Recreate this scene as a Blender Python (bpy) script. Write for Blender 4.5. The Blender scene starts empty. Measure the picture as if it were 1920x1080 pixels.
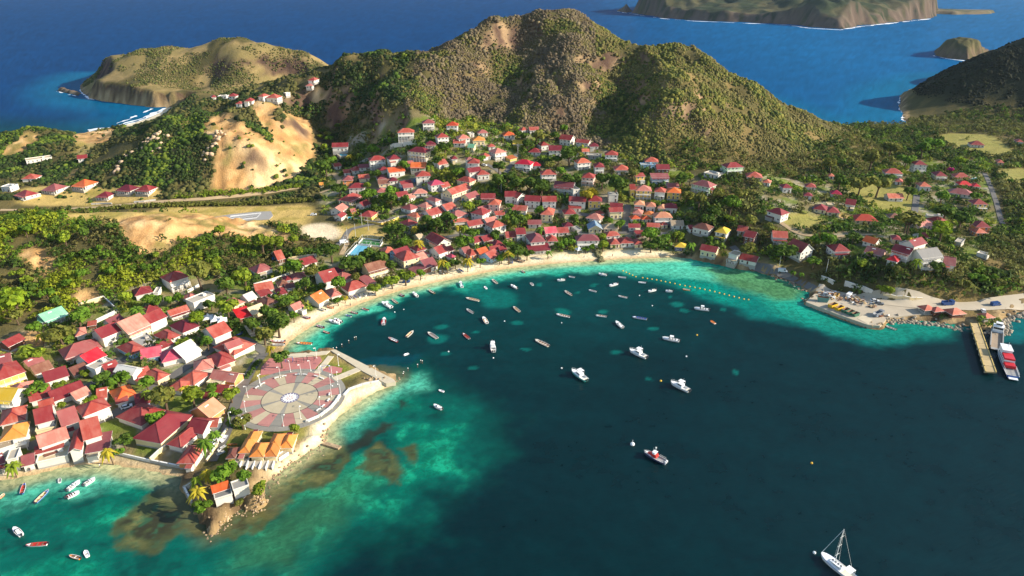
import bpy, math, random
import numpy as np
from mathutils import Vector, Matrix

random.seed(7)
rng = np.random.default_rng(11)
SC = bpy.context.scene
COL = SC.collection
R = math.radians

# ------------------------------------------------------------------ camera, sun, sky, exposure
CAM_H, PITCH, FOC = 160.0, 25.1, 1280.0          # metres, degrees down, focal length in pixels of a 1920 wide picture
cam_data = bpy.data.cameras.new('camera')
cam_data.sensor_width = 36.0
cam_data.lens = 36.0 * FOC / 1920.0
cam_data.clip_start = 1.0
cam_data.clip_end = 60000.0
cam = bpy.data.objects.new('camera', cam_data)
COL.objects.link(cam)
cam.location = (0, 0, CAM_H)
cam.rotation_euler = (R(90 - PITCH), 0, 0)
SC.camera = cam

SUN_EL, SUN_AZ = 25.0, -7.0       # azimuth measured from +X (right of the picture) towards -Y (behind the camera) when negative
sd = Vector((math.cos(R(SUN_EL)) * math.cos(R(SUN_AZ)), math.cos(R(SUN_EL)) * math.sin(R(SUN_AZ)), math.sin(R(SUN_EL))))
sun_data = bpy.data.lights.new('sun', 'SUN')
sun_data.energy = 5.0
sun_data.angle = R(0.5)
sun_data.color = (1.0, 0.91, 0.77)
sun = bpy.data.objects.new('sun', sun_data)
COL.objects.link(sun)
sun.rotation_euler = sd.to_track_quat('Z', 'Y').to_euler()
sun.location = (300, 0, 400)

world = bpy.data.worlds.new('World')
SC.world = world
world.use_nodes = True
wn, wl = world.node_tree.nodes, world.node_tree.links
wn.clear()
w_out = wn.new('ShaderNodeOutputWorld')
w_bg = wn.new('ShaderNodeBackground')
w_sky = wn.new('ShaderNodeTexSky')
w_sky.sky_type = 'NISHITA'
w_sky.sun_disc = False
w_sky.sun_elevation = R(SUN_EL)
w_sky.sun_rotation = math.atan2(sd.x, sd.y)
w_sky.air_density = 1.0
w_sky.dust_density = 0.6
w_sky.ozone_density = 1.5
w_bg.inputs['Strength'].default_value = 0.135
wl.new(w_sky.outputs['Color'], w_bg.inputs['Color'])
wl.new(w_bg.outputs['Background'], w_out.inputs['Surface'])

SC.view_settings.view_transform = 'Standard'
SC.view_settings.look = 'None'
SC.view_settings.exposure = 0.84
SC.view_settings.gamma = 1.0
SC.view_settings.use_curve_mapping = False
SC.render.engine = 'CYCLES'
SC.cycles.max_bounces = 4
SC.cycles.diffuse_bounces = 2
SC.cycles.glossy_bounces = 2
SC.cycles.transmission_bounces = 2
SC.cycles.volume_bounces = 0
SC.cycles.transparent_max_bounces = 4

# ------------------------------------------------------------------ small helpers
CP, SP = math.cos(R(PITCH)), math.sin(R(PITCH))

def ray(px, py):
    x, y = (px - 960.0) / FOC, (540.0 - py) / FOC
    return np.array([x, CP + y * SP, -SP + y * CP])

def at_z(px, py, z=0.0):
    d = ray(px, py)
    t = (z - CAM_H) / d[2]
    return d[0] * t, d[1] * t

def project(x, y, z):
    dz = z - CAM_H
    depth = y * CP - dz * SP
    up = y * SP + dz * CP
    return 960 + FOC * x / depth, 540 - FOC * up / depth, depth

def px_per_m(x, y, z):
    return FOC / (y * CP - (z - CAM_H) * SP)

def smooth(a, b, x):
    t = np.clip((x - a) / (b - a), 0, 1)
    return t * t * (3 - 2 * t)

def _hash(ix, iy, seed):
    h = (ix.astype(np.int64) * 374761393 + iy.astype(np.int64) * 668265263 + seed * 144269) & 0x7fffffff
    h = ((h ^ (h >> 13)) * 1274126177) & 0x7fffffff
    return ((h ^ (h >> 16)) & 0xffff) / 65535.0

def vnoise(x, y, seed=0):
    ix, iy = np.floor(x), np.floor(y)
    fx, fy = x - ix, y - iy
    fx = fx * fx * (3 - 2 * fx)
    fy = fy * fy * (3 - 2 * fy)
    ix, iy = ix.astype(np.int64), iy.astype(np.int64)
    a, b = _hash(ix, iy, seed), _hash(ix + 1, iy, seed)
    c, d = _hash(ix, iy + 1, seed), _hash(ix + 1, iy + 1, seed)
    return (a * (1 - fx) + b * fx) * (1 - fy) + (c * (1 - fx) + d * fx) * fy

def fbm(x, y, scale, octv=4, seed=0, gain=0.5):
    """0..1 value noise, `scale` metres per lattice cell"""
    x, y = np.asarray(x, float) / scale, np.asarray(y, float) / scale
    s, a, n = 0.0, 1.0, 0.0
    for o in range(octv):
        s = s + a * vnoise(x + o * 17.3, y - o * 9.1, seed + o)
        n += a
        a *= gain
        x, y = x * 2.03, y * 2.03
    return s / n

def in_poly(x, y, poly):
    inside = np.zeros(np.shape(x), bool)
    n = len(poly)
    for i in range(n):
        x1, y1 = poly[i]
        x2, y2 = poly[(i + 1) % n]
        if y1 == y2:
            continue
        c = (y1 > y) != (y2 > y)
        inside ^= c & (x < (x2 - x1) * (y - y1) / (y2 - y1) + x1)
    return inside

def dist_line(x, y, pts, closed=False):
    d = np.full(np.shape(x), 1e9)
    idx = np.zeros(np.shape(x), int)
    n = len(pts)
    for i in range(n if closed else n - 1):
        ax, ay = pts[i]
        bx, by = pts[(i + 1) % n]
        vx, vy = bx - ax, by - ay
        t = np.clip(((x - ax) * vx + (y - ay) * vy) / max(vx * vx + vy * vy, 1e-9), 0, 1)
        e = np.hypot(x - ax - t * vx, y - ay - t * vy)
        m = e < d
        d = np.where(m, e, d)
        idx = np.where(m, i, idx)
    return d, idx

def sdf(x, y, poly):
    d, _ = dist_line(x, y, poly, True)
    return np.where(in_poly(x, y, poly), d, -d)

# ------------------------------------------------------------------ shape of the island
# control points of the relief: picture position and height above the sea
RELIEF = """
1085 27 117;1180 90 89;1270 92 89;1300 104 83;1350 138 70;1400 170 59;1500 215 37;1570 238 22;1230 95 88
700 108 82;760 100 86;840 92 90;900 60 104;940 42 112;1000 34 115;640 126 74;590 160 45;560 168 30;
640 250 22;620 290 16;700 290 20;650 340 12;700 400 7;800 330 20;900 330 22;1000 350 16;800 430 4;1000 430 5;1150 400 10;1200 350 20;1100 330 22;1250 420 8

470 203 54;420 208 50;520 205 50;440 365 7;500 350 9;560 300 18;590 240 28;480 280 32;380 230 45;300 250 38;220 300 22;330 330 17;200 350 9;100 350 8;60 242 25;150 300 14;0 300 10;140 252 14
430 185 13;560 190 16;620 165 24;480 186 14;340 205 8;250 225 6;0 262 3
480 76 66;380 82 62;200 112 43;300 92 54;560 98 52;610 131 31;300 140 30;400 150 22;550 140 25;430 115 45;250 187 15;200 178 20;172 166 20;165 152 22;290 190 14;350 178 20;330 190 14;220 150 24
0 400 6;150 400 6;300 397 6;450 392 6;580 392 6;30 370 7;300 375 7;600 440 5;640 400 6;560 380 7
100 414 27;0 416 27;200 416 25;300 406 26;370 415 20;430 426 14;500 434 10;555 440 9;100 470 20;0 480 20;300 480 15;200 480 18;450 480 9;100 540 11;0 560 10;200 560 7;300 540 6;400 530 5;550 480 5
0 650 4;100 650 4;200 620 3.5;300 600 3;400 600 3;500 560 3;600 510 3;700 480 3;0 750 3;200 750 3;350 750 2.6;0 840 2.6;150 840 2.6;300 830 2.4;400 800 2.2;540 745 2.0;650 700 2;430 930 4.0;420 960 4.5;560 830 2.2
900 470 3;1100 455 3;1200 455 3.5;1300 450 6;1380 470 5;1450 490 6;1500 510 5
1500 330 14;1350 360 21;1400 375 19;1300 370 16;1350 330 24;1410 325 24;1450 410 16;1350 430 10;1560 380 14;1600 430 12;1640 480 15;1740 488 17;1690 500 16;1550 500 8;1800 530 10;1850 545 6;1800 400 9;1720 330 12;1870 270 7;1650 262 7;1650 246 4;1710 243 4;1800 238 6;1900 238 8;1620 300 12;1750 570 2.4;1600 565 2.4;1680 575 2.4;1870 575 2.4;1910 540 6;1910 450 10
1780 130 43;1735 156 26;1830 109 57;1712 172 14;1920 74 80;1850 160 34;1920 180 26;1740 190 12;2080 30 104;1800 222 5;1920 222 6;2080 200 26;2100 300 8;2100 450 10
"""
REL = []
for line in RELIEF.strip().split('\n'):
    for t in filter(str.strip, line.split(';')):
        a, b, z = (float(v) for v in t.split())
        x, y = at_z(a, b, z)
        REL.append((x, y, z))
        if z > 56 and y > 570 and b < 142:          # the unseen side of a crest falls away
            for back, drop in ((45, 16), (110, 48)):
                f = 1 + back / y
                REL.append((x * f, y * f, z - drop))
# unseen back slopes of the hills and far corners
REL += [(-230, 900, 24), (-235, 1000, 8), (-150, 900, 24), (-110, 1000, 4), (-320, 1090, 8), (-180, 1080, 0), (-300, 980, 14), (-520, 1180, 8), (-300, 1160, 6),
        (-420, 1130, 38), (700, 1050, 40), (900, 900, 90), (900, 1100, 40), (900, 500, 12), (-700, 500, 8), (-700, 350, 22), (-500, 250, 6), (-420, 330, 22), (-700, 650, 4), (-800, 900, 0),
        (800, 330, 8), (0, 150, -3), (300, 200, -3), (150, 280, -3), (500, 180, -3), (-200, 130, -2)]
# spurs and gullies of the main hill: foot and crest (picture position, height) and how far the line bows up or down
for x0, y0, z0, x1, y1, z1, bow in ((640, 262, 22, 640, 126, 74, 0), (700, 300, 20, 700, 108, 82, 3), (760, 285, 30, 760, 100, 86, 1), (850, 225, 40, 850, 88, 92, 3), (920, 245, 36, 958, 38, 112, -14),
                                    (1060, 265, 30, 1085, 27, 117, 13), (1150, 280, 29, 1180, 85, 92, -15), (1210, 292, 27, 1270, 130, 80, 7), (1350, 312, 22, 1350, 136, 71, 3), (1450, 320, 16, 1450, 192, 48, 2)):
    p, q = at_z(x0, y0, z0), at_z(x1, y1, z1)
    for t in (0.0, 0.2, 0.4, 0.6, 0.8, 1.0):
        REL.append((p[0] + (q[0] - p[0]) * t, p[1] + (q[1] - p[1]) * t, z0 + (z1 - z0) * t + bow * math.sin(math.pi * t)))
REL = np.array(REL)

# coast line (sea level) in picture positions, with the slope of the shore: b beach, r rock, w wall, c cliff
COAST = """
-420 925 b;-150 915 b;0 904 b;60 893 b;120 878 b;175 873 b;230 876 b;290 887 b;343 900 w;347 922 w;360 947 w;372 972 c;385 988 c;396 1003 c;408 992 c;425 975 c;458 947 c;466 958 c;482 957 c;497 950 c;499 930 r;500 908 r;520 890 r;545 870 r;575 850 r;600 836 r;612 834 r
610 820 b;611 800 b;630 785 b;660 765 b;690 745 b;712 728 b;736 718 r;748 709 r;742 702 w;690 687 w;621 656 w;575 662 w;535 664 b;531 655 b;550 637 b;575 620 b;600 604 b;640 585 b;690 565 b;750 546 b;820 530 b;880 518 b;950 505 b;1020 497 b;1090 492 b;1125 490 b;1160 487 b;1230 485 b;1265 483 b
1300 487 w;1340 493 w;1385 503 w;1420 508 w;1450 518 r;1490 530 r;1512 544 r;1524 551 w;1510 566 w;1570 590 w;1627 610 w;1650 612 w;1657 606 w;1664 595 r;1720 597 r;1770 608 r;1812 614 r;1822 608 r;1843 621 r;1884 621 r;1884 596 r;1920 585 r;2150 575 r
2500 560 b;2600 300 b;2500 110 r;1950 112 r;1850 128 r;1760 150 r;1704 168 r;1690 180 c;1688 200 c;1692 215 c;1697 232 b;1640 232 b;1600 233 b;1575 235 b;1500 222 r;1400 190 r;1270 165 r;1085 168 r;900 165 r;750 158 r;650 148 r
612 133 r;560 112 r;480 102 r;380 102 r;250 122 r;172 142 r;150 160 r;152 172 r;168 184 c;200 190 c;250 197 c;290 201 c;312 200 b;300 211 b;275 222 b;240 233 b;200 243 b;165 248 b;100 262 b;45 264 b;20 272 b;0 279 b;-200 300 b;-500 330 b;-700 600 b
"""
coast_w, coast_k = [], []
for line in COAST.strip().split('\n'):
    for t in filter(str.strip, line.split(';')):
        a, b, k = t.split()
        coast_w.append(at_z(float(a), float(b)))
        coast_k.append({'b': 0.13, 'r': 0.55, 'w': 1.6, 'c': 2.2}[k])
coast_k = np.array(coast_k)
NC = len(coast_w)

GX0, GX1, GY0, GY1, GS = -1000.0, 1000.0, 96.0, 1420.0, 2.0
gxs, gys = np.arange(GX0, GX1 + GS, GS), np.arange(GY0, GY1 + GS, GS)
GXX, GYY = np.meshgrid(gxs, gys)

LAM = 2e-4
def tps_grid(ctrl, step):
    """thin plate spline through the control points on a coarse grid, then interpolated"""
    p, z = ctrl[:, :2] / 500.0, ctrl[:, 2]
    def k(r2):
        return np.where(r2 > 1e-12, 0.5 * r2 * np.log(np.maximum(r2, 1e-12)), 0)
    n = len(p)
    A = np.zeros((n + 3, n + 3))
    d2 = ((p[:, None] - p[None]) ** 2).sum(-1)
    A[:n, :n] = k(d2) + LAM * np.eye(n)
    A[:n, n] = 1; A[:n, n + 1:] = p
    A[n:, :n] = A[:n, n:].T
    w = np.linalg.solve(A, np.concatenate([z, np.zeros(3)]))
    cx, cy = np.arange(GX0, GX1 + step, step), np.arange(GY0, GY1 + step, step)
    X, Y = np.meshgrid(cx / 500, cy / 500)
    H = w[n] + w[n + 1] * X + w[n + 2] * Y
    for i in range(n):
        H += w[i] * k((X - p[i, 0]) ** 2 + (Y - p[i, 1]) ** 2)
    return cx, cy, H

def bil(cx0, cy0, step, A, x, y):
    u, v = (np.asarray(x, float) - cx0) / step, (np.asarray(y, float) - cy0) / step
    i = np.clip(np.floor(u).astype(int), 0, A.shape[1] - 2)
    j = np.clip(np.floor(v).astype(int), 0, A.shape[0] - 2)
    fu, fv = np.clip(u - i, 0, 1), np.clip(v - j, 0, 1)
    return (A[j, i] * (1 - fu) + A[j, i + 1] * fu) * (1 - fv) + (A[j + 1, i] * (1 - fu) + A[j + 1, i + 1] * fu) * fv

cx, cy, HC = tps_grid(REL, 6.0)
H = bil(GX0, GY0, 6.0, HC, GXX, GYY)
cd, ci = dist_line(GXX, GYY, coast_w, True)
inside = in_poly(GXX, GYY, coast_w)
wob = (fbm(GXX, GYY, 14, 3, 5) - 0.5) * 5 * smooth(0.3, 1.0, coast_k[ci])
SHORE = np.where(inside, cd, -cd) + wob              # + inland, - at sea, metres
slope = coast_k[ci]
# relief noise: ribs and gullies on the high ground, a gentle roll elsewhere
amp = smooth(14, 55, H) * np.where((GYY < 480) | ((GYY > 880) & (GXX < -240)), 0.45, np.where((GXX > 330) & (GYY > 690), 0.3, 1.0))
warp = (fbm(GXX, GYY, 70, 3, 13) - 0.5) * 60
ridg = 1 - np.abs(2 * fbm(GXX * 1.3 + warp, GYY * 0.8 - warp, 66, 4, 21) - 1) ** 1.4
H = H + amp * ((ridg - 0.74) * 24 + (fbm(GXX, GYY, 20, 4, 3) - 0.5) * 8) * np.where(H > 84, 0.55, 1.0)
for kx, ky, kz, kr in ((1270, 86, 93, 12), (1270, 132, 79, 10), (1088, 27, 117, 18)):      # rocky knobs on the crest
    bx, by = at_z(kx, ky, kz)
    H = np.maximum(H, np.minimum(H + 16, kz + 1 - np.hypot(GXX - bx, GYY - by) / kr * 11))
H = H + smooth(6, 20, H) * (fbm(GXX, GYY, 16, 3, 9) - 0.5) * 3.0
prof = 0.05 + np.maximum(SHORE, 0) * slope + np.maximum(SHORE - 16, 0) ** 1.5 * 0.12
H = np.where(SHORE > 0, np.minimum(np.maximum(H, 0.7), np.where(slope > 1, 0.9 + prof, prof)), -0.4 - np.minimum(-SHORE, 14) * 0.35)

def hgt(x, y):
    return bil(GX0, GY0, GS, H, x, y)

def flatten(poly_px, z, feather=4.0):
    """level a plot of ground (plaza, quay, airstrip, court)"""
    global H
    poly = [at_z(a, b, z) for a, b in poly_px]
    xs, ys = [p[0] for p in poly], [p[1] for p in poly]
    i0, i1 = int((min(xs) - 12 - GX0) / GS), int((max(xs) + 12 - GX0) / GS) + 1
    j0, j1 = int((min(ys) - 12 - GY0) / GS), int((max(ys) + 12 - GY0) / GS) + 1
    i0, j0 = max(i0, 0), max(j0, 0)
    s = sdf(GXX[j0:j1, i0:i1], GYY[j0:j1, i0:i1], poly)
    w = smooth(-feather, 0.5, s)
    H[j0:j1, i0:i1] = H[j0:j1, i0:i1] * (1 - w) + z * w
    return poly

P_PLAZA = [(455, 690), (500, 665), (575, 664), (621, 658), (690, 689), (735, 713), (700, 722), (655, 738), (640, 752), (600, 800), (520, 815), (440, 800)]
P_QUAY = [(1527, 552), (1512, 565), (1570, 588), (1627, 608), (1652, 610), (1660, 596), (1700, 592), (1760, 592), (1800, 598), (1850, 604), (1880, 590), (1895, 570), (1800, 566), (1700, 568), (1620, 555), (1560, 540)]
P_STRIP = [(-60, 407), (90, 404), (300, 391), (585, 386), (585, 404), (560, 420), (500, 417), (350, 413), (150, 413)]
P_POINT = [(362, 918), (400, 897), (445, 897), (472, 906), (462, 930), (432, 942), (408, 966), (388, 962), (374, 945)]
flatten(P_POINT, 3.2, 2)
P_COURT = [(645, 480), (680, 448), (712, 450), (720, 462), (690, 483)]
flatten(P_PLAZA, 1.9, 3)
flatten(P_QUAY, 1.9, 3)
flatten(P_STRIP, 6.0, 6)
flatten(P_COURT, 3.4, 5)

def hit(px, py, up=0.0):
    """first point of the ground (raised by `up` metres) seen at a picture position"""
    d = ray(px, py)
    t = np.arange(120, 1500, 2.0)
    z = CAM_H + d[2] * t - up
    g = np.maximum(hgt(d[0] * t, d[1] * t), 0)
    k = int(np.argmax(z <= g))
    if z[k] > g[k]:
        k = len(t) - 1
    lo, hi = t[max(k - 1, 0)], t[k]
    for _ in range(18):
        m = 0.5 * (lo + hi)
        if CAM_H + d[2] * m - up <= max(float(hgt(d[0] * m, d[1] * m)), 0):
            hi = m
        else:
            lo = m
    return float(d[0] * hi), float(d[1] * hi), float(CAM_H + d[2] * hi - up)

def wpoly(pts):
    return [hit(a, b)[:2] for a, b in pts]
# ------------------------------------------------------------------ materials
def srgb(r, g, b):
    f = lambda c: (c / 255 / 12.92) if c <= 10 else ((c / 255 + 0.055) / 1.055) ** 2.4
    return (f(r), f(g), f(b), 1.0)

class NT:
    """tiny wrapper to write node trees briefly"""
    def __init__(self, name):
        self.m = bpy.data.materials.new(name)
        self.m.use_nodes = True
        self.t = self.m.node_tree
        self.b = self.t.nodes['Principled BSDF']
    def n(self, kind, **kw):
        nd = self.t.nodes.new(kind)
        for k, v in kw.items():
            if k.startswith('i_'):
                key = k[2:]
                nd.inputs[int(key) if key.isdigit() else key.replace('_', ' ')].default_value = v
            else:
                setattr(nd, k, v)
        return nd
    def l(self, a, b):
        self.t.links.new(a, b)
    def math(self, op, a, b=None):
        nd = self.n('ShaderNodeMath', operation=op)
        for i, v in enumerate((a, b)):
            if v is None: continue
            if isinstance(v, (int, float)): nd.inputs[i].default_value = v
            else: self.l(v, nd.inputs[i])
        return nd.outputs[0]
    def mix(self, fac, a, b, mode='MIX'):
        nd = self.n('ShaderNodeMix', data_type='RGBA', blend_type=mode)
        for s, v in ((nd.inputs[0], fac), (nd.inputs[6], a), (nd.inputs[7], b)):
            if isinstance(v, (int, float)): s.default_value = v
            elif isinstance(v, tuple): s.default_value = v
            else: self.l(v, s)
        return nd.outputs[2]
    def noise(self, scale, detail=3.0, rough=0.55, vec=None, dist=0.0):
        nd = self.n('ShaderNodeTexNoise', i_Scale=scale, i_Detail=detail, i_Roughness=rough, i_Distortion=dist)
        if vec is not None: self.l(vec, nd.inputs['Vector'])
        return nd.outputs['Fac']
    def ramp(self, fac, lo, hi):
        nd = self.n('ShaderNodeMapRange', i_From_Min=lo, i_From_Max=hi)
        self.l(fac, nd.inputs[0])
        return nd.outputs[0]
    def pos(self):
        return self.n('ShaderNodeNewGeometry').outputs['Position']
    def obj(self):
        return self.n('ShaderNodeTexCoord').outputs['Object']
    def rand(self):
        return self.n('ShaderNodeObjectInfo').outputs['Random']
    def bump(self, h, strength, dist):
        nd = self.n('ShaderNodeBump', i_Strength=strength, i_Distance=dist)
        self.l(h, nd.inputs['Height'])
        self.l(nd.outputs['Normal'], self.b.inputs['Normal'])

MATS = {}
def paint(name, rgb, rough=0.6, var=0.12, scale=0.6, metal=0.0, spec=0.4):
    """a weathered painted or cast surface: colour wanders a little over the object and between objects"""
    if name in MATS: return MATS[name]
    c = srgb(*rgb)
    k = NT(name)
    nz = k.noise(scale, 4, 0.6, k.obj())
    v = k.math('MULTIPLY_ADD', nz, var * 2); v.node.inputs[2].default_value = 1 - var
    rv = k.math('MULTIPLY_ADD', k.rand(), var); rv.node.inputs[2].default_value = 1 - var / 2
    f = k.math('MULTIPLY', v, rv)
    cb = k.n('ShaderNodeCombineColor')
    for i in range(3): k.l(f, cb.inputs[i])
    k.l(k.mix(1.0, c, cb.outputs[0], 'MULTIPLY'), k.b.inputs['Base Color'])
    k.b.inputs['Roughness'].default_value = rough
    k.b.inputs['Metallic'].default_value = metal
    k.b.inputs['Specular IOR Level'].default_value = spec
    MATS[name] = k.m
    return k.m

def roof_mat(name, rgb, fade=(205, 140, 130)):
    """ribbed metal roofing with sun-bleached and rusty patches"""
    c = srgb(*rgb)
    k = NT(name)
    o = k.obj()
    big = k.noise(0.22, 3, 0.6, o)
    rnd = k.rand()
    sep = k.n('ShaderNodeSeparateXYZ'); k.l(o, sep.inputs[0])
    st = k.n('ShaderNodeCombineXYZ')
    k.l(k.math('MULTIPLY', sep.outputs[0], 1.1), st.inputs[0]); k.l(k.math('MULTIPLY', sep.outputs[1], 0.18), st.inputs[1])
    k.l(k.math('MULTIPLY', rnd, 57.0), st.inputs[2])
    streak = k.noise(1.0, 3, 0.6, st.outputs[0])
    f = k.math('MULTIPLY', k.ramp(k.math('ADD', big, k.math('MULTIPLY', streak, 0.5)), 0.62, 1.05), k.math('MULTIPLY_ADD', rnd, 0.75))
    f.node.inputs[1].default_value = 1.0
    base = k.mix(k.math('MULTIPLY', f, 0.7), c, srgb(*fade))
    dark = k.ramp(k.noise(0.5, 4, 0.7, st.outputs[0]), 0.58, 0.8)
    base = k.mix(k.math('MULTIPLY', dark, 0.45), base, (c[0] * 0.4, c[1] * 0.5, c[2] * 0.5, 1))
    hs = k.n('ShaderNodeHueSaturation')
    k.l(k.math('MULTIPLY_ADD', rnd, 0.02), hs.inputs['Hue']); hs.inputs['Hue'].links[0].from_node.inputs[2].default_value = 0.49
    vv = k.math('MULTIPLY_ADD', rnd, 0.6); vv.node.inputs[2].default_value = 0.64
    k.l(vv, hs.inputs['Value'])
    k.l(base, hs.inputs['Color'])
    k.l(hs.outputs[0], k.b.inputs['Base Color'])
    k.b.inputs['Roughness'].default_value = 0.62
    k.b.inputs['Specular IOR Level'].default_value = 0.35
    w = k.n('ShaderNodeTexWave', i_Scale=1.4, wave_type='BANDS', bands_direction='X')
    k.l(o, w.inputs['Vector'])
    k.bump(w.outputs['Fac'], 0.25, 0.05)
    MATS[name] = k.m
    return k.m

ROOF = {
    'r': roof_mat('roof_red', (142, 50, 44), (170, 106, 94)), 'c': roof_mat('roof_crimson', (120, 32, 36), (150, 74, 68)),
    'C': roof_mat('roof_bright_crimson', (176, 18, 42), (190, 60, 70)),
    'p': roof_mat('roof_pink', (168, 94, 84), (186, 138, 122)), 'm': roof_mat('roof_mauve', (138, 72, 70), (164, 112, 104)),
    'P': roof_mat('roof_bright_pink', (188, 68, 86), (200, 124, 128)),
    'o': roof_mat('roof_orange', (192, 112, 48), (200, 140, 84)), 'O': roof_mat('roof_bright_orange', (190, 76, 34), (200, 120, 72)),
    's': roof_mat('roof_salmon', (164, 74, 56), (208, 130, 112)), 'h': roof_mat('roof_peach', (188, 122, 90), (198, 152, 124)),
    'y': roof_mat('roof_yellow', (208, 170, 40), (214, 190, 100)), 'w': roof_mat('roof_white', (206, 200, 188), (190, 180, 166)),
    't': roof_mat('roof_tan', (186, 164, 128), (196, 180, 150)), 'b': roof_mat('roof_brown', (112, 66, 52), (150, 110, 90)),
    'g': roof_mat('roof_pale_green', (120, 182, 142), (160, 200, 170)), 'k': roof_mat('roof_grey', (146, 142, 134), (170, 164, 152)),
    'B': roof_mat('roof_blue_grey', (96, 128, 150), (190, 180, 160)),
}
ROOF_WORD = {'r': 'red', 'c': 'crimson', 'C': 'bright crimson', 'p': 'faded pink', 'm': 'mauve', 'P': 'bright pink', 'o': 'orange', 'O': 'bright orange', 's': 'salmon', 'h': 'peach',
             'y': 'yellow', 'w': 'white', 't': 'tan', 'b': 'brown', 'g': 'pale green', 'k': 'grey', 'B': 'blue grey'}
WALL = {
    'w': paint('wall_white', (212, 205, 190), 0.8, 0.14, 0.4), 'c': paint('wall_cream', (222, 200, 152), 0.8, 0.1, 0.4), 'y': paint('wall_yellow', (222, 184, 92), 0.8, 0.1, 0.4),
    'o': paint('wall_orange', (222, 144, 84), 0.8, 0.1, 0.4), 'b': paint('wall_brown', (110, 72, 52), 0.8, 0.12, 0.4), 'l': paint('wall_light_blue', (158, 192, 214), 0.8, 0.1, 0.4),
    'g': paint('wall_pale_green', (164, 190, 152), 0.8, 0.1, 0.4), 'k': paint('wall_grey', (160, 154, 144), 0.85, 0.14, 0.4), 'p': paint('wall_pink', (222, 176, 158), 0.8, 0.1, 0.4),
    'v': paint('wall_violet', (120, 112, 150), 0.8, 0.1, 0.4),
}
WALL_WORD = {'w': 'white', 'c': 'cream', 'y': 'yellow', 'o': 'orange', 'b': 'brown', 'l': 'light blue', 'g': 'pale green', 'k': 'grey', 'p': 'pink', 'v': 'violet'}
M_TRIM = paint('white_trim', (226, 222, 212), 0.6, 0.06)
M_GLASS = paint('window_glass', (34, 40, 46), 0.12, 0.2, 0.5, 0, 0.6)
M_DOOR = paint('door_wood', (96, 62, 44), 0.6, 0.15)
M_CONC = paint('concrete', (172, 162, 144), 0.9, 0.18, 0.25)
M_ASPH = paint('asphalt', (104, 100, 94), 0.95, 0.2, 0.12)
M_PALE = paint('pale_paving', (196, 182, 154), 0.9, 0.2, 0.35)
M_METALW = paint('white_metal', (226, 224, 216), 0.4, 0.05)
M_DARK = paint('dark_metal', (44, 46, 50), 0.5, 0.1)
M_TRUNK = paint('bark', (92, 74, 54), 0.9, 0.25, 0.8)
M_ROCK = None

def rock_mat():
    k = NT('rock')
    p = k.pos()
    a = k.noise(0.25, 6, 0.65, p); b = k.noise(1.3, 4, 0.6, p)
    base = k.mix(k.ramp(a, 0.35, 0.65), srgb(120, 98, 76), srgb(196, 168, 128))
    k.l(k.mix(k.math('MULTIPLY', k.ramp(b, 0.45, 0.7), 0.55), base, srgb(78, 64, 52)), k.b.inputs['Base Color'])
    k.b.inputs['Roughness'].default_value = 0.95
    k.bump(a, 0.6, 1.0)
    return k.m
M_ROCK = rock_mat()

# ------------------------------------------------------------------ mesh helpers
def add_mesh(name, verts, faces, mats, mi=None, parent=None, smooth_=False, loc=None):
    me = bpy.data.meshes.new(name)
    me.from_pydata([tuple(v) for v in verts], [], faces)
    for m in (mats if isinstance(mats, (list, tuple)) else [mats]):
        me.materials.append(m)
    if mi is not None:
        me.polygons.foreach_set('material_index', mi)
    if smooth_:
        me.polygons.foreach_set('use_smooth', [True] * len(me.polygons))
    me.update()
    return link(name, me, parent, loc)

def link(name, me, parent=None, loc=None, rotz=None):
    o = bpy.data.objects.new(name, me)
    COL.objects.link(o)
    if parent is not None: o.parent = parent
    if loc is not None: o.location = loc
    if rotz is not None: o.rotation_euler = (0, 0, rotz)
    return o

def np_mesh(name, V, F, mats, mi=None, col=None, smooth_=False, parent=None):
    """large meshes straight from arrays; F is (n,3) or (n,4)"""
    me = bpy.data.meshes.new(name)
    V = np.asarray(V, np.float32); F = np.asarray(F, np.int32)
    k = F.shape[1]
    me.vertices.add(len(V)); me.vertices.foreach_set('co', V.ravel())
    me.loops.add(F.size); me.loops.foreach_set('vertex_index', F.ravel())
    me.polygons.add(len(F))
    me.polygons.foreach_set('loop_start', np.arange(0, F.size, k, dtype=np.int32))
    me.polygons.foreach_set('loop_total', np.full(len(F), k, np.int32))
    for m in (mats if isinstance(mats, (list, tuple)) else [mats]): me.materials.append(m)
    if mi is not None: me.polygons.foreach_set('material_index', np.asarray(mi, np.int32))
    if smooth_: me.polygons.foreach_set('use_smooth', np.ones(len(F), bool))
    if col is not None:
        a = me.color_attributes.new('tint', 'FLOAT_COLOR', 'POINT')
        c = np.ones((len(V), 4), np.float32); c[:, :3] = col
        a.data.foreach_set('color', c.ravel())
    me.update(calc_edges=True)
    me.validate()
    o = bpy.data.objects.new(name, me)
    COL.objects.link(o)
    if parent is not None: o.parent = parent
    return o

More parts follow.
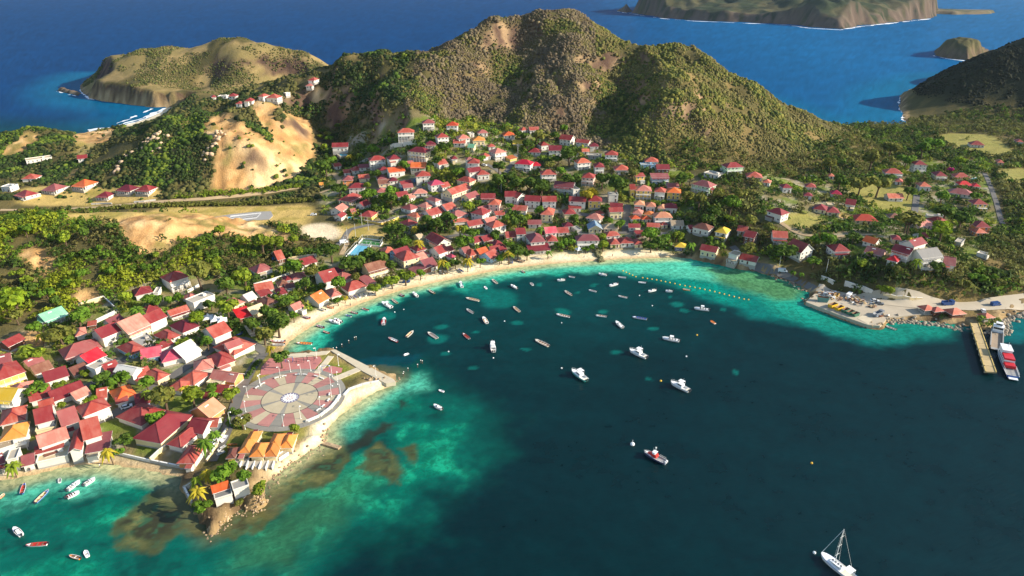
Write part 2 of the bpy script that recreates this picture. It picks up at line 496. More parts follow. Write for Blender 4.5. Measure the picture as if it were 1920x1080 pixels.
class MB:
    """collects boxes, prisms and quads with material slots into one mesh"""
    def __init__(self): self.v, self.f, self.m = [], [], []
    def quad(self, pts, m=0):
        b = len(self.v); self.v += [tuple(p) for p in pts]; self.f.append(tuple(range(b, b + len(pts)))); self.m.append(m)
    def box(self, x0, x1, y0, y1, z0, z1, m=0):
        b = len(self.v)
        self.v += [(x0, y0, z0), (x1, y0, z0), (x1, y1, z0), (x0, y1, z0), (x0, y0, z1), (x1, y0, z1), (x1, y1, z1), (x0, y1, z1)]
        for q in ((0, 3, 2, 1), (4, 5, 6, 7), (0, 1, 5, 4), (1, 2, 6, 5), (2, 3, 7, 6), (3, 0, 4, 7)):
            self.f.append(tuple(b + i for i in q)); self.m.append(m)
    def bar(self, p, q, w, m=0, up=(0, 0, 1), h=None):
        """a square bar from p to q"""
        p, q = Vector(p), Vector(q)
        d = (q - p).normalized()
        s = d.cross(Vector(up))
        if s.length < 1e-4: s = d.cross(Vector((1, 0, 0)))
        s.normalize(); u = s.cross(d)
        s, u = s * w / 2, u * (h or w) / 2
        b = len(self.v)
        self.v += [tuple(c) for c in (p - s - u, p + s - u, p + s + u, p - s + u, q - s - u, q + s - u, q + s + u, q - s + u)]
        for k in ((0, 3, 2, 1), (4, 5, 6, 7), (0, 1, 5, 4), (1, 2, 6, 5), (2, 3, 7, 6), (3, 0, 4, 7)):
            self.f.append(tuple(b + i for i in k)); self.m.append(m)
    def tube(self, p, q, r0, r1, n=6, m=0, cap=True):
        p, q = Vector(p), Vector(q)
        d = (q - p).normalized()
        s = d.orthogonal().normalized(); u = d.cross(s)
        b = len(self.v)
        for c, r in ((p, r0), (q, r1)):
            for i in range(n):
                a = 2 * math.pi * i / n
                self.v.append(tuple(c + (s * math.cos(a) + u * math.sin(a)) * r))
        for i in range(n):
            j = (i + 1) % n
            self.f.append((b + i, b + j, b + n + j, b + n + i)); self.m.append(m)
        if cap:
            self.f.append(tuple(b + n + i for i in range(n))); self.m.append(m)
            self.f.append(tuple(b + n - 1 - i for i in range(n))); self.m.append(m)
    def mesh(self, name, mats):
        me = bpy.data.meshes.new(name)
        me.from_pydata(self.v, [], self.f)
        for m in (mats if isinstance(mats, (list, tuple)) else [mats]): me.materials.append(m)
        me.polygons.foreach_set('material_index', self.m)
        me.update()
        return me
    def build(self, name, mats, parent=None, loc=None, rotz=None):
        return link(name, self.mesh(name, mats), parent, loc, rotz)

def thing(name, label, cat, loc=(0, 0, 0), rotz=0.0, group=None):
    o = bpy.data.objects.new(name, None)
    o.empty_display_size = 0.5
    COL.objects.link(o)
    o.location = loc; o.rotation_euler = (0, 0, rotz)
    return tag(o, label, cat, group)

def tag(o, label, cat, group=None, kind=None):
    if label: o['label'] = label
    if cat: o['category'] = cat
    if group: o['group'] = group
    if kind: o['kind'] = kind
    return o

def dup(root, loc, rotz, label, group=None, scale=None):
    """a copy of a thing with copies of its parts and sub-parts; mesh data shared"""
    r = root.copy(); COL.objects.link(r)
    r.location = loc; r.rotation_euler = (0, 0, rotz)
    if scale is not None: r.scale = scale
    if label: r['label'] = label
    if group: r['group'] = group
    for ch in root.children:
        c = ch.copy(); COL.objects.link(c); c.parent = r
        for g in ch.children:
            d = g.copy(); COL.objects.link(d); d.parent = c
    return r

# ------------------------------------------------------------------ ground cover classes
GROUND = {
    'bare': [[(398, 216), (440, 206), (530, 205), (577, 216), (592, 262), (586, 300), (560, 335), (505, 352), (440, 364), (396, 356), (384, 300), (376, 262)],
             [(210, 408), (300, 401), (420, 404), (500, 424), (540, 438), (548, 462), (520, 456), (470, 446), (420, 440), (345, 450), (308, 480), (285, 490), (252, 464), (225, 432)],
             [(20, 470), (60, 450), (95, 470), (110, 510), (100, 545), (70, 500)], [(126, 568), (136, 540), (172, 536), (205, 565), (150, 582)],
             [(0, 640), (45, 610), (110, 625), (60, 660), (0, 668)], [(520, 430), (545, 440), (548, 470), (530, 465)],
             [(0, 286), (60, 243), (76, 258), (40, 288), (0, 298)], [(138, 236), (225, 240), (210, 268), (140, 262)],
             [(560, 168), (600, 160), (640, 175), (620, 190), (570, 192)], [(630, 210), (650, 205), (660, 222), (635, 228)],
             [(1560, 396), (1600, 402), (1610, 412), (1570, 412)]],
    'dry': [[(-60, 409), (90, 403), (300, 389), (588, 384), (588, 406), (560, 430), (500, 420), (350, 414), (150, 416)], [(145, 252), (205, 258), (150, 300), (138, 290)],
            [(590, 420), (700, 425), (740, 440), (700, 455), (640, 450)], [(742, 272), (778, 272), (770, 292), (748, 290)], [(1590, 340), (1700, 345), (1712, 400), (1640, 392), (1600, 372)],
            [(1760, 250), (1860, 252), (1910, 290), (1860, 295), (1770, 270)], [(1870, 318), (1940, 312), (1940, 345), (1880, 345)], [(1450, 405), (1540, 402), (1550, 425), (1480, 430)],
            [(40, 350), (300, 345), (310, 376), (30, 384)], [(800, 300), (830, 330), (820, 345), (790, 330)]],
    'pale': [[(558, 424), (612, 414), (648, 438), (610, 456), (572, 448)]],
    'urban': [[(0, 870), (0, 640), (60, 600), (180, 580), (260, 530), (330, 500), (480, 520), (560, 470), (620, 480), (700, 460), (680, 420), (600, 400), (610, 300), (640, 260), (740, 230), (800, 215), (870, 225), (1000, 240), (1100, 270), (1180, 300), (1290, 320), (1330, 350), (1290, 440), (1300, 478), (1420, 470), (1510, 530), (1500, 545), (1300, 486), (1120, 488), (950, 500), (700, 555), (560, 630), (530, 660), (440, 690), (430, 800), (410, 860), (340, 890), (200, 868), (80, 880)],
              [(1420, 320), (1600, 340), (1700, 300), (1850, 300), (1870, 420), (1820, 500), (1650, 490), (1500, 450), (1420, 400)]],
    'lawn': [[(205, 795), (250, 795), (250, 825), (220, 835)], [(455, 690), (500, 668), (560, 666), (640, 662), (690, 690), (640, 720), (470, 715)], [(520, 800), (600, 800), (600, 830), (420, 825), (430, 800)],
             [(540, 620), (600, 590), (620, 585), (560, 640), (535, 645)], [(395, 815), (440, 820), (420, 870), (390, 890)], [(0, 650), (90, 640), (90, 690), (40, 700)], [(105, 650), (160, 640), (150, 660), (120, 668)]],
    'plaza_dirt': [[(655, 738), (690, 690), (738, 716), (700, 730)]],
}
BEACH = [[(531, 657), (500, 650), (520, 620), (548, 606), (600, 578), (650, 558), (700, 541), (760, 526), (830, 510), (900, 495), (970, 483), (1040, 476), (1110, 472), (1200, 468), (1262, 473), (1275, 490), (1230, 500), (1020, 510), (880, 530), (750, 560), (640, 600), (560, 640)],
         [(-60, 886), (60, 880), (110, 866), (160, 856), (215, 857), (270, 868), (345, 885), (350, 925), (230, 900), (60, 915), (-60, 940)],
         [(600, 842), (575, 800), (615, 770), (640, 742), (700, 712), (745, 708), (740, 725), (640, 800), (620, 845)],
         [(480, 905), (520, 870), (590, 820), (615, 812), (620, 845), (520, 920)],
         [(230, 218), (300, 198), (320, 201), (290, 222), (240, 240)]]

def raster(polys):
    m = np.zeros(GXX.shape, np.float32)
    for p in polys:
        wp = wpoly(p)
        xs, ys = [q[0] for q in wp], [q[1] for q in wp]
        i0, i1 = max(int((min(xs) - GX0) / GS), 0), int((max(xs) - GX0) / GS) + 2
        j0, j1 = max(int((min(ys) - GY0) / GS), 0), int((max(ys) - GY0) / GS) + 2
        m[j0:j1, i0:i1] = np.maximum(m[j0:j1, i0:i1], in_poly(GXX[j0:j1, i0:i1], GYY[j0:j1, i0:i1], wp))
    return m

def blur(m, k):
    for ax in (0, 1):
        c = np.cumsum(np.pad(m, [(k + 1, k) if a == ax else (0, 0) for a in (0, 1)], mode='edge'), axis=ax)
        m = (np.take(c, range(2 * k + 1, c.shape[ax]), axis=ax) - np.take(c, range(0, c.shape[ax] - 2 * k - 1), axis=ax)) / (2 * k + 1)
    return m

MASK = {k: raster(v) for k, v in GROUND.items()}
MASK['bare'] *= 1 - raster([[(425, 198), (462, 204), (492, 234), (530, 282), (518, 284), (478, 246), (436, 222)], [(506, 212), (540, 212), (540, 244), (524, 240)], [(380, 262), (404, 254), (404, 330), (390, 352)], [(300, 445), (330, 440), (322, 462), (300, 472)]])
MASK['beach'] = raster(BEACH)
OCC = raster([P_PLAZA, P_QUAY, P_COURT])          # built ground: nothing grows there
for k in list(MASK):
    soft = blur(MASK[k], 3 if k in ('beach', 'lawn') else 4)
    MASK[k + '_s'] = soft
GN1 = fbm(GXX, GYY, 11, 4, 31)
GN2 = fbm(GXX, GYY, 38, 4, 57)
HEAD = ((GYY > 880) & (GXX < -240)).astype(np.float32)          # the dry headland beyond the far beach
SHADED_HILL = ((GXX > 330) & (GYY > 700)).astype(np.float32)

def mixc(a, b, w):
    return a * (1 - w[..., None]) + np.array(b) * w[..., None]

def lin(r, g, b):
    return np.array(srgb(r, g, b)[:3])

gr = np.zeros(GXX.shape + (3,)) + lin(84, 78, 46)
gr = mixc(gr, lin(104, 92, 54), smooth(0.45, 0.7, GN1))
gr = mixc(gr, lin(138, 116, 72), smooth(0.6, 0.72, GN2) * 0.6)
gr = mixc(gr, lin(166, 140, 94), HEAD * smooth(0.38, 0.55, GN2))
gr = mixc(gr, lin(104, 96, 54), HEAD * smooth(0.46, 0.58, GN2) * 0.7)
gr = mixc(gr, lin(46, 48, 30), SHADED_HILL * smooth(8, 25, H))  # right-hand hill: its shade is put into the ground colour
GN3 = fbm(GXX, GYY, 5, 3, 77)
urb = MASK['urban_s']
gr = mixc(gr, lin(122, 110, 74), smooth(0.3, 0.7, urb))
gr = mixc(gr, lin(100, 112, 44), smooth(0.3, 0.7, urb) * smooth(0.42, 0.54, GN1))
gr = mixc(gr, lin(160, 150, 126), smooth(0.3, 0.7, urb) * smooth(0.55, 0.7, GN3))
gr = mixc(gr, lin(188, 160, 94), smooth(0.3, 0.7, MASK['dry_s']))
gr = mixc(gr, lin(158, 140, 70), smooth(0.3, 0.7, MASK['dry_s']) * smooth(0.5, 0.66, GN1))
gr = mixc(gr, lin(134, 132, 68), smooth(0.3, 0.7, MASK['dry_s']) * smooth(90, 130, GXX) * 0.8)
gr = mixc(gr, lin(112, 118, 46), smooth(0.3, 0.7, MASK['lawn_s']))
gr = mixc(gr, lin(150, 136, 70), smooth(0.3, 0.7, MASK['lawn_s']) * smooth(0.5, 0.62, GN1))
bw = smooth(0.38, 0.62, MASK['bare_s'] + (GN1 - 0.5) * 0.5)
gr = mixc(gr, lin(200, 160, 106), bw)
gr = mixc(gr, lin(172, 130, 80), bw * smooth(0.45, 0.65, GN3))
gr = mixc(gr, lin(222, 190, 140), bw * smooth(0.46, 0.66, GN2))
GN4 = fbm(GXX, GYY * 0.4, 3.2, 3, 83)
gr = mixc(gr, lin(152, 112, 70), bw * smooth(0.52, 0.68, GN4) * 0.8)
gr = mixc(gr, lin(120, 112, 58), bw * smooth(0.6, 0.7, GN1) * 0.8)
gr = mixc(gr, lin(206, 188, 156), smooth(0.3, 0.7, MASK['pale_s']))
gr = mixc(gr, lin(190, 164, 108), smooth(0.3, 0.7, MASK['plaza_dirt_s']))
# steep rock and sea cliffs
gyy, gxx = np.gradient(H, GS)
steep = np.hypot(gxx, gyy) * np.where((GXX > 130) & (GYY < 470), 0.4, 1.0)
gr = mixc(gr, lin(150, 124, 92), smooth(0.85, 1.3, steep) * smooth(3, 6, H))
gr = mixc(gr, lin(90, 70, 58), smooth(0.85, 1.3, steep) * smooth(3, 6, H) * smooth(0.42, 0.58, fbm(GXX, GYY, 6, 3, 87)))
gr = mixc(gr, lin(98, 76, 60), HEAD * smooth(0.8, 1.1, steep) * smooth(1, 3, H))  # headland cliffs, here and below: shade of the left face painted into the rock
gr = mixc(gr, lin(62, 48, 42), HEAD * smooth(0.8, 1.1, steep) * smooth(2, 4, H) * smooth(0.36, 0.56, fbm(GXX, GYY, 9, 3, 89)))
sandw = smooth(0.3, 0.6, MASK['beach_s'])
gr = mixc(gr, lin(232, 214, 176), sandw)
gr = mixc(gr, lin(222, 198, 156), sandw * smooth(0.5, 0.7, GN3))
gr = mixc(gr, lin(186, 156, 112), sandw * (1 - smooth(0.15, 0.75, H)))          # wet sand
rocky = (1 - smooth(3, 8, SHORE)) * (1 - sandw) * (SHORE > -12)
gr = mixc(gr, lin(150, 124, 86), rocky * 0.85)
gr = mixc(gr, lin(84, 68, 50), rocky * smooth(0.46, 0.54, GN3) * 0.85)
gr = mixc(gr, lin(186, 160, 118), rocky * smooth(0.56, 0.62, GN4) * 0.7)
gr *= (0.86 + 0.28 * fbm(GXX, GYY, 4.2, 2, 91))[..., None]

def ground_mat():
    k = NT('ground')
    a = k.n('ShaderNodeAttribute', attribute_name='tint')
    p = k.pos()
    n1, n2 = k.noise(0.9, 5, 0.65, p), k.noise(0.16, 4, 0.6, p)
    f = k.math('MULTIPLY_ADD', n1, 0.7); f.node.inputs[2].default_value = 0.64
    cb = k.n('ShaderNodeCombineColor')
    for i in range(3): k.l(f, cb.inputs[i])
    k.l(k.mix(1.0, a.outputs['Color'], cb.outputs[0], 'MULTIPLY'), k.b.inputs['Base Color'])
    k.b.inputs['Roughness'].default_value = 1.0
    k.b.inputs['Specular IOR Level'].default_value = 0.1
    k.bump(k.math('ADD', n1, k.math('MULTIPLY', n2, 2.0)), 0.55, 0.9)
    return k.m
M_GROUND = ground_mat()

def fan_rows(y0, y1, fy, y2=None, fy2=None):
    ys = [y0]
    while ys[-1] < y1: ys.append(ys[-1] * (1 + fy))
    if y2:
        while ys[-1] < y2: ys.append(ys[-1] * (1 + fy2))
    return np.array(ys)

ys_t = fan_rows(118, 1360, 0.0052)
us_t = np.linspace(-1, 1, 400)
hw = 0.86 * ys_t + 78
TX = us_t[None] * hw[:, None]
TY = np.repeat(ys_t[:, None], len(us_t), 1)
TZ = hgt(TX, TY)
rough_w = np.clip(bil(GX0, GY0, GS, bw, TX, TY) + smooth(0.8, 1.2, bil(GX0, GY0, GS, steep, TX, TY)), 0, 1)
TZ = TZ + rough_w * ((fbm(TX, TY, 5.5, 3, 113) - 0.5) * 2.2 - (1 - np.abs(2 * fbm(TX, TY * 0.45, 9, 3, 119) - 1)) ** 3 * 2.0) * smooth(1.5, 4, TZ)
shore_v = bil(GX0, GY0, GS, SHORE, TX, TY)
TZ = TZ + (smooth(-4, 0, shore_v) * (1 - smooth(5, 9, shore_v)) * (bil(GX0, GY0, GS, np.where(slope > 0.4, 1.0, 0.0) * (1 - np.maximum(OCC, MASK['beach'])), TX, TY))) * (fbm(TX, TY, 2.2, 3, 131) - 0.5) * 3.2
cm = np.stack([bil(GX0, GY0, GS, gr[..., i], TX, TY) for i in range(3)], -1)
ny, nx = TX.shape
idx = np.arange(ny * nx).reshape(ny, nx)
F = np.stack([idx[:-1, :-1], idx[:-1, 1:], idx[1:, 1:], idx[1:, :-1]], -1).reshape(-1, 4)
zz = TZ.reshape(-1)
F = F[(zz[F] > -1.6).any(1)]
used = np.unique(F)
remap = np.full(ny * nx, -1); remap[used] = np.arange(len(used))
V = np.stack([TX.ravel(), TY.ravel(), TZ.ravel()], 1)[used]
terrain = np_mesh('terrain', V, remap[F], M_GROUND, col=cm.reshape(-1, 3)[used], smooth_=True)
terrain['kind'] = 'structure'
# ------------------------------------------------------------------ the sea
def zp(pts):
    return [at_z(a, b) for a, b in pts]

TURQ_BAY = zp([(531, 664), (575, 666), (610, 640), (618, 622), (640, 612), (662, 592), (712, 578), (752, 566), (800, 548), (842, 541), (872, 552), (905, 545), (925, 530), (960, 520), (1008, 512), (1040, 520), (1062, 511), (1110, 508), (1150, 509), (1185, 522), (1228, 528), (1290, 546), (1345, 566), (1400, 592), (1455, 600), (1500, 604), (1560, 628), (1640, 646), (1700, 646), (1780, 628), (1822, 616), (1822, 590), (1500, 530), (1300, 470), (1000, 480), (700, 540), (540, 620)])
TURQ_FRONT = zp([(621, 662), (650, 692), (722, 692), (768, 674), (800, 690), (818, 722), (880, 742), (920, 772), (926, 832), (890, 882), (832, 920), (792, 962), (778, 1004), (700, 1042), (620, 1090), (560, 1180), (-300, 1180), (-300, 900), (0, 890), (340, 880), (480, 900), (600, 800), (640, 750), (700, 690)])
TURQ_EAST = zp([(1868, 640), (1930, 640), (1990, 632), (1990, 575), (1880, 592)])
PALE = [zp([(640, 790), (690, 745), (740, 722), (790, 700), (800, 725), (740, 745), (690, 775), (650, 812)]), zp([(560, 640), (640, 592), (760, 549), (900, 517), (1020, 503), (1110, 497), (1230, 492), (1262, 488), (1330, 500), (1380, 520), (1330, 530), (1200, 512), (1050, 508), (900, 526), (760, 556), (640, 600), (575, 640)]),
        zp([(0, 925), (100, 900), (180, 890), (280, 905), (200, 915), (90, 930), (0, 950)])]
REEF = [zp([(343, 920), (360, 950), (395, 1005), (340, 1008), (300, 1022), (255, 1032), (218, 1024), (206, 990), (225, 962), (265, 944), (300, 925)]),
        zp([(396, 1004), (440, 1012), (470, 985), (500, 985), (520, 960), (556, 932), (605, 912), (630, 886), (655, 862), (640, 836), (604, 838), (560, 866), (505, 905), (480, 955), (430, 970)]),
        zp([(686, 842), (700, 832), (718, 834), (722, 852), (742, 880), (744, 900), (725, 908), (700, 892), (686, 872)]),
        zp([(745, 848), (765, 842), (776, 856), (765, 872), (748, 866)])]
REEF_DARK = [zp([(640, 832), (676, 802), (716, 791), (732, 797), (700, 816), (664, 848), (648, 858)]), zp([(738, 756), (752, 754), (756, 763), (740, 766)])]
GREENISH = [zp([(1320, 502), (1385, 506), (1450, 520), (1508, 544), (1490, 562), (1440, 556), (1380, 540), (1335, 524)]), zp([(450, 1010), (560, 935), (660, 880), (700, 900), (640, 970), (540, 1060), (440, 1070)])]
WEED = zp([(676, 688), (745, 690), (790, 668), (720, 664), (670, 676)])
HOLES = [(827, 612, 17, 5), (820, 634, 24, 9), (833, 662, 9, 3.5), (972, 605, 11, 4.5), (987, 654, 8, 3.5), (1014, 533, 8, 4), (935, 560, 42, 18), (900, 545, 32, 14), (725, 592, 18, 9), (882, 690, 9, 4), (1053, 584, 16, 7), (893, 622, 7, 3), (1131, 583, 10, 4), (1270, 571, 12, 6), (1282, 583, 6, 4), (1357, 581, 6, 4), (1226, 615, 9, 3.5), (1155, 660, 13, 5), (1380, 698, 7, 6), (1218, 712, 7, 4), (1257, 557, 5, 3), (1113, 533, 6, 4), (1085, 548, 6, 3)]

ys_w = fan_rows(88, 520, 0.0042, 26000, 0.03)
us_w = np.linspace(-1, 1, 520)
hw2 = 0.9 * ys_w + 80
WX = us_w[None] * hw2[:, None]
WY = np.repeat(ys_w[:, None], len(us_w), 1)
wx = WX + (fbm(WX, WY, 9, 5, 201) - 0.5) * 10 + (fbm(WX, WY, 2.4, 3, 203) - 0.5) * 3
wy = WY + (fbm(WX, WY, 9, 5, 211) - 0.5) * 10 + (fbm(WX, WY, 2.4, 3, 213) - 0.5) * 3
n_a, n_b, n_c = fbm(WX, WY, 26, 5, 221), fbm(WX, WY, 6, 4, 231), fbm(WX, WY, 2.6, 3, 237)
wc = np.zeros(WX.shape + (3,)) + lin(0, 32, 34)
wc = mixc(wc, lin(0, 46, 48), smooth(0.45, 0.7, n_a) * smooth(260, 330, WY) * (1 - smooth(430, 500, WY)) * 0.6)
# open sea beyond the island
far = smooth(520, 760, WY + WX * 0.2)
wc = mixc(wc, lin(0, 54, 98), far)
wc = mixc(wc, lin(12, 84, 128), far * smooth(-200, 500, WX - 0.12 * WY))
wc = mixc(wc, lin(8, 96, 128), smooth(-100, -20, SHORE_AT := bil(GX0, GY0, GS, SHORE, WX, WY)) * far * (WY < 1200) * 0.7)
bayz = smooth(0.1, 1.0, (WY - 165) / 270 - np.maximum(WX - 20, 0) / 420) * (1 - far)
wc = mixc(wc, lin(0, 64, 62), bayz)
def zone(poly, col, feather=3.0, w=1.0):
    global wc
    s = sdf(wx, wy, poly)
    wc = mixc(wc, col, smooth(-feather, feather, s) * w)
    return s
s1 = zone(TURQ_BAY, lin(0, 100, 90), 6.0)
wx_, wy_ = wx, wy
wx = wx + (fbm(WX, WY, 24, 4, 205) - 0.5) * 34; wy = wy + (fbm(WX, WY, 24, 4, 215) - 0.5) * 30
s2 = zone(TURQ_FRONT, lin(0, 84, 70), 14.0)
wx, wy = wx_, wy_
s3 = zone(TURQ_EAST, lin(0, 90, 90))
sh = np.clip(-SHORE_AT, 0, 400)
depth_t = smooth(0, 34, sh)
tq = smooth(-1, 3, s1) * (s1 > -3)
wc = mixc(wc, lin(40, 164, 134), tq * (1 - smooth(6, 30, sh)) * 0.95 * (1 - 0.75 * smooth(120, 175, WX)))
wc = mixc(wc, lin(0, 132, 112), tq * smooth(0.5, 0.65, n_a) * 0.6 * (1 - 0.8 * smooth(120, 175, WX)))
tf = smooth(-6, 16, s2)
wc = mixc(wc, lin(0, 112, 86), tf * smooth(0.44, 0.66, n_a + 0.1 * (n_b - 0.5)) * 0.75)
wc = mixc(wc, lin(26, 150, 112), tf * smooth(0.56, 0.72, 0.55 * n_a + 0.5 * n_b) * 0.6)
wc = mixc(wc, lin(4, 54, 46), tf * smooth(0.55, 0.68, 1 - (0.5 * n_a + 0.5 * n_b)) * 0.55)
for p in PALE: zone(p, lin(88, 190, 158), 5.0, 0.72)
zone(GREENISH[0], lin(84, 128, 76), 5, 0.8)
zone(GREENISH[1], lin(52, 104, 64), 8, 0.6)
zone(WEED, lin(0, 58, 66), 2, 0.8)
for p in REEF:
    sr = zone(p, lin(72, 78, 44), 1.4, 0.95)
    inn = smooth(0, 4, sr)
    wc = mixc(wc, lin(46, 44, 28), inn * smooth(0.47, 0.55, 0.6 * n_b + 0.4 * n_c) * 0.85)
    wc = mixc(wc, lin(120, 116, 66), inn * smooth(0.52, 0.66, 1 - n_b) * 0.7)
    wc = mixc(wc, lin(44, 96, 66), inn * smooth(0.55, 0.66, n_c) * 0.5)
for p in REEF_DARK: zone(p, lin(38, 42, 30), 1.6, 0.92)
wx2 = WX + (n_b - 0.5) * 5; wy2 = WY + (n_a - 0.5) * 5
for hx, hy, rx, ry in HOLES:
    cxh, cyh = at_z(hx, hy)
    ax = abs(at_z(hx + rx, hy)[0] - cxh); ay = abs(at_z(hx, hy - ry)[1] - cyh)
    e = np.hypot((wx2 - cxh) / ax, (wy2 - cyh) / ay)
    wc = mixc(wc, lin(6, 106, 94), (1 - smooth(0.6, 1.15, e)) * 0.72)
# the shallowest fringe shows the sand and stones
fringe = (1 - smooth(0.5, 9, sh)) * (WY < 520)
beach_here = bil(GX0, GY0, GS, blur(MASK['beach'], 6), WX, WY)
wc = mixc(wc, lin(190, 184, 134), fringe * smooth(0.05, 0.4, beach_here) * 0.8)
wc = mixc(wc, lin(98, 92, 58), fringe * (1 - smooth(0.05, 0.4, beach_here)) * (s2 > -3) * 0.6)
# mottling of the sea bed, and light and dark wave ripples put into the colour as streaks
wc *= (0.8 + 0.4 * n_b)[..., None]
wc *= (0.84 + 0.32 * n_c)[..., None]
wc *= (0.82 + 0.36 * fbm(WX * 0.4, WY * 1.6 + WX * 0.5, 16, 3, 241))[..., None]
# breaking waves on the far beach and round the rocks
nyw, nxw = WX.shape
idw = np.arange(nyw * nxw).reshape(nyw, nxw)
FW = np.stack([idw[:-1, :-1], idw[:-1, 1:], idw[1:, 1:], idw[1:, :-1]], -1).reshape(-1, 4)

def sea_mat():
    k = NT('sea_water')
    a = k.n('ShaderNodeAttribute', attribute_name='tint')
    p = k.pos()
    n1 = k.noise(0.35, 4, 0.6, p)
    sep = k.n('ShaderNodeSeparateXYZ'); k.l(p, sep.inputs[0])
    st = k.n('ShaderNodeCombineXYZ')
    k.l(k.math('ADD', k.math('MULTIPLY', sep.outputs[0], 0.16), k.math('MULTIPLY', sep.outputs[1], 0.10)), st.inputs[0])
    k.l(k.math('SUBTRACT', k.math('MULTIPLY', sep.outputs[1], 0.62), k.math('MULTIPLY', sep.outputs[0], 0.22)), st.inputs[1])
    n2 = k.noise(1.0, 3, 0.6, st.outputs[0])
    n3 = k.noise(0.03, 3, 0.55, p)
    f = k.math('MULTIPLY_ADD', n1, 0.3); f.node.inputs[2].default_value = 0.85
    cb = k.n('ShaderNodeCombineColor')
    for i in range(3): k.l(f, cb.inputs[i])
    base = k.mix(1.0, a.outputs['Color'], cb.outputs[0], 'MULTIPLY')
    sc_ = k.n('ShaderNodeSeparateColor'); k.l(a.outputs['Color'], sc_.inputs[0])
    shal = k.ramp(sc_.outputs[1], 0.05, 0.2)                      # only where the sea bed shows through: weed and sand ripples
    bed = k.ramp(k.noise(0.42, 7, 0.68, p, 0.6), 0.44, 0.54)
    k.l(k.mix(k.math('MULTIPLY', shal, 0.5), base, k.mix(1.0, base, k.mix(bed, (0.30, 0.42, 0.36, 1), (1.25, 1.2, 1.12, 1)), 'MULTIPLY')), k.b.inputs['Base Color'])
    h = k.math('ADD', k.math('MULTIPLY', n2, 0.7), k.math('ADD', k.math('MULTIPLY', n1, 0.35), k.math('MULTIPLY', n3, 1.2)))
    k.b.inputs['Roughness'].default_value = 1.0
    k.b.inputs['Specular IOR Level'].default_value = 0.0
    k.bump(h, 0.7, 0.8)
    # a ruffled sea mirrors far less at a low angle than a flat sheet: cap the mirror share
    gl = k.n('ShaderNodeBsdfGlossy', i_Roughness=0.22)
    fr = k.n('ShaderNodeFresnel', i_IOR=1.33)
    mx = k.n('ShaderNodeMixShader')
    k.l(k.math('MINIMUM', fr.outputs[0], 0.032), mx.inputs[0])
    k.l(k.b.outputs[0], mx.inputs[1]); k.l(gl.outputs[0], mx.inputs[2])
    nb = k.b.inputs['Normal'].links[0].from_node
    k.l(nb.outputs[0], gl.inputs['Normal'])
    k.l(mx.outputs[0], k.t.nodes['Material Output'].inputs['Surface'])
    return k.m
sea = np_mesh('sea', np.stack([WX.ravel(), WY.ravel(), np.zeros(WX.size)], 1), FW, sea_mat(), col=wc.reshape(-1, 3), smooth_=True)
sea['kind'] = 'structure'

M_FOAM = paint('surf_foam', (226, 230, 228), 0.9, 0.08)
def surf(lines, wid, seed, thr=0.36):
    """broken ribbons of foam lying on the sea"""
    V, F = [], []
    for pts in lines:
        P = [Vector(q) for q in zp(pts)]
        S = []
        for i in range(len(P) - 1):
            n = max(1, int((P[i + 1] - P[i]).length / (wid * 0.5)))
            S += [P[i].lerp(P[i + 1], k / n) for k in range(n)]
        for i in range(1, len(S) - 1):
            d = (S[i + 1] - S[i - 1]).normalized(); nr = Vector((-d.y, d.x))
            a1 = float(fbm(S[i].x, S[i].y, wid * 5, 3, seed)); a2 = float(fbm(S[i].x, S[i].y, wid * 2.5, 3, seed + 5))
            w = wid * 1.6 * max(0.0, a1 - thr) / (1 - thr)
            c = S[i] + nr * wid * (a2 - 0.5) * 1.5
            V += [(*(c - nr * w), 0.06), (*(c + nr * w), 0.06)]
            if i > 1 and w > 0.02 * wid:
                b = len(V) - 4
                F.append((b, b + 2, b + 3, b + 1))
    if F:
        o = add_mesh('surf', V, F, M_FOAM); o['kind'] = 'stuff'
surf([[(160, 247), (200, 243), (240, 233), (275, 222), (302, 210), (313, 201)]], 6.0, 1, 0.1)
surf([[(160, 244), (200, 240), (240, 230), (275, 219), (300, 208)], [(-40, 284), (0, 279), (24, 272), (46, 265)], [(-40, 280), (0, 276), (24, 270)]], 4.5, 2, 0.3)
surf([[(205, 237), (240, 224), (262, 214), (287, 203)], [(195, 189), (228, 193), (252, 197)], [(104, 171), (128, 177), (150, 182)], [(1686, 176), (1686, 200), (1692, 215), (1697, 228)], [(150, 168), (160, 180), (175, 188)]], 3.0, 3, 0.4)
surf([[(1748, 104), (1775, 110), (1812, 114.5), (1840, 112)]], 4.0, 4, 0.35)
surf([[(1158, 21), (1176, 25), (1190, 26)], [(1186, 26), (1240, 34.5), (1300, 39.5), (1400, 43.5), (1490, 47.5)], [(1484, 48), (1520, 53), (1575, 56), (1612, 50), (1690, 41.5), (1748, 35)]], 9.0, 5, 0.36)
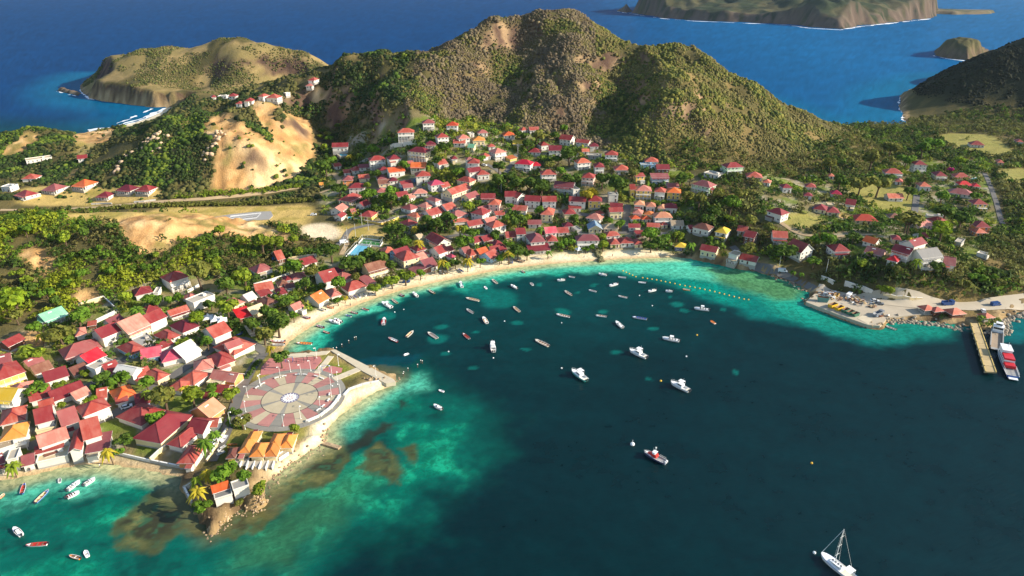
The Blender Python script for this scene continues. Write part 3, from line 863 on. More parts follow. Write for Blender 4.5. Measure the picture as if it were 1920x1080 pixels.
# ------------------------------------------------------------------ far islands: relief of their own
def island(name, base_px, ridge, step, seed, cols, cliff=20, edge=None):
    base = [at_z(a, b) for a, b in base_px]
    xs, ys = [p[0] for p in base], [p[1] for p in base]
    gx, gy = np.arange(min(xs) - 20, max(xs) + 20, step), np.arange(min(ys) - 20, max(ys) + 20, step)
    X, Y = np.meshgrid(gx, gy)
    s = sdf(X + (fbm(X, Y, step * 6, 3, seed) - 0.5) * step * 5, Y + (fbm(X, Y, step * 6, 3, seed + 9) - 0.5) * step * 5, base)
    Z = np.zeros(X.shape)
    for rx, ry, rz, rw in ridge:
        Z = np.maximum(Z, rz * np.exp(-((X - rx) ** 2 + (Y - ry) ** 2) / (2 * rw * rw)))
    rid = 1 - np.abs(2 * fbm(X, Y, step * 14, 4, seed + 3) - 1)
    Z = (Z * (0.62 + 0.5 * rid)) * smooth(0, edge or step * 5, s) + np.minimum(np.maximum(s, 0) * 0.9, cliff * (0.6 + 0.8 * rid))
    Z = np.where(s > 0, Z, -3)
    n1, n2 = fbm(X, Y, step * 9, 4, seed + 5), fbm(X, Y, step * 3, 3, seed + 7)
    C = np.zeros(X.shape + (3,)) + lin(*cols[0])
    C = mixc(C, lin(*cols[1]), smooth(0.45, 0.6, n1))
    C = mixc(C, lin(*cols[2]), (1 - smooth(step * 2, step * 7, s)) * smooth(0.3, 0.5, n2))
    C *= (0.6 + 0.8 * n2)[..., None] * (0.8 + 0.4 * fbm(X, Y, step * 1.2, 2, seed + 11))[..., None]
    ny_, nx_ = X.shape
    ii = np.arange(ny_ * nx_).reshape(ny_, nx_)
    Fq = np.stack([ii[:-1, :-1], ii[:-1, 1:], ii[1:, 1:], ii[1:, :-1]], -1).reshape(-1, 4)
    zf = Z.ravel()
    Fq = Fq[(zf[Fq] > -2.5).any(1)]
    us = np.unique(Fq); rm = np.full(X.size, -1); rm[us] = np.arange(len(us))
    o = np_mesh(name, np.stack([X.ravel(), Y.ravel(), zf], 1)[us], rm[Fq], M_GROUND, col=C.reshape(-1, 3)[us])
    o['kind'] = 'structure'
    return o

def rp(px, dist, z, w):
    d = ray(px, 0)
    return (d[0] / d[1] * dist, dist, z, w)
island('far_island', [(1186, 24), (1240, 33), (1300, 38), (1400, 42), (1490, 46), (1520, 51), (1575, 54), (1612, 48), (1690, 40), (1745, 34), (1762, 24), (1740, 6), (1500, -4), (1300, 2), (1200, 14)],
       [rp(1215, 2800, 70, 90), rp(1290, 2950, 110, 170), rp(1400, 3000, 150, 230), rp(1520, 2900, 150, 200), rp(1560, 2330, 62, 75), rp(1640, 2850, 130, 180), rp(1710, 2800, 80, 110), rp(1540, 2600, 80, 130)], 7, 301, ((50, 58, 38), (80, 76, 50), (88, 74, 62)))
island('islet', [(1749, 103), (1775, 109), (1812, 113), (1850, 107), (1858, 99), (1840, 90), (1790, 88), (1756, 93)], [rp(1800, 1435, 31, 60), rp(1828, 1430, 29, 45), rp(1772, 1420, 25, 35)], 2.5, 331, ((84, 80, 50), (112, 98, 68), (96, 80, 62)), 3, 19)
island('sand_spit', [(1745, 26), (1800, 28), (1862, 26), (1862, 22), (1800, 22), (1745, 20)], [rp(1770, 2800, 8, 60)], 12, 341, ((72, 76, 48), (92, 88, 60), (110, 98, 74)), 7)
island('skerry', [(1160, 21), (1176, 24), (1184, 21), (1172, 17)], [rp(1172, 2980, 22, 25)], 6, 351, ((96, 80, 62), (110, 94, 70), (92, 76, 60)))
island('rock_reef', [(108, 170), (130, 176), (148, 180), (150, 176), (124, 168)], [rp(128, 985, 4, 10)], 2.0, 361, ((96, 80, 62), (70, 56, 46), (120, 104, 84)))
# ------------------------------------------------------------------ the town: every house is a thing
# rows: near eave line x1 y1 x2 y2 (in the crop of the header), depth m, storeys, roof form, roof colour, wall colour, extras
# header: @ x0 y0 scale.   form: h hip, g gable along the eave, G gable across, f flat, s lean-to.  extras: n digit = dormers, b balcony, p porch.  leading + = wing of the house above
HOUSES = """
@ 0 700 6
110 260 360 200 8 1 h p p
-70 300 130 312 8 2 g y w b
340 325 585 255 9 1 g r w
600 322 960 190 8 1 g c w 3
860 300 1025 225 6 1 g p w
450 405 610 360 5 2 g r w
405 578 610 522 10 2 g r w
390 665 640 610 6 1 f k c
700 605 895 540 11 1.5 g p w
935 490 1240 370 8 2 h r w b
1090 290 1200 270 7 1 g s w
1310 320 1535 240 9 1 h O w
+1310 345 1440 310 3 1 s r w
1530 370 1690 330 6 1 s c v
1310 490 1590 588 10 1 h r w
950 775 1150 715 13 2 g r w
+780 910 920 880 12 2 G r w
455 850 780 740 8 2 g p w
+395 915 715 830 3 1.5 s r w
400 1030 775 945 8 1 f t w
965 910 1225 862 8 1 s m w
250 1055 390 1020 6 1 g m w
0 780 290 715 9 2 h o w b
0 590 280 520 10 1.5 h r w
-60 900 180 820 8 2 f t w
60 1000 200 970 6 2 f w w
-60 1050 55 1010 6 1 g m w
@ 0 540 6
95 665 285 575 6 1 g c b
510 385 760 290 8 1 g g w p
+430 400 505 385 6 1 s g w
1525 105 1720 60 8 1 h r w 1
+1720 75 1780 70 7 1 f w w
850 545 975 515 7 1 h p w
985 430 1080 415 3 0.8 s r b
1150 570 1365 480 9 2 g r w 2
1445 520 1690 412 13 2 g p c 3b
1690 405 1880 322 9 2 g r w 2
1250 420 1400 352 6 1 g m w
1640 300 1815 240 7 1 h r w
735 800 1145 668 10 1 h p c p
1010 860 1200 760 9 1.5 g C w
+1070 930 1290 820 6 2 f w w
1475 755 1650 680 11 1 h r l
1560 665 1760 595 10 0.8 f k k
330 895 505 822 6 1 g m w
400 975 600 900 7 1 g b w
520 1065 775 985 8 1 g r w
840 990 1010 920 7 0.8 g b k
1220 980 1370 920 9 1 g r w
1490 985 1610 905 9 2 G w w
1770 1045 1910 972 9 1 h r c
1560 1010 1700 960 6 1 g r c
-20 865 130 830 7 2 g m c
-60 1060 285 940 12 2 h r y b
@ 240 500 6
475 200 690 130 10 2 h r w 2b
735 420 985 320 7 2 f w w
690 380 810 332 6 1 h p w
480 555 690 487 5 1 g r w p
615 745 805 667 11 1 h c w 1
440 840 592 772 10 1 h r w
970 805 1165 722 10 2 g r w 4
1190 1000 1430 872 13 1 h r w
+1130 930 1290 870 5 2 g p p
150 1040 375 1000 8 1 g P l
385 1080 650 1015 9 1 h P w
640 1045 830 945 12 1 g w w
370 930 520 872 4 1 s r w
1190 452 1315 397 8 1 h p c 1
1355 388 1455 345 7 1 g w w
1560 445 1690 392 9 1 h b c 2
1400 540 1550 482 7 1 g t c 2
1250 592 1400 550 8 0.8 s C b
1440 287 1640 250 8 1 g r w
1500 340 1625 302 5 0.8 s r w
1690 322 1790 300 7 1 h r w
1700 225 1810 200 6 1 h b c
1780 250 1880 230 4 1 s b c
1450 85 1630 30 9 1 h m w
1370 760 1530 715 6 0.8 s t k
@ 360 600 3
145 265 245 228 11 1 h r c
10 290 120 270 8 1 h p w
@ 240 700 6
925 505 1090 388 10 1 g h o
440 805 600 845 11 1 h r w
+650 650 840 685 8 1 g c w
+860 605 1000 603 5 1 g r w
60 738 370 795 17 1.2 h r c
555 1022 748 1020 9 1 h r o
1300 802 1430 802 7 1 h o c
1245 895 1370 893 7 1 h o c
1370 938 1520 937 7 1 h o c
1520 936 1670 932 7 1 h o c
1570 832 1700 832 7 1 h o c
1700 838 1845 835 7 1 h o c
1105 957 1200 952 5 0.8 h b y
915 55 1195 100 6 1 g p o
870 112 1050 142 8 0.8 f t c
550 92 740 135 9 1 h r w
440 172 600 203 7 1 h r w
980 212 1110 222 5 0.8 g c b
840 282 940 302 4 0.8 g c b
@ 340 860 7.2
700 478 935 400 4.2 1.5 f k w
+440 562 700 482 5.0 1.2 f k w
+430 470 650 397 2.4 1.3 s O w
@ 480 440 6
250 300 328 282 11 1 g r b
370 302 690 262 5 1 f t c
510 358 690 307 8 1 g r w
330 522 410 502 5 1 h c w
410 512 570 482 7 1 h m w
770 542 945 492 12 2 g r w
940 430 1000 397 7 1 h c w
960 525 1110 472 9 1 h p w 1
1040 652 1250 587 9 1 h r w 1
1255 572 1350 537 8 0.8 s m b
710 787 830 722 10 1 g O w
850 712 965 682 9 1 h p w
440 862 545 817 6 1 g p w
1270 422 1490 362 9 2 g b c b
@ 640 360 6
90 112 240 42 9 1 h r c p
255 167 335 132 7 1 g r w
0 225 80 172 8 1 g p w
0 290 60 252 5 1 g r w
115 226 170 216 4 0.8 g p o
200 277 340 290 9 1.2 h r y
665 187 782 218 8 1 h p w
960 187 1050 152 8 1 h p c
1060 117 1120 97 9 2 h m w b
1000 280 1190 227 9 1 g r w
1190 217 1300 182 9 1 g r w
1280 302 1430 252 9 1 h m w
850 297 930 267 9 1 h s c
650 347 745 387 8 1 h r w
1270 347 1440 332 4 0.8 s s w
1440 392 1600 362 7 1 g r w
1640 352 1760 322 6 1 g p w
1700 412 1860 377 9 2 h r w
1590 267 1690 217 9 2 h r w
1560 217 1690 182 5 1 g m w
1650 157 1780 162 9 2 h s p
1740 267 1840 252 5 1 g r w
1440 87 1560 47 8 1 g p c
1570 82 1730 82 7 1 g r w p
945 517 1090 597 9 1 g c w
870 522 930 502 5 0.8 g t c
850 672 960 642 8 1 h r w
480 697 610 672 8 1 h s b
620 717 780 667 7 2 g r l
700 782 885 732 12 2 h r c
900 777 980 747 9 1 g p c
1100 702 1210 662 9 1.5 g r w 2
1210 672 1270 652 6 1 g r w
920 722 1000 692 6 1 h p w
755 862 830 917 10 0.8 s m b
960 872 1090 832 11 1 g m w
1240 747 1300 727 5 0.8 h P w
1500 577 1590 552 7 1 g r c
1610 562 1720 532 7 1 g r w
1450 722 1560 692 8 1 h r o
1570 717 1670 687 8 1 g O o
1390 692 1470 672 7 1 g m w
1720 622 1840 602 8 1 h r w
1690 767 1790 717 9 1 g r l
1690 662 1800 642 5 1 g r w
1790 667 1865 652 5 1 g c w
@ 920 360 6
180 522 290 512 8 1 g r c
290 482 395 477 8 2 g r w
400 907 400 907 1 0 x x x
380 112 555 122 8 2 g r w 4
580 122 740 122 8 2 g r w 3
240 212 400 222 7 1 g r w
50 267 150 267 5 1 g s w
880 117 1070 127 7 2 g r w
+880 192 1020 192 4 1 s c w
1095 122 1250 127 9 2 h r y
560 270 702 277 12 2 h s c
830 262 960 257 8 1.5 h r c
1070 302 1230 327 8 1 h p w 1
1200 257 1280 252 5 1 h r w
1340 182 1480 192 6 2 g r w
+1340 237 1490 232 6 2 g r c
420 372 570 372 6 1 g m w
620 472 750 462 8 2 g P w 2
760 467 880 462 7 1 g r w
825 397 930 392 6 1 h c w
450 577 620 562 13 2 h m w
+430 662 672 642 6 0.9 s c w p
640 562 755 557 9 1 h r w
960 442 1030 432 7 0.8 f k k
1100 432 1260 432 9 1 G B c
1270 422 1440 422 7 1 h t c
970 557 1225 552 8 2 h m w b
1300 507 1460 492 6 1 h r w
1345 602 1460 597 8 1 h r c
1460 592 1620 587 8 1 h r w
1620 607 1720 602 8 1 h r c
530 497 610 482 5 1 g r w
1640 482 1730 477 4 1 s c b
@ 880 220 6
400 907 530 907 8 2 g c w
+540 922 640 892 8 2 G r w
590 152 670 142 6 1 h r w
680 162 785 157 6 1 g r w
385 232 515 227 8 1 h O w
100 187 210 182 7 1 h p w
0 197 60 192 6 1 f w w
40 277 180 272 8 1.5 h o c
-20 347 50 352 6 1 g g c
215 347 295 342 6 1 h s w
290 422 420 402 9 2 h p w b
160 457 250 442 7 1 h s w
490 312 610 312 7 0.8 s y w
460 482 540 462 5 0.8 s o y
660 407 800 412 8 1 h r w
810 332 905 322 8 1.5 h c w
895 377 1040 377 9 2 g c w 5
510 527 690 542 8 2 h C w b
+690 552 805 552 7 1 h C w
810 662 980 657 8 2 h s w b
1010 252 1140 267 9 2 g c w
1195 282 1340 297 6 2 g r w
1350 337 1455 337 7 1 h c w
1270 387 1350 387 5 1 g s w
1320 432 1480 442 7 1 f y k
1525 427 1670 432 8 2 h s w b
1215 522 1370 512 8 2 h s w b
1410 562 1520 562 9 2 h r w b
1640 592 1800 592 9 1.5 h s w
1260 692 1400 702 9 2 h r p b
950 792 1165 812 8 2 g m w 1b
+1168 832 1250 822 8 2 f w w
1565 892 1680 892 6 2 f k w
@ 600 220 6
140 387 320 382 8 1.5 g c w 3
875 217 1060 212 8 2 h s w 1b
1155 87 1290 82 8 2 h p w b
1420 97 1550 97 8 2 h O w b
1320 247 1450 237 8 2 h r w b
1175 327 1305 322 7 1 h c w p
1560 257 1690 247 8 2 h p w
1500 307 1635 307 6 1 g s w
990 427 1190 447 9 2 h c c b
780 507 920 492 8 1.5 h r w
560 512 740 497 8 2 h r w b
1340 552 1440 532 8 1 g r w 2
1480 482 1550 477 6 1 h c w
1020 587 1190 587 8 1 g O g p
980 547 1060 537 6 1 g p w
370 607 490 592 8 1 h r w
270 632 380 622 6 1 g r w
440 572 560 562 6 1 g m w
165 562 245 552 6 1 g r w
670 607 790 592 6 1 h r w 1
780 642 960 622 8 1.5 g O w
250 717 370 712 9 2 h m o
440 702 560 692 7 1 g r c
650 712 760 702 9 1 h m w
780 732 880 722 7 1 h c w
660 762 790 752 7 1 g b c
920 772 1040 752 6 1 g r w
940 802 1050 792 6 1 g p w
320 807 500 802 8 2 h r w
630 857 740 852 8 1 h p w
1080 692 1245 682 9 2 h r w
1250 782 1400 762 8 2 h P w 2
1380 802 1470 782 7 1 g s w
1535 727 1685 754 8 1 h r c
1660 532 1790 532 9 3 h c w b
+1650 492 1720 487 5 3 h m w
1680 632 1820 612 7 2 g c w
1770 662 1910 652 7 1.5 h r w
880 902 1000 882 7 1 g r w
960 932 1080 902 6 1 g p w
1050 872 1210 862 7 1 h p w
0 772 45 767 5 0.8 g o c
1490 897 1700 822 9 1.2 g r c
@ 1140 260 6
415 272 565 277 8 1 h s w
+365 312 540 312 5 1 f w l
550 352 695 352 8 2 g r b
315 432 420 427 5 2 s s y
490 447 690 447 6 2 s m l b
310 602 490 607 9 2 h p y b
+250 592 308 592 8 2 g c y
520 612 640 622 8 2 h r w b
660 622 815 632 8 2 h O y
670 552 800 552 6 1 g m w
295 757 410 762 7 1.5 h h w
425 777 535 782 7 1.5 h h w
555 792 635 802 7 1.5 h h w
640 792 780 797 8 1.5 h r w
275 852 380 862 7 1.5 h p p
400 862 500 872 6 1.5 h o c
265 912 370 907 5 1 h O w
380 917 490 917 5 1 h O c
525 902 725 902 8 2 h h w b
235 1007 365 1007 5 1 g r w
440 997 580 1002 5 1 g s w
600 977 680 972 4 1 h r c
715 987 855 987 7 1 g t w
940 542 1140 587 9 2 h m g b
1150 582 1225 577 6 1 h r o
1070 402 1240 442 8 1 f w w
1340 322 1530 312 8 2 h r g b
1560 432 1740 442 9 1 h s w
+1740 492 1825 502 6 1 h s w
@ 1240 380 6
1185 100 1350 150 8 2 h r w
345 307 530 347 8 1.5 h b w
320 302 370 297 5 1 g r w
600 347 730 372 9 2 h y w p
920 397 1040 422 8 2 g r b
+850 332 960 347 7 1 g r k
1255 402 1420 412 8 1.5 g s w p
1570 570 1715 532 10 2 G c w
150 502 280 512 6 1 h y v
430 557 610 592 7 1.5 g r c
745 612 850 642 7 2 f t w p
870 672 1060 712 7 1 g r w
@ 1240 240 3.6
820 407 885 407 7 1.5 h r w
975 397 1045 402 7 1 h r w
960 457 1020 462 5 1 h r w
1130 325 1170 327 5 1 h s w
@ 1540 260 6
110 622 230 632 7 1 h C w
270 737 380 752 8 1.5 g r w
70 752 165 757 6 0.8 f t c
60 832 210 842 9 1 h r c
-90 792 55 812 9 1 h r c
380 922 640 932 9 1 h O c
760 672 930 672 7 1 g s w
770 887 900 892 6 1 h b k
1110 992 1290 972 10 1 h p p
+1295 942 1410 922 7 1 h r p
1190 872 1390 887 4 0.8 f w w
720 387 920 397 9 1.5 h s w b
830 482 915 492 7 1 h s w
1050 292 1195 297 8 3 h c w b
1290 417 1420 422 9 1.5 h r c b
1500 432 1680 442 8 1 h s c
1550 517 1700 522 6 1 h C w p
1710 537 1795 542 6 1 h C w
1430 607 1700 642 9 1 h m w
1715 737 1880 742 8 2 h s y b
1110 537 1240 542 8 1.5 h s w
1740 992 1910 1002 9 2 h r o
+1740 1062 1870 1062 6 1 h s o
1680 67 1840 77 9 1 h c w
2200 35 2280 40 9 1.5 h r w
1980 268 2060 274 8 1 h s c
@ 1540 400 6
460 312 600 352 7 1 g O w
150 432 330 427 9 1.5 h c w p
480 442 680 492 7 1 g m p
790 412 990 467 7 2 g r w b
730 532 850 562 7 1 h C w
800 292 900 302 6 1 h r c
1050 372 1190 332 7 1 g r w
1140 282 1210 272 6 1 g r w
1130 532 1360 502 9 2 g k w b
1370 592 1500 612 9 1 g m w
1490 322 1580 342 8 0.8 f w k
1740 447 1870 482 4 0.8 f w w
@ 0 260 6
175 627 282 654 9 1 h r w p
480 582 630 592 11 1 h m w p
820 547 960 562 12 1 h O w p
240 457 400 452 9 1 h r w
1085 657 1220 662 8 1 h c w p
1315 592 1470 607 9 1 h c w p
1530 597 1680 607 9 1 h c w p
0 547 110 552 8 1.5 f k w
290 257 590 217 8 1 f t w
870 232 980 222 7 1 g r w
@ 380 150 7.385
120 242 190 237 7 1 h r w
200 227 330 227 7 1 f w w
350 242 460 242 7 1 h r w
580 322 690 322 8 1 h r w
455 347 540 347 6 1 h r w
765 232 840 237 8 1.5 h r w
870 237 1030 242 9 1.5 h r w
1480 82 1560 87 7 1 h r w
1470 127 1560 127 7 1 h r w
1440 207 1530 207 7 1 h p w
1115 182 1150 187 5 1 f w w
"""

def parse_houses():
    x0 = y0 = 0; sc = 1
    out = []
    for ln in HOUSES.strip().split('\n'):
        t = ln.split()
        if t[0] == '@':
            x0, y0, sc = float(t[1]), float(t[2]), float(t[3]); continue
        wing = t[0].startswith('+')
        v = [float(q) for q in ([t[0][1:]] if wing else [t[0]]) + t[1:6]]
        if v[5] == 0: continue
        rec = dict(a=(x0 + v[0] / sc, y0 + v[1] / sc), b=(x0 + v[2] / sc, y0 + v[3] / sc), d=v[4], st=v[5], form=t[6], roof=t[7], wall=t[8], ex=t[9] if len(t) > 9 else '', wing=wing)
        out.append(rec)
    return out

STH = 2.35
HREC = parse_houses()
def house_frame(h):
    """turn the two eave ends into a footprint: base centre, heading, length"""
    wallh = h['st'] * STH + 0.2
    # eaves are level: find their height at the middle, then put both ends on that plane
    _, _, gz = hit((h['a'][0] + h['b'][0]) / 2, (h['a'][1] + h['b'][1]) / 2, up=wallh)
    ax, ay = at_z(*h['a'], gz + wallh)
    bx, by = at_z(*h['b'], gz + wallh)
    # keep both ends at the depth of their middle when the ground fools the eye
    L = math.hypot(bx - ax, by - ay)
    if L > 34 or L < 2.4:
        mx, my = (h['a'][0] + h['b'][0]) / 2, (h['a'][1] + h['b'][1]) / 2
        cx_, cy_, cz_ = hit(mx, my, up=wallh)
        k = px_per_m(cx_, cy_, cz_)
        half = max((h['b'][0] - h['a'][0]) / k / 2, 1.8)
        ax, ay, bx, by = cx_ - half, cy_, cx_ + half, cy_
        L = 2 * half
    th = math.atan2(by - ay, bx - ax)
    L = max(L - 0.7, 2.2)
    D = h['d']
    cx_ = (ax + bx) / 2 - math.sin(th) * (D / 2 + 0.35)
    cy_ = (ay + by) / 2 + math.cos(th) * (D / 2 + 0.35)
    h.update(x=cx_, y=cy_, th=th, L=L, D=D - 0.0, wh=h['st'] * STH + 0.2)
    c, s = math.cos(th), math.sin(th)
    corners = [(cx_ + c * u - s * v, cy_ + s * u + c * v) for u in (-L / 2, L / 2) for v in (-D / 2, D / 2)]
    g = [max(float(hgt(px, py)), 0.3) for px, py in corners]
    front = [max(float(hgt(cx_ + c * u + s * D / 2, cy_ + s * u - c * D / 2)), 0.3) for u in (-L / 2, 0, L / 2)]
    h['floor'] = max(sum(front) / 3, sum(g) / 4 - 0.2, max(g) - 2.2)
    h['low'] = min(g) - 0.6
    h['corners'] = [corners[i] for i in (0, 2, 3, 1)]

for h in HREC:
    house_frame(h)
    big = [(h['x'] + (p[0] - h['x']) * 1.25, h['y'] + (p[1] - h['y']) * 1.25) for p in h['corners']]
    xs, ys = [q[0] for q in big], [q[1] for q in big]
    i0, i1 = max(int((min(xs) - GX0) / GS), 0), int((max(xs) - GX0) / GS) + 2
    j0, j1 = max(int((min(ys) - GY0) / GS), 0), int((max(ys) - GY0) / GS) + 2
    OCC[j0:j1, i0:i1] = np.maximum(OCC[j0:j1, i0:i1], in_poly(GXX[j0:j1, i0:i1], GYY[j0:j1, i0:i1], big))

def roof_shape(form, L, D, wh, oh=0.6):
    """vertices and faces of the roof sheet (top faces first), ridge lines, and gable triangles for the wall"""
    a, b = L / 2 + oh, D / 2 + oh
    z0 = wh
    lines, tri = [], []
    if form in 'hg' and not (form == 'h' and False):
        along = L >= D or form == 'g'
    if form == 'h':
        m = min(a, b); rz = z0 + m * 0.6
        e = [(-a, -b, z0), (a, -b, z0), (a, b, z0), (-a, b, z0)]
        if abs(a - b) < 0.6:
            v = e + [(0, 0, rz)]; f = [(0, 1, 4), (1, 2, 4), (2, 3, 4), (3, 0, 4)]
            lines = [(0, 4), (1, 4), (2, 4), (3, 4)]
        elif a > b:
            v = e + [(-(a - b), 0, rz), (a - b, 0, rz)]; f = [(0, 1, 5, 4), (1, 2, 5), (2, 3, 4, 5), (3, 0, 4)]
            lines = [(4, 5), (0, 4), (3, 4), (1, 5), (2, 5)]
        else:
            v = e + [(0, -(b - a), rz), (0, b - a, rz)]; f = [(0, 1, 4), (1, 2, 5, 4), (2, 3, 5), (3, 0, 4, 5)]
            lines = [(4, 5), (0, 4), (1, 4), (2, 5), (3, 5)]
        n = 4
    elif form == 'g':
        rz = z0 + b * 0.62
        v = [(-a, -b, z0), (a, -b, z0), (a, b, z0), (-a, b, z0), (-a, 0, rz), (a, 0, rz)]
        f = [(0, 1, 5, 4), (2, 3, 4, 5)]; lines = [(4, 5)]
        zr = rz - oh * 0.62
        tri = [[(-L / 2, -D / 2, wh), (-L / 2, 0, wh + D / 2 * 0.62), (-L / 2, D / 2, wh)], [(L / 2, D / 2, wh), (L / 2, 0, wh + D / 2 * 0.62), (L / 2, -D / 2, wh)]]
    elif form == 'G':
        k = 0.62 if L < 9 else 0.8
        rz = z0 + a * k
        v = [(-a, -b, z0), (a, -b, z0), (a, b, z0), (-a, b, z0), (0, -b, rz), (0, b, rz)]
        f = [(3, 0, 4, 5), (1, 2, 5, 4)]; lines = [(4, 5)]
        tri = [[(-L / 2, -D / 2, wh), (L / 2, -D / 2, wh), (0, -D / 2, wh + L / 2 * k)], [(L / 2, D / 2, wh), (-L / 2, D / 2, wh), (0, D / 2, wh + L / 2 * k)]]
    elif form == 's':
        rz = z0 + 2 * b * 0.2
        v = [(-a, -b, z0), (a, -b, z0), (a, b, rz), (-a, b, rz)]
        f = [(0, 1, 2, 3)]; lines = []
        tri = [[(-L / 2, -D / 2, wh), (-L / 2, D / 2, wh + D * 0.2), (-L / 2, D / 2, wh)], [(L / 2, D / 2, wh), (L / 2, D / 2, wh + D * 0.2), (L / 2, -D / 2, wh)], [(L / 2, D / 2, wh), (-L / 2, D / 2, wh), (-L / 2, D / 2, wh + D * 0.2), (L / 2, D / 2, wh + D * 0.2)]]
    return v, f, lines, tri

hr = random.Random(21)
M_TANK = paint('tank_blue', (60, 110, 160), 0.5, 0.1)
WIN_CACHE = {}
def win_mesh(kind):
    if kind not in WIN_CACHE:
        m = MB()
        if kind == 'window':
            m.box(-0.62, 0.62, -0.05, 0.02, -0.08, 1.28, 0); m.box(-0.5, 0.5, -0.065, 0.0, 0.02, 1.18, 1); m.box(-0.04, 0.04, -0.09, -0.02, 0.0, 1.2, 0)
            m.box(-0.72, 0.72, -0.14, 0.0, -0.16, -0.08, 0)
            WIN_CACHE[kind] = m.mesh('window', [M_TRIM, M_GLASS])
        else:
            m.box(-0.62, 0.62, -0.06, 0.02, 0.0, 2.2, 0); m.box(-0.48, 0.48, -0.08, 0.0, 0.05, 2.08, 1)
            WIN_CACHE[kind] = m.mesh('door', [M_TRIM, M_DOOR])
    return WIN_CACHE[kind]

DORM_CACHE = {}
def dormer_mesh(roof, wall):
    k = (roof, wall)
    if k not in DORM_CACHE:
        m = MB()
        m.box(-0.7, 0.7, 0.0, 2.4, 0.0, 1.15, 0)
        m.quad([(-0.7, 0, 1.15), (0.7, 0, 1.15), (0, 0, 1.75)], 0)
        m.quad([(-0.95, -0.3, 1.0), (0, -0.3, 1.85), (0, 3.6, 1.85), (-0.95, 3.6, 1.0)][::-1], 1)
        m.quad([(0.95, -0.3, 1.0), (0, -0.3, 1.85), (0, 3.6, 1.85), (0.95, 3.6, 1.0)], 1)
        m.box(-0.42, 0.42, -0.05, 0.0, 0.15, 1.05, 2)
        DORM_CACHE[k] = m.mesh('dormer', [WALL[wall], ROOF[roof], M_GLASS])
    return DORM_CACHE[k]

def solid_sheet(v, f, t=0.14):
    """give a roof sheet a thickness and white fascia boards: top faces slot 0, underside and rim slot 1"""
    n = len(v)
    vv = list(v) + [(x, y, z - t) for x, y, z in v]
    ff, mi = [tuple(q) for q in f], [0] * len(f)
    edges = {}
    for q in f:
        for i in range(len(q)):
            a_, b_ = q[i], q[(i + 1) % len(q)]
            edges[(a_, b_)] = 1
    for q in f:
        ff.append(tuple(n + i for i in reversed(q))); mi.append(1)
    for (a_, b_) in list(edges):
        if (b_, a_) not in edges:
            ff.append((b_, a_, n + a_, n + b_)); mi.append(1)
    return vv, ff, mi

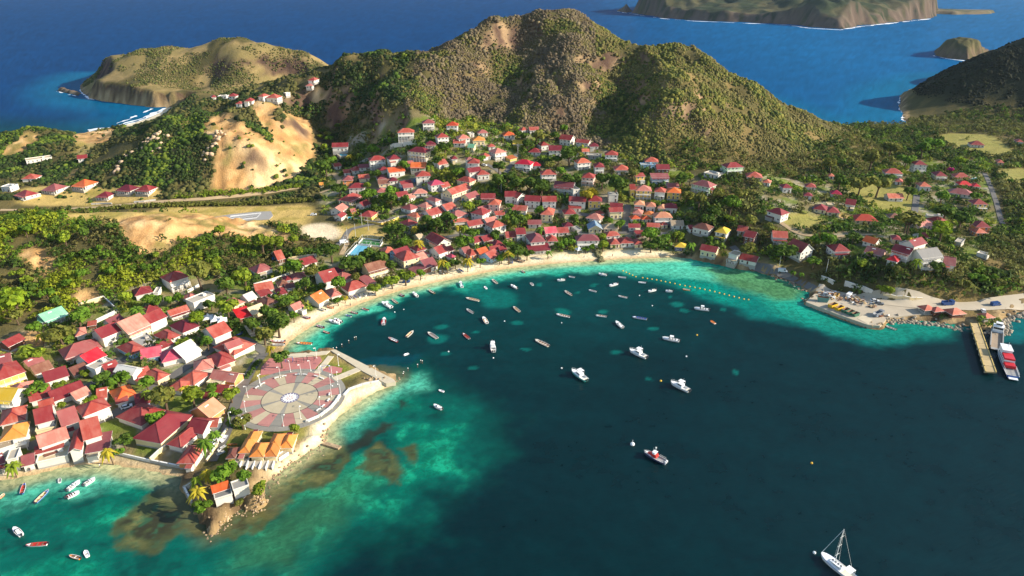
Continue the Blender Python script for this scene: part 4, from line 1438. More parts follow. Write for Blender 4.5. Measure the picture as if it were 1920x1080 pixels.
def build_house(h, root, first):
    """one body of a house under `root`; wings call this again with a shifted frame"""
    L, D, wh = h['L'], h['D'], h['wh']
    c, s = math.cos(root.rotation_euler.z), math.sin(root.rotation_euler.z)
    dx, dy = h['x'] - root.location.x, h['y'] - root.location.y
    ox, oy = c * dx + s * dy, -s * dx + c * dy
    rz = h['th'] - root.rotation_euler.z
    oz = h['floor'] - root.location.z
    M = Matrix.Translation((ox, oy, oz)) @ Matrix.Rotation(rz, 4, 'Z')
    def put(o):
        o.matrix_local = M @ o.matrix_local
        return o
    base = max(min(h['low'] - h['floor'], -0.3), -3.0 if px_per_m(h['x'], h['y'], h['floor']) > 2.2 else -1.6)
    pre = '' if first else 'wing_'
    w = MB()
    w.box(-L / 2, L / 2, -D / 2, D / 2, base, wh, 0)
    near = px_per_m(h['x'], h['y'], h['floor']) > 3.3
    ex = h['ex']
    flat = h['form'] == 'f'
    if not flat:
        v, f, lines, tri = roof_shape(h['form'], L, D, wh)
        for t in tri: w.quad(t, 0)
    w.box(-L / 2 - 0.06, L / 2 + 0.06, -D / 2 - 0.06, D / 2 + 0.06, base, 0.25, 1)       # plinth
    put(w.build(pre + 'wall', [WALL[h['wall']], WALL['k'] if h['wall'] != 'k' else WALL['w']], root))
    if flat:
        r = MB()
        r.box(-L / 2 - 0.12, L / 2 + 0.12, -D / 2 - 0.12, D / 2 + 0.12, wh - 0.02, wh + 0.1, 0)
        for q in ((-L / 2 - 0.15, L / 2 + 0.15, -D / 2 - 0.15, -D / 2 + 0.1), (-L / 2 - 0.15, L / 2 + 0.15, D / 2 - 0.1, D / 2 + 0.15), (-L / 2 - 0.15, -L / 2 + 0.1, -D / 2 + 0.1, D / 2 - 0.1), (L / 2 - 0.1, L / 2 + 0.15, -D / 2 + 0.1, D / 2 - 0.1)):
            r.box(*q, wh + 0.1, wh + 0.55, 1)
        if L > 7: r.box(L * 0.15, L * 0.15 + 1.6, -0.4, 1.3, wh + 0.1, wh + 1.2, 1)
        put(r.build(pre + 'roof', [ROOF[h['roof']] if h['roof'] in 'kt' else M_CONC, WALL[h['wall']]], root))
    else:
        vv, ff, mi = solid_sheet(v, f)
        ro = put(add_mesh(pre + 'roof', vv, ff, [ROOF[h['roof']], M_TRIM], mi, root))
        if lines and near:
            r = MB()
            for a_, b_ in lines: r.bar(Vector(v[a_]) + Vector((0, 0, 0.03)), Vector(v[b_]) + Vector((0, 0, 0.03)), 0.32, 0, h=0.1)
            rc = r.build('ridge_cap', ROOF[h['roof']], ro)
    # dormers on the near slope
    nd = next((int(q) for q in ex if q.isdigit()), 0)
    for i in range(nd):
        u = (i + 0.5) / nd * L * 0.86 - L * 0.43
        k = 0.62 if h['form'] == 'g' else 0.6
        o = link('dormer', dormer_mesh(h['roof'], 'w'), root)
        o.location = (u, -D / 2 + 0.15 * D, wh + (0.15 * D) * k - 0.15)
        put(o)
    # windows and a door on the walls that face the bay, the sun side and the far side
    spots = []
    st = max(1, int(round(h['st'])))
    if h['st'] < 0.9: st = 1
    for wall_i, (ln, off, ang) in enumerate(((L, D / 2, 0.0), (D, L / 2, math.pi / 2), (D, L / 2, -math.pi / 2))):
        n = max(1, int(ln / 2.7))
        for lev in range(st):
            if h['st'] < 0.9 and wall_i: continue
            zz = lev * STH + 0.95
            if zz + 1.4 > wh: continue
            for i in range(n):
                u = (i + 0.5) / n * ln - ln / 2
                if (wall_i == 0 and lev == 0 and i == n // 2): spots.append(('door', u, off, ang, lev * STH + 0.26)); continue
                if random.random() < 0.16: continue
                spots.append(('window', u, off, ang, zz))
    if near:
        for kd, u, off, ang, zz in spots:
            o = link(kd, win_mesh(kd), root)
            o.matrix_local = Matrix.Rotation(ang, 4, 'Z') @ Matrix.Translation((u, -off, zz))
            put(o)
    else:
        for kd in ('window', 'door'):
            g = MB()
            for k2, u, off, ang, zz in spots:
                if k2 != kd: continue
                R_ = Matrix.Rotation(ang, 4, 'Z') @ Matrix.Translation((u, -off, zz))
                me = win_mesh(kd)
                b = len(g.v)
                g.v += [tuple(R_ @ q.co) for q in me.vertices]
                for p in me.polygons: g.f.append(tuple(b + i for i in p.vertices)); g.m.append(p.material_index)
            if g.f:
                o = put(g.build(kd, [M_TRIM, M_GLASS if kd == 'window' else M_DOOR], root)); o['kind'] = 'stuff'
    if 'b' in ex and h['st'] >= 1.5:
        m = MB()
        z = STH
        m.box(-L / 2, L / 2, -D / 2 - 1.5, -D / 2 - 0.003, z - 0.18, z, 0)
        n = max(3, int(L / 2.2))
        for i in range(n + 1):
            x = -L / 2 + 0.1 + i * (L - 0.2) / n
            m.box(x - 0.09, x + 0.09, -D / 2 - 1.48, -D / 2 - 1.3, base, z - 0.18, 0)
            m.box(x - 0.05, x + 0.05, -D / 2 - 1.46, -D / 2 - 1.36, z, wh - 0.2, 0)
        put(m.build('balcony', M_TRIM, root))
        r = MB()
        r.box(-L / 2, L / 2, -D / 2 - 1.47, -D / 2 - 1.41, z + 0.85, z + 0.95, 0)
        for i in range(int(L / 0.45)):
            x = -L / 2 + 0.2 + i * 0.45
            r.box(x - 0.02, x + 0.02, -D / 2 - 1.46, -D / 2 - 1.42, z, z + 0.85, 0)
        put(r.build('railing', M_TRIM, root))
        if h['form'] in 'gs':
            q = MB(); q.quad([(-L / 2 - 0.2, -D / 2 - 1.7, wh - 0.75), (L / 2 + 0.2, -D / 2 - 1.7, wh - 0.75), (L / 2 + 0.2, -D / 2 - 0.5, wh - 0.16), (-L / 2 - 0.2, -D / 2 - 0.5, wh - 0.16)], 0)
            put(q.build('awning', ROOF[h['roof']], root))
    if first and not flat and h['st'] >= 1:
        q = hr.random()
        if q < 0.42:            # a lean-to annex of another age
            al, ad = hr.uniform(0.35, 0.6) * L, hr.uniform(1.8, 2.8)
            sx = hr.choice((-1, 1)); yb = hr.choice((-1, 1, 1))
            if yb < 0 and ('b' in ex or 'p' in ex): yb = 1
            u0 = sx * (L / 2 - al / 2 - 0.2)
            y0, y1 = (D / 2 + 0.02, D / 2 + ad) if yb > 0 else (-D / 2 - ad, -D / 2 - 0.02)
            m = MB(); m.box(u0 - al / 2, u0 + al / 2, y0, y1, base, 2.0, 0)
            put(m.build('annex_wall', WALL[hr.choice('wwck')], root))
            z_in, z_out = 2.32, 2.02
            ya, yb_ = (y1 + 0.3, y0 + 0.05) if yb > 0 else (y0 - 0.3, y1 - 0.05)
            a_, b_ = u0 - al / 2 - 0.25, u0 + al / 2 + 0.25
            pts = [(a_, ya, z_out), (b_, ya, z_out), (b_, yb_, z_in), (a_, yb_, z_in)]
            vv, ff, mi = solid_sheet(pts if yb < 0 else [pts[3], pts[2], pts[1], pts[0]], [(0, 1, 2, 3)], 0.1)
            put(add_mesh('annex_roof', vv, ff, [ROOF[hr.choice('rrmpkbt')], M_TRIM], mi, root))
        if hr.random() < 0.2:
            m = MB(); x = -L / 2 - 0.9; m.tube((x, D * .2, base), (x, D * .2, 1.5), .6, .6, 10, 0); m.tube((x, D * .2, 1.5), (x, D * .2, 1.75), .6, .2, 10, 0)
            put(m.build('water_tank', M_TANK if hr.random() < .6 else M_DARK, root))
        if near and h['form'] == 'g' and not nd and hr.random() < 0.4:
            m = MB(); k = 0.62; u = hr.uniform(-.3, .3) * L; t0, t1 = .25 * D, .42 * D
            z = lambda t: wh + (t) * k + 0.12
            m.quad([(u - .9, -D / 2 + t0 * .6, z(t0 * .6)), (u + .9, -D / 2 + t0 * .6, z(t0 * .6)), (u + .9, -D / 2 + t1 * .9, z(t1 * .9)), (u - .9, -D / 2 + t1 * .9, z(t1 * .9))], 1)
            m.bar((u - .9, -D / 2 + t1 * .9, z(t1 * .9) + .2), (u + .9, -D / 2 + t1 * .9, z(t1 * .9) + .2), .42, 0)
            put(m.build('solar_heater', [M_METALW, M_GLASS], root))
    if 'p' in ex:
        m = MB()
        m.box(-L / 2, L / 2, -D / 2 - 2.0, -D / 2 - 0.07, base, 0.18, 1)
        n = max(3, int(L / 1.9))
        for i in range(n + 1):
            x = -L / 2 + 0.12 + i * (L - 0.24) / n
            m.box(x - 0.1, x + 0.1, -D / 2 - 1.95, -D / 2 - 1.75, 0.18, 2.3, 0)
        put(m.build('porch', [M_TRIM, M_CONC], root))
        q = MB(); q.box(-L / 2 - 0.2, L / 2 + 0.2, -D / 2 - 2.2, -D / 2 - 0.06, 2.3, 2.42, 0)
        put(q.build('porch_roof', ROOF[h['roof']], root))

LANDMARKS = [('airstrip', 420, 402), ('sports court', 680, 466), ('bare sandy hill', 480, 290), ('pale green roof', 102, 596), ('white tents', 400, 601), ('round plaza', 543, 746), ('lower left beach', 150, 872),
             ('dry headland', 490, 180), ('beach rock', 1125, 480), ('hillside swimming pool', 642, 293), ('yellow roof above the shore', 1357, 436), ('quay skips', 1575, 575), ('long jetty', 1840, 640),
             ('A-frame gable', 1115, 420), ('white retaining wall', 752, 276), ('yellow shed roof', 972, 269), ('orange pavilions', 500, 838), ('village green slope', 1000, 340), ('crescent beach', 900, 490),
             ('wooded knoll', 1370, 365), ('dead-end road', 1714, 372), ('market tents', 400, 601), ('turquoise terrace pool', 1830, 334), ('point cliff', 425, 985), ('central palms', 870, 452), ('white dock road', 1700, 560),
             ('boat racks', 440, 850), ('far foothill', 840, 215), ('pink dormered hall', 250, 620), ('low sand mound', 1590, 405)]
ORD = ['', 'second ', 'third ', 'fourth ', 'fifth ', 'sixth ', 'seventh ', 'eighth ', 'ninth ', 'tenth ', 'eleventh ', 'twelfth ', 'thirteenth ', 'fourteenth ', 'fifteenth ', 'sixteenth ', 'seventeenth ', 'eighteenth ', 'nineteenth ', 'twentieth ', 'twenty-first ', 'twenty-second ', 'twenty-third ', 'twenty-fourth ', 'twenty-fifth ', 'twenty-sixth ', 'twenty-seventh ', 'twenty-eighth ', 'twenty-ninth ', 'thirtieth ']
COUNT = ['zero', 'one', 'two', 'three', 'four', 'five', 'six', 'seven', 'eight', 'nine', 'ten', 'eleven', 'twelve', 'thirteen', 'fourteen']

def place_labels(items, fmt, near_word='near'):
    """items: (px, py, description). The look first; then the landmark; then the order from left to right among the look-alikes there"""
    from collections import defaultdict
    res = [None] * len(items)
    by = defaultdict(list)
    for i, (x, y, dsc) in enumerate(items): by[dsc].append(i)
    for dsc, ids in by.items():
        if len(ids) == 1:
            i = ids[0]
            lm = min(LANDMARKS, key=lambda l: (l[1] - items[i][0]) ** 2 + ((l[2] - items[i][1]) * 1.6) ** 2)[0]
            res[i] = f'{dsc} {near_word} the {lm}'
            continue
        cell = defaultdict(list)
        for i in ids:
            lm = min(LANDMARKS, key=lambda l: (l[1] - items[i][0]) ** 2 + ((l[2] - items[i][1]) * 1.6) ** 2)[0]
            cell[lm].append(i)
        for lm, js in cell.items():
            js.sort(key=lambda i: items[i][0])
            if len(js) == 1: res[js[0]] = f'{dsc} {near_word} the {lm}'
            else:
                for k, i in enumerate(js):
                    pos = 'leftmost' if k == 0 else 'rightmost' if k == len(js) - 1 else ORD[k] + 'from left'
                    res[i] = f'{dsc}, {pos} of {COUNT[len(js)] if len(js) < 15 else len(js)} {near_word} the {lm}'
    for i, r_ in enumerate(res):
        if len(r_.split()) > 16: res[i] = r_.replace('standing near', 'near').replace('house with porch and', 'porched house with').replace(' leafy', '').replace('two-storey ', '')
    return res

FORM_WORD = {'h': 'hipped', 'g': 'gabled', 'G': 'front-gabled', 'f': 'flat', 's': 'lean-to'}
def describe(h, wings):
    st = 'three-storey ' if h['st'] >= 3 else 'two-storey ' if h['st'] >= 1.8 else ''
    nd = next((int(q) for q in h['ex'] if q.isdigit()), 0)
    kind = 'shed' if h['st'] < 0.9 else 'house'
    if h['form'] == 'f':
        d = f"flat-roofed {st}{WALL_WORD[h['wall']]} {kind}"
    else:
        d = f"{st}{WALL_WORD[h['wall']]} {kind} with {ROOF_WORD[h['roof']]} {FORM_WORD[h['form']]} roof"
    if nd: d = d.replace(' roof', ' dormered roof').replace('hipped ', '').replace('gabled ', '')
    elif 'p' in h['ex']: d = d.replace(f' {kind} ', f' {kind} with porch and ', 1).replace('and with', 'and')
    elif h['L'] * h['D'] > 150 and not st: d = 'large ' + d
    elif h['L'] * h['D'] < 34 and kind == 'house': d = 'small ' + d
    return d

heads, cur = [], None
for h in HREC:
    if h['wing'] and cur is not None: cur['wings'].append(h)
    else:
        cur = h; h['wings'] = []; heads.append(h)
items = []
for h in heads:
    px_, py_, _ = project(h['x'], h['y'], h['floor'])
    h['pxy'] = (px_, py_)
    items.append((px_, py_, describe(h, h['wings'])))
for h, lab in zip(heads, place_labels(items, '')):
    shed = h['st'] < 0.9
    root = thing('shed' if shed else 'house', lab, 'shed' if shed else 'house', (h['x'], h['y'], h['floor']), h['th'], 'red-roofed houses and sheds of the bay town')
    h['root'] = root
    build_house(h, root, True)
    for w in h['wings']: build_house(w, root, False)
# ------------------------------------------------------------------ streets, plaza, quay, runway
def strip(name, pts_px, width, mat, lift=0.22, world=False):
    pts = pts_px if world else [hit(a, b)[:2] for a, b in pts_px]
    P = [Vector((a, b)) for a, b in pts]
    out = []
    for i in range(len(P) - 1):
        n = max(1, int((P[i + 1] - P[i]).length / 2.0))
        for k in range(n): out.append(P[i].lerp(P[i + 1], k / n))
    out.append(P[-1])
    for _ in range(4):
        out = [out[0]] + [(out[i - 1] + out[i] * 2 + out[i + 1]) / 4 for i in range(1, len(out) - 1)] + [out[-1]]
    V, F = [], []
    for i, p in enumerate(out):
        d = (out[min(i + 1, len(out) - 1)] - out[max(i - 1, 0)]).normalized()
        nrm = Vector((-d.y, d.x))
        for u in (-0.5, -0.2, 0.2, 0.5):
            q = p + nrm * width * u
            V.append((q.x, q.y, max(float(hgt(q.x, q.y)), 0.3) + lift))
        if i:
            b = 4 * (i - 1)
            for j in range(3): F.append((b + j + 1, b + j, b + 4 + j, b + 5 + j))
        i0, j0 = int((p.x - width / 2 - 1 - GX0) / GS), int((p.y - width / 2 - 1 - GY0) / GS)
        k = int((width + 2) / GS) + 1
        OCC[max(j0, 0):j0 + k, max(i0, 0):i0 + k] = 1
    o = add_mesh(name, V, F, mat, smooth_=True)
    o['kind'] = 'structure'
    return o

for pts, w in (([(52, 840), (130, 806), (200, 786), (240, 759), (276, 735), (312, 714), (348, 690), (388, 661), (424, 640), (458, 634), (482, 650), (498, 662)], 4.6),
               ([(498, 662), (474, 690), (452, 730), (432, 788), (418, 826), (396, 866)], 4.2), ([(150, 735), (205, 700), (262, 652), (302, 630), (342, 613), (376, 598), (420, 586), (455, 566), (500, 546), (545, 528), (590, 500)], 4.0),
               ([(768, 336), (800, 362), (832, 380), (858, 396), (885, 404)], 4.0), ([(1177, 384), (1174, 410), (1172, 436)], 4.5), ([(912, 308), (930, 318), (944, 330)], 3.5), ([(944, 330), (958, 312), (968, 290)], 3.5),
               ([(1719, 366), (1716, 390), (1712, 416)], 4.2), ([(1846, 325), (1858, 352), (1868, 380), (1880, 420)], 3.2), ([(1373, 462), (1388, 476), (1400, 490), (1430, 505), (1470, 514), (1505, 530), (1530, 545)], 4.0),
               ([(620, 470), (640, 455), (655, 430), (700, 420), (745, 408), (800, 400)], 3.6), ([(880, 404), (930, 398), (990, 395), (1060, 398), (1110, 405)], 3.8),
               ([(800, 452), (860, 440), (930, 442), (1000, 436), (1080, 440), (1172, 436), (1250, 438)], 3.4)):
    strip('street', pts, w, M_ASPH)
strip('quay_road', [(1530, 545), (1580, 556), (1640, 563), (1700, 569), (1760, 573), (1830, 575), (1880, 572), (1940, 561)], 9.5, paint('quay_concrete', (182, 168, 144), 0.95, 0.2, 0.12))
for pts, w in (([(0, 394), (140, 391), (260, 382), (380, 374), (450, 367), (560, 352)], 4.0), ([(626, 326), (637, 338), (632, 350), (600, 362)], 3.5), ([(640, 478), (652, 455), (650, 440)], 3.0), ([(1440, 405), (1500, 440), (1560, 445), (1640, 440)], 3.0)):
    strip('dirt_track', pts, w, paint('track_dirt', (168, 144, 108), 0.95, 0.2, 0.2))

def slab(name, pts, z0, z1, mat, parent=None, world=True, kind=None):
    """a flat prism on a world polygon"""
    n = len(pts)
    V = [(a, b, z0) for a, b in pts] + [(a, b, z1) for a, b in pts]
    F = [tuple(range(n, 2 * n))] + [(i, (i + 1) % n, n + (i + 1) % n, n + i) for i in range(n)]
    area = sum(pts[i][0] * pts[(i + 1) % n][1] - pts[(i + 1) % n][0] * pts[i][1] for i in range(n))
    if area < 0: F = [tuple(reversed(f)) for f in F]
    o = add_mesh(name, V, F, mat, parent=parent)
    if kind: o['kind'] = kind
    return o

# the round plaza: wedges of coloured paving
PCX, PCY = at_z(543.5, 746, 2.05)
M_PINK = paint('plaza_pink', (168, 116, 106), 0.9, 0.22, 0.35)
M_BEIGE = paint('plaza_beige', (176, 162, 132), 0.9, 0.2, 0.35)
M_GREY = paint('plaza_grey', (136, 131, 119), 0.9, 0.2, 0.35)
M_INK = paint('plaza_dark_line', (58, 56, 54), 0.9, 0.1)
M_BLUEG = paint('plaza_blue_grey', (112, 106, 128), 0.9, 0.1)
plaza = bpy.data.objects.new('plaza', None); COL.objects.link(plaza)
plaza.location = (PCX, PCY, 0); plaza['kind'] = 'structure'
def wedge(name, a0, a1, r0, r1, z, mat):
    n = max(2, int((a1 - a0) / 5) + 1)
    V, F = [], []
    for i in range(n + 1):
        a = R(a0 + (a1 - a0) * i / n)
        for r, zz in ((r0, z), (r1, z), (r1, z - 0.25), (r0, z - 0.25)): V.append((r * math.cos(a), r * math.sin(a), zz))
        if i:
            b = 4 * (i - 1)
            F += [(b, b + 1, b + 5, b + 4), (b + 1, b + 2, b + 6, b + 5), (b + 3, b, b + 4, b + 7)]
    F += [(0, 3, 2, 1), (4 * n, 4 * n + 1, 4 * n + 2, 4 * n + 3)]
    return add_mesh(name, V, F, mat, parent=plaza)
G = 0.12
for k in range(6):
    c = 90 + 60 * k
    wedge('paving_wedge', c - 7 + G, c + 7 - G, 11.3, 19.4, 2.10, M_GREY)
    wedge('paving_wedge', c + 7 + G, c + 23 - G, 11.3, 19.4, 2.12, M_PINK)
    wedge('paving_wedge', c + 23 + G, c + 37 - G, 11.3, 19.4, 2.10, M_BEIGE)
    wedge('paving_wedge', c + 37 + G, c + 53 - G, 11.3, 19.4, 2.12, M_PINK)
    wedge('paving_wedge', c - 5 + G, c + 5 - G, 3.7, 11.0, 2.10, M_GREY)
    wedge('paving_wedge', c + 5 + G, c + 55 - G, 3.7, 11.0, 2.12, M_BEIGE)
for i in range(24): wedge('paving_edge', i * 15 + .1, i * 15 + 14.9, 19.5, 22.2, 2.08, M_GREY)
wedge('paving_ring', 0, 360, 11.02, 11.28, 2.11, M_INK)
wedge('paving_ring', 0, 360, 3.35, 3.65, 2.13, M_BLUEG)
wedge('paving_ring', 0, 360, 0.0, 3.35, 2.10, M_TRIM)
for k in range(16):
    a = k * 22.5
    wedge('paving_petal', a - 7, a + 7, 2.6, 3.3, 2.13, M_BLUEG)
for k in range(8):
    a = k * 45 + 20
    wedge('paving_petal', a - 6, a + 6, 0.5, 1.7, 2.13, M_PINK)

def zl(pts, z): return [at_z(a, b, z) for a, b in pts]
def plain(name, px, z, mat, h=0.3):
    return slab(name, zl(px, z), z - h, z, mat, kind='structure')
plain('promenade', [(620, 657), (628, 655), (690, 686), (738, 711), (742, 716), (724, 719), (680, 696)], 2.2, M_PALE, 1.8)
plain('promenade', [(535, 664), (575, 661), (620, 657), (612, 664), (575, 669), (538, 671)], 2.16, M_PALE, 0.6)
plain('footpath', [(615, 667), (626, 668), (600, 700), (587, 700)], 2.12, M_PALE)
plain('footpath', [(671, 688), (680, 693), (630, 714), (622, 708)], 2.12, M_PALE)
plain('play_area', [(490, 688), (505, 672), (600, 668), (604, 676), (590, 692), (545, 698), (488, 703)], 2.06, paint('play_pink', (182, 116, 108), 0.9, 0.16))
plain('play_area', [(604, 692), (622, 686), (642, 690), (640, 698), (612, 702)], 2.06, MATS['play_pink'])
QUAY = [(1511, 566), (1570, 589), (1627, 609), (1650, 611), (1657, 605), (1664, 595), (1720, 590), (1760, 590), (1775, 584), (1700, 575), (1620, 561), (1545, 541), (1527, 551)]
slab('quay', zl(QUAY, 1.98), -1.2, 1.98, paint('quay_concrete', (190, 174, 148), 0.95, 0.2, 0.12), kind='structure')
slab('ramp', zl([(1608, 597), (1618, 590), (1636, 598), (1628, 608)], 2.06), 1.0, 2.06, M_PALE, kind='structure')
# runway with its painted bars
RUN = [(368, 413), (430, 402), (478, 397), (508, 396), (512, 404), (505, 411), (418, 417)]
slab('runway', zl(RUN, 6.35), 5.6, 6.35, paint('runway_tarmac', (150, 146, 138), 0.9, 0.12, 0.15), kind='structure')
for k in range(6):
    a0, a1 = (416 - 4 * (k % 2) + k * 4, 415.5 - k * 2.0), (482 + k * 1.5, 407.5 - k * 1.55)
    (ax, ay), (bx, by) = at_z(*a0, 6.37), at_z(*a1, 6.37)
    dx, dy = bx - ax, by - ay; l = math.hypot(dx, dy); nx_, ny_ = -dy / l * 1.3, dx / l * 1.3
    slab('runway_bar', [(ax - nx_, ay - ny_), (bx - nx_, by - ny_), (bx + nx_, by + ny_), (ax + nx_, ay + ny_)], 6.352, 6.372, M_TRIM, kind='structure')
# garden and retaining walls
def wall_line(label, pts_px, hgt_m, w, mat, name='garden_wall', cap=True, world=None, group=None):
    P = world or [hit(a, b)[:2] for a, b in pts_px]
    m = MB(); c = MB()
    o0 = P[0]
    z0 = max(float(hgt(*o0)), 0.2)
    for i in range(len(P) - 1):
        (ax, ay), (bx, by) = P[i], P[i + 1]
        n = max(1, int(math.hypot(bx - ax, by - ay) / 3))
        for k in range(n):
            p = (ax + (bx - ax) * k / n, ay + (by - ay) * k / n); q = (ax + (bx - ax) * (k + 1) / n, ay + (by - ay) * (k + 1) / n)
            zp_, zq = max(float(hgt(*p)), 0.2) - z0, max(float(hgt(*q)), 0.2) - z0
            m.bar((p[0] - o0[0], p[1] - o0[1], zp_ + hgt_m / 2 - 0.4), (q[0] - o0[0], q[1] - o0[1], zq + hgt_m / 2 - 0.4), w, 0, h=hgt_m + 0.8)
            c.bar((p[0] - o0[0], p[1] - o0[1], zp_ + hgt_m + 0.04), (q[0] - o0[0], q[1] - o0[1], zq + hgt_m + 0.04), w + 0.12, 0, h=0.1)
            m.box(p[0] - o0[0] - w * .7, p[0] - o0[0] + w * .7, p[1] - o0[1] - w * .7, p[1] - o0[1] + w * .7, zp_ - 0.5, zp_ + hgt_m + 0.12, 0)
    t = thing(name, label, 'wall', (o0[0], o0[1], z0))
    m.build('wall', mat, t)
    c.build('coping', M_TRIM, t)
    return t
WW = WALL['w']
for lab, pts, h_, w, mt in (
    ('long white wall running along the rear lane above the beach huts', [(477, 538), (510, 529), (544, 517)], 2.0, .3, WW), ('white wall at the foot of the overgrown walled field', [(182, 605), (203, 595), (223, 585)], 1.8, .3, WW),
    ('cream wall along the top of the overgrown walled field', [(148, 575), (172, 567), (195, 560)], 1.6, .3, WALL['c']), ('grey wall down the east side of the overgrown field', [(195, 560), (208, 572), (220, 583)], 1.5, .3, WALL['k']),
    ('white buttressed retaining wall below the salmon-roofed villa', [(733, 278), (755, 275), (781, 270)], 3.0, .5, WW), ('white garden wall climbing beside the crimson hillside roofs', [(660, 314), (676, 306), (690, 300)], 1.6, .3, WW),
    ('pale yellow wall along the dusty track by the court', [(664, 413), (690, 418), (715, 422), (735, 416), (748, 410)], 1.6, .3, WALL['y']), ('white balustrade wall between lawn and lower beach', [(215, 851), (240, 857), (283, 867)], 1.1, .3, WW),
    ('pale sea wall from the lawn to the orange kiosk', [(284, 867), (333, 877), (364, 881)], 1.2, .4, WALL['k']), ('cream yard wall beside the big red hall', [(283, 866), (300, 850), (312, 842)], 1.8, .3, WALL['c']),
    ('white yard wall beside the red-roofed orange kiosk', [(388, 846), (376, 862), (364, 880)], 1.6, .4, WW), ('long low stone wall beside the boat rack lane', [(425, 807), (406, 838), (388, 866)], 0.9, .5, WALL['c']),
    ('shaded white retaining wall left of the quay gate', [(1540, 524), (1552, 528), (1563, 533)], 2.2, .4, WW), ('stepped white retaining wall right of the quay gate', [(1584, 535), (1604, 541), (1620, 546), (1634, 552)], 2.6, .4, WW),
    ('pale roadside wall behind the quay under the thicket', [(1656, 557), (1680, 561), (1705, 563), (1728, 564)], 1.8, .4, WALL['c']),
    ('curved white seat wall round the plaza edge', [(577, 791), (600, 781), (620, 766), (632, 752), (638, 742)], 0.7, .9, WW), ('curved white wall above the little sandy cove', [(645, 742), (655, 731), (680, 722), (711, 716)], 0.7, .6, WW),
    ('weathered white wall round the palm garden on the point', [(366, 908), (347, 919), (353, 932), (361, 946)], 1.6, .5, WALL['k']), ('white wall beside the three-storey villa lane', [(352, 549), (364, 543), (375, 537)], 1.6, .3, WW),
    ('white wall below the flat white house on the right hill', [(1727, 505), (1745, 507), (1762, 503)], 1.4, .3, WW), ('white forecourt wall of the left crimson bungalows', [(252, 380), (270, 379), (292, 376)], 1.0, .3, WW),
    ('white roadside wall in front of the small crimson bungalow', [(172, 384), (190, 383), (210, 383)], 1.0, .3, WW), ('white terrace wall behind the quay headland houses', [(1510, 330), (1530, 333)], 1.2, .3, WW)):
    wall_line(lab, pts, h_, w, mt)
# ------------------------------------------------------------------ foliage material and tree models
def leaf_mat(name, attr_only):
    k = NT(name)
    a = k.n('ShaderNodeAttribute', attribute_name='tint')
    base = a.outputs['Color']
    if not attr_only:
        oi = k.n('ShaderNodeObjectInfo')
        base = k.mix(1.0, oi.outputs['Color'], base, 'MULTIPLY')
    nz = k.noise(0.8, 2, 0.6, k.pos())
    f = k.math('MULTIPLY_ADD', nz, 0.8); f.node.inputs[2].default_value = 0.6
    cb = k.n('ShaderNodeCombineColor')
    for i in range(3): k.l(f, cb.inputs[i])
    col = k.mix(1.0, base, cb.outputs[0], 'MULTIPLY')
    k.l(col, k.b.inputs['Base Color'])
    k.b.inputs['Roughness'].default_value = 0.85
    k.b.inputs['Specular IOR Level'].default_value = 0.15
    tr = k.n('ShaderNodeBsdfTranslucent'); k.l(col, tr.inputs['Color'])
    mx = k.n('ShaderNodeMixShader'); mx.inputs[0].default_value = 0.3
    k.l(k.b.outputs[0], mx.inputs[1]); k.l(tr.outputs[0], mx.inputs[2])
    k.l(mx.outputs[0], k.t.nodes['Material Output'].inputs['Surface'])
    return k.m
M_LEAF = leaf_mat('foliage', False)
M_SCRUB = leaf_mat('scrub_foliage', True)

def crown_mesh(seed, lobes=8, quads=430, flat=0.78):
    r = np.random.default_rng(seed)
    cen = r.normal(0, 1, (lobes, 3)); cen /= np.linalg.norm(cen, axis=1)[:, None]
    cen *= r.uniform(0.25, 0.78, (lobes, 1)); cen[:, 2] = np.abs(cen[:, 2]) * 0.8 - 0.12
    rad = r.uniform(0.24, 0.5, lobes)
    pick = r.integers(0, lobes, quads)
    dirs = r.normal(0, 1, (quads, 3)); dirs /= np.linalg.norm(dirs, axis=1)[:, None]
    dirs[:, 2] = np.where(dirs[:, 2] < -0.45, -dirs[:, 2], dirs[:, 2])
    P = cen[pick] + dirs * (rad[pick] * r.uniform(0.72, 1.08, quads))[:, None]
    nrm = dirs + r.normal(0, 0.42, (quads, 3)); nrm /= np.linalg.norm(nrm, axis=1)[:, None]
    t = np.cross(nrm, r.normal(0, 1, (quads, 3))); t /= np.linalg.norm(t, axis=1)[:, None]
    b = np.cross(nrm, t)
    s = r.uniform(0.085, 0.17, (quads, 1)); e = r.uniform(0.6, 1.1, (quads, 1))
    V = np.stack([P - t * s - b * s * e, P + t * s * 0.9 - b * s * e * 0.8, P + t * s + b * s * e + nrm * s * 0.25, P - t * s * 0.8 + b * s * e * 0.9], 1)
    V[..., 2] = V[..., 2] * flat + 1.12
    lobe_t = r.uniform(0.78, 1.22, lobes)
    c = lobe_t[pick] * r.uniform(0.82, 1.2, quads)
    C = np.repeat(np.stack([c * r.uniform(0.92, 1.1, quads), c, c * r.uniform(0.8, 1.1, quads)], 1)[:, None], 4, 1)
    return V.reshape(-1, 3), np.arange(quads * 4).reshape(-1, 4), C.reshape(-1, 3)

def mesh_only(name, V, F, C, mat):
    o = np_mesh(name, V, F, mat, col=C)
    me = o.data
    bpy.data.objects.remove(o)
    return me

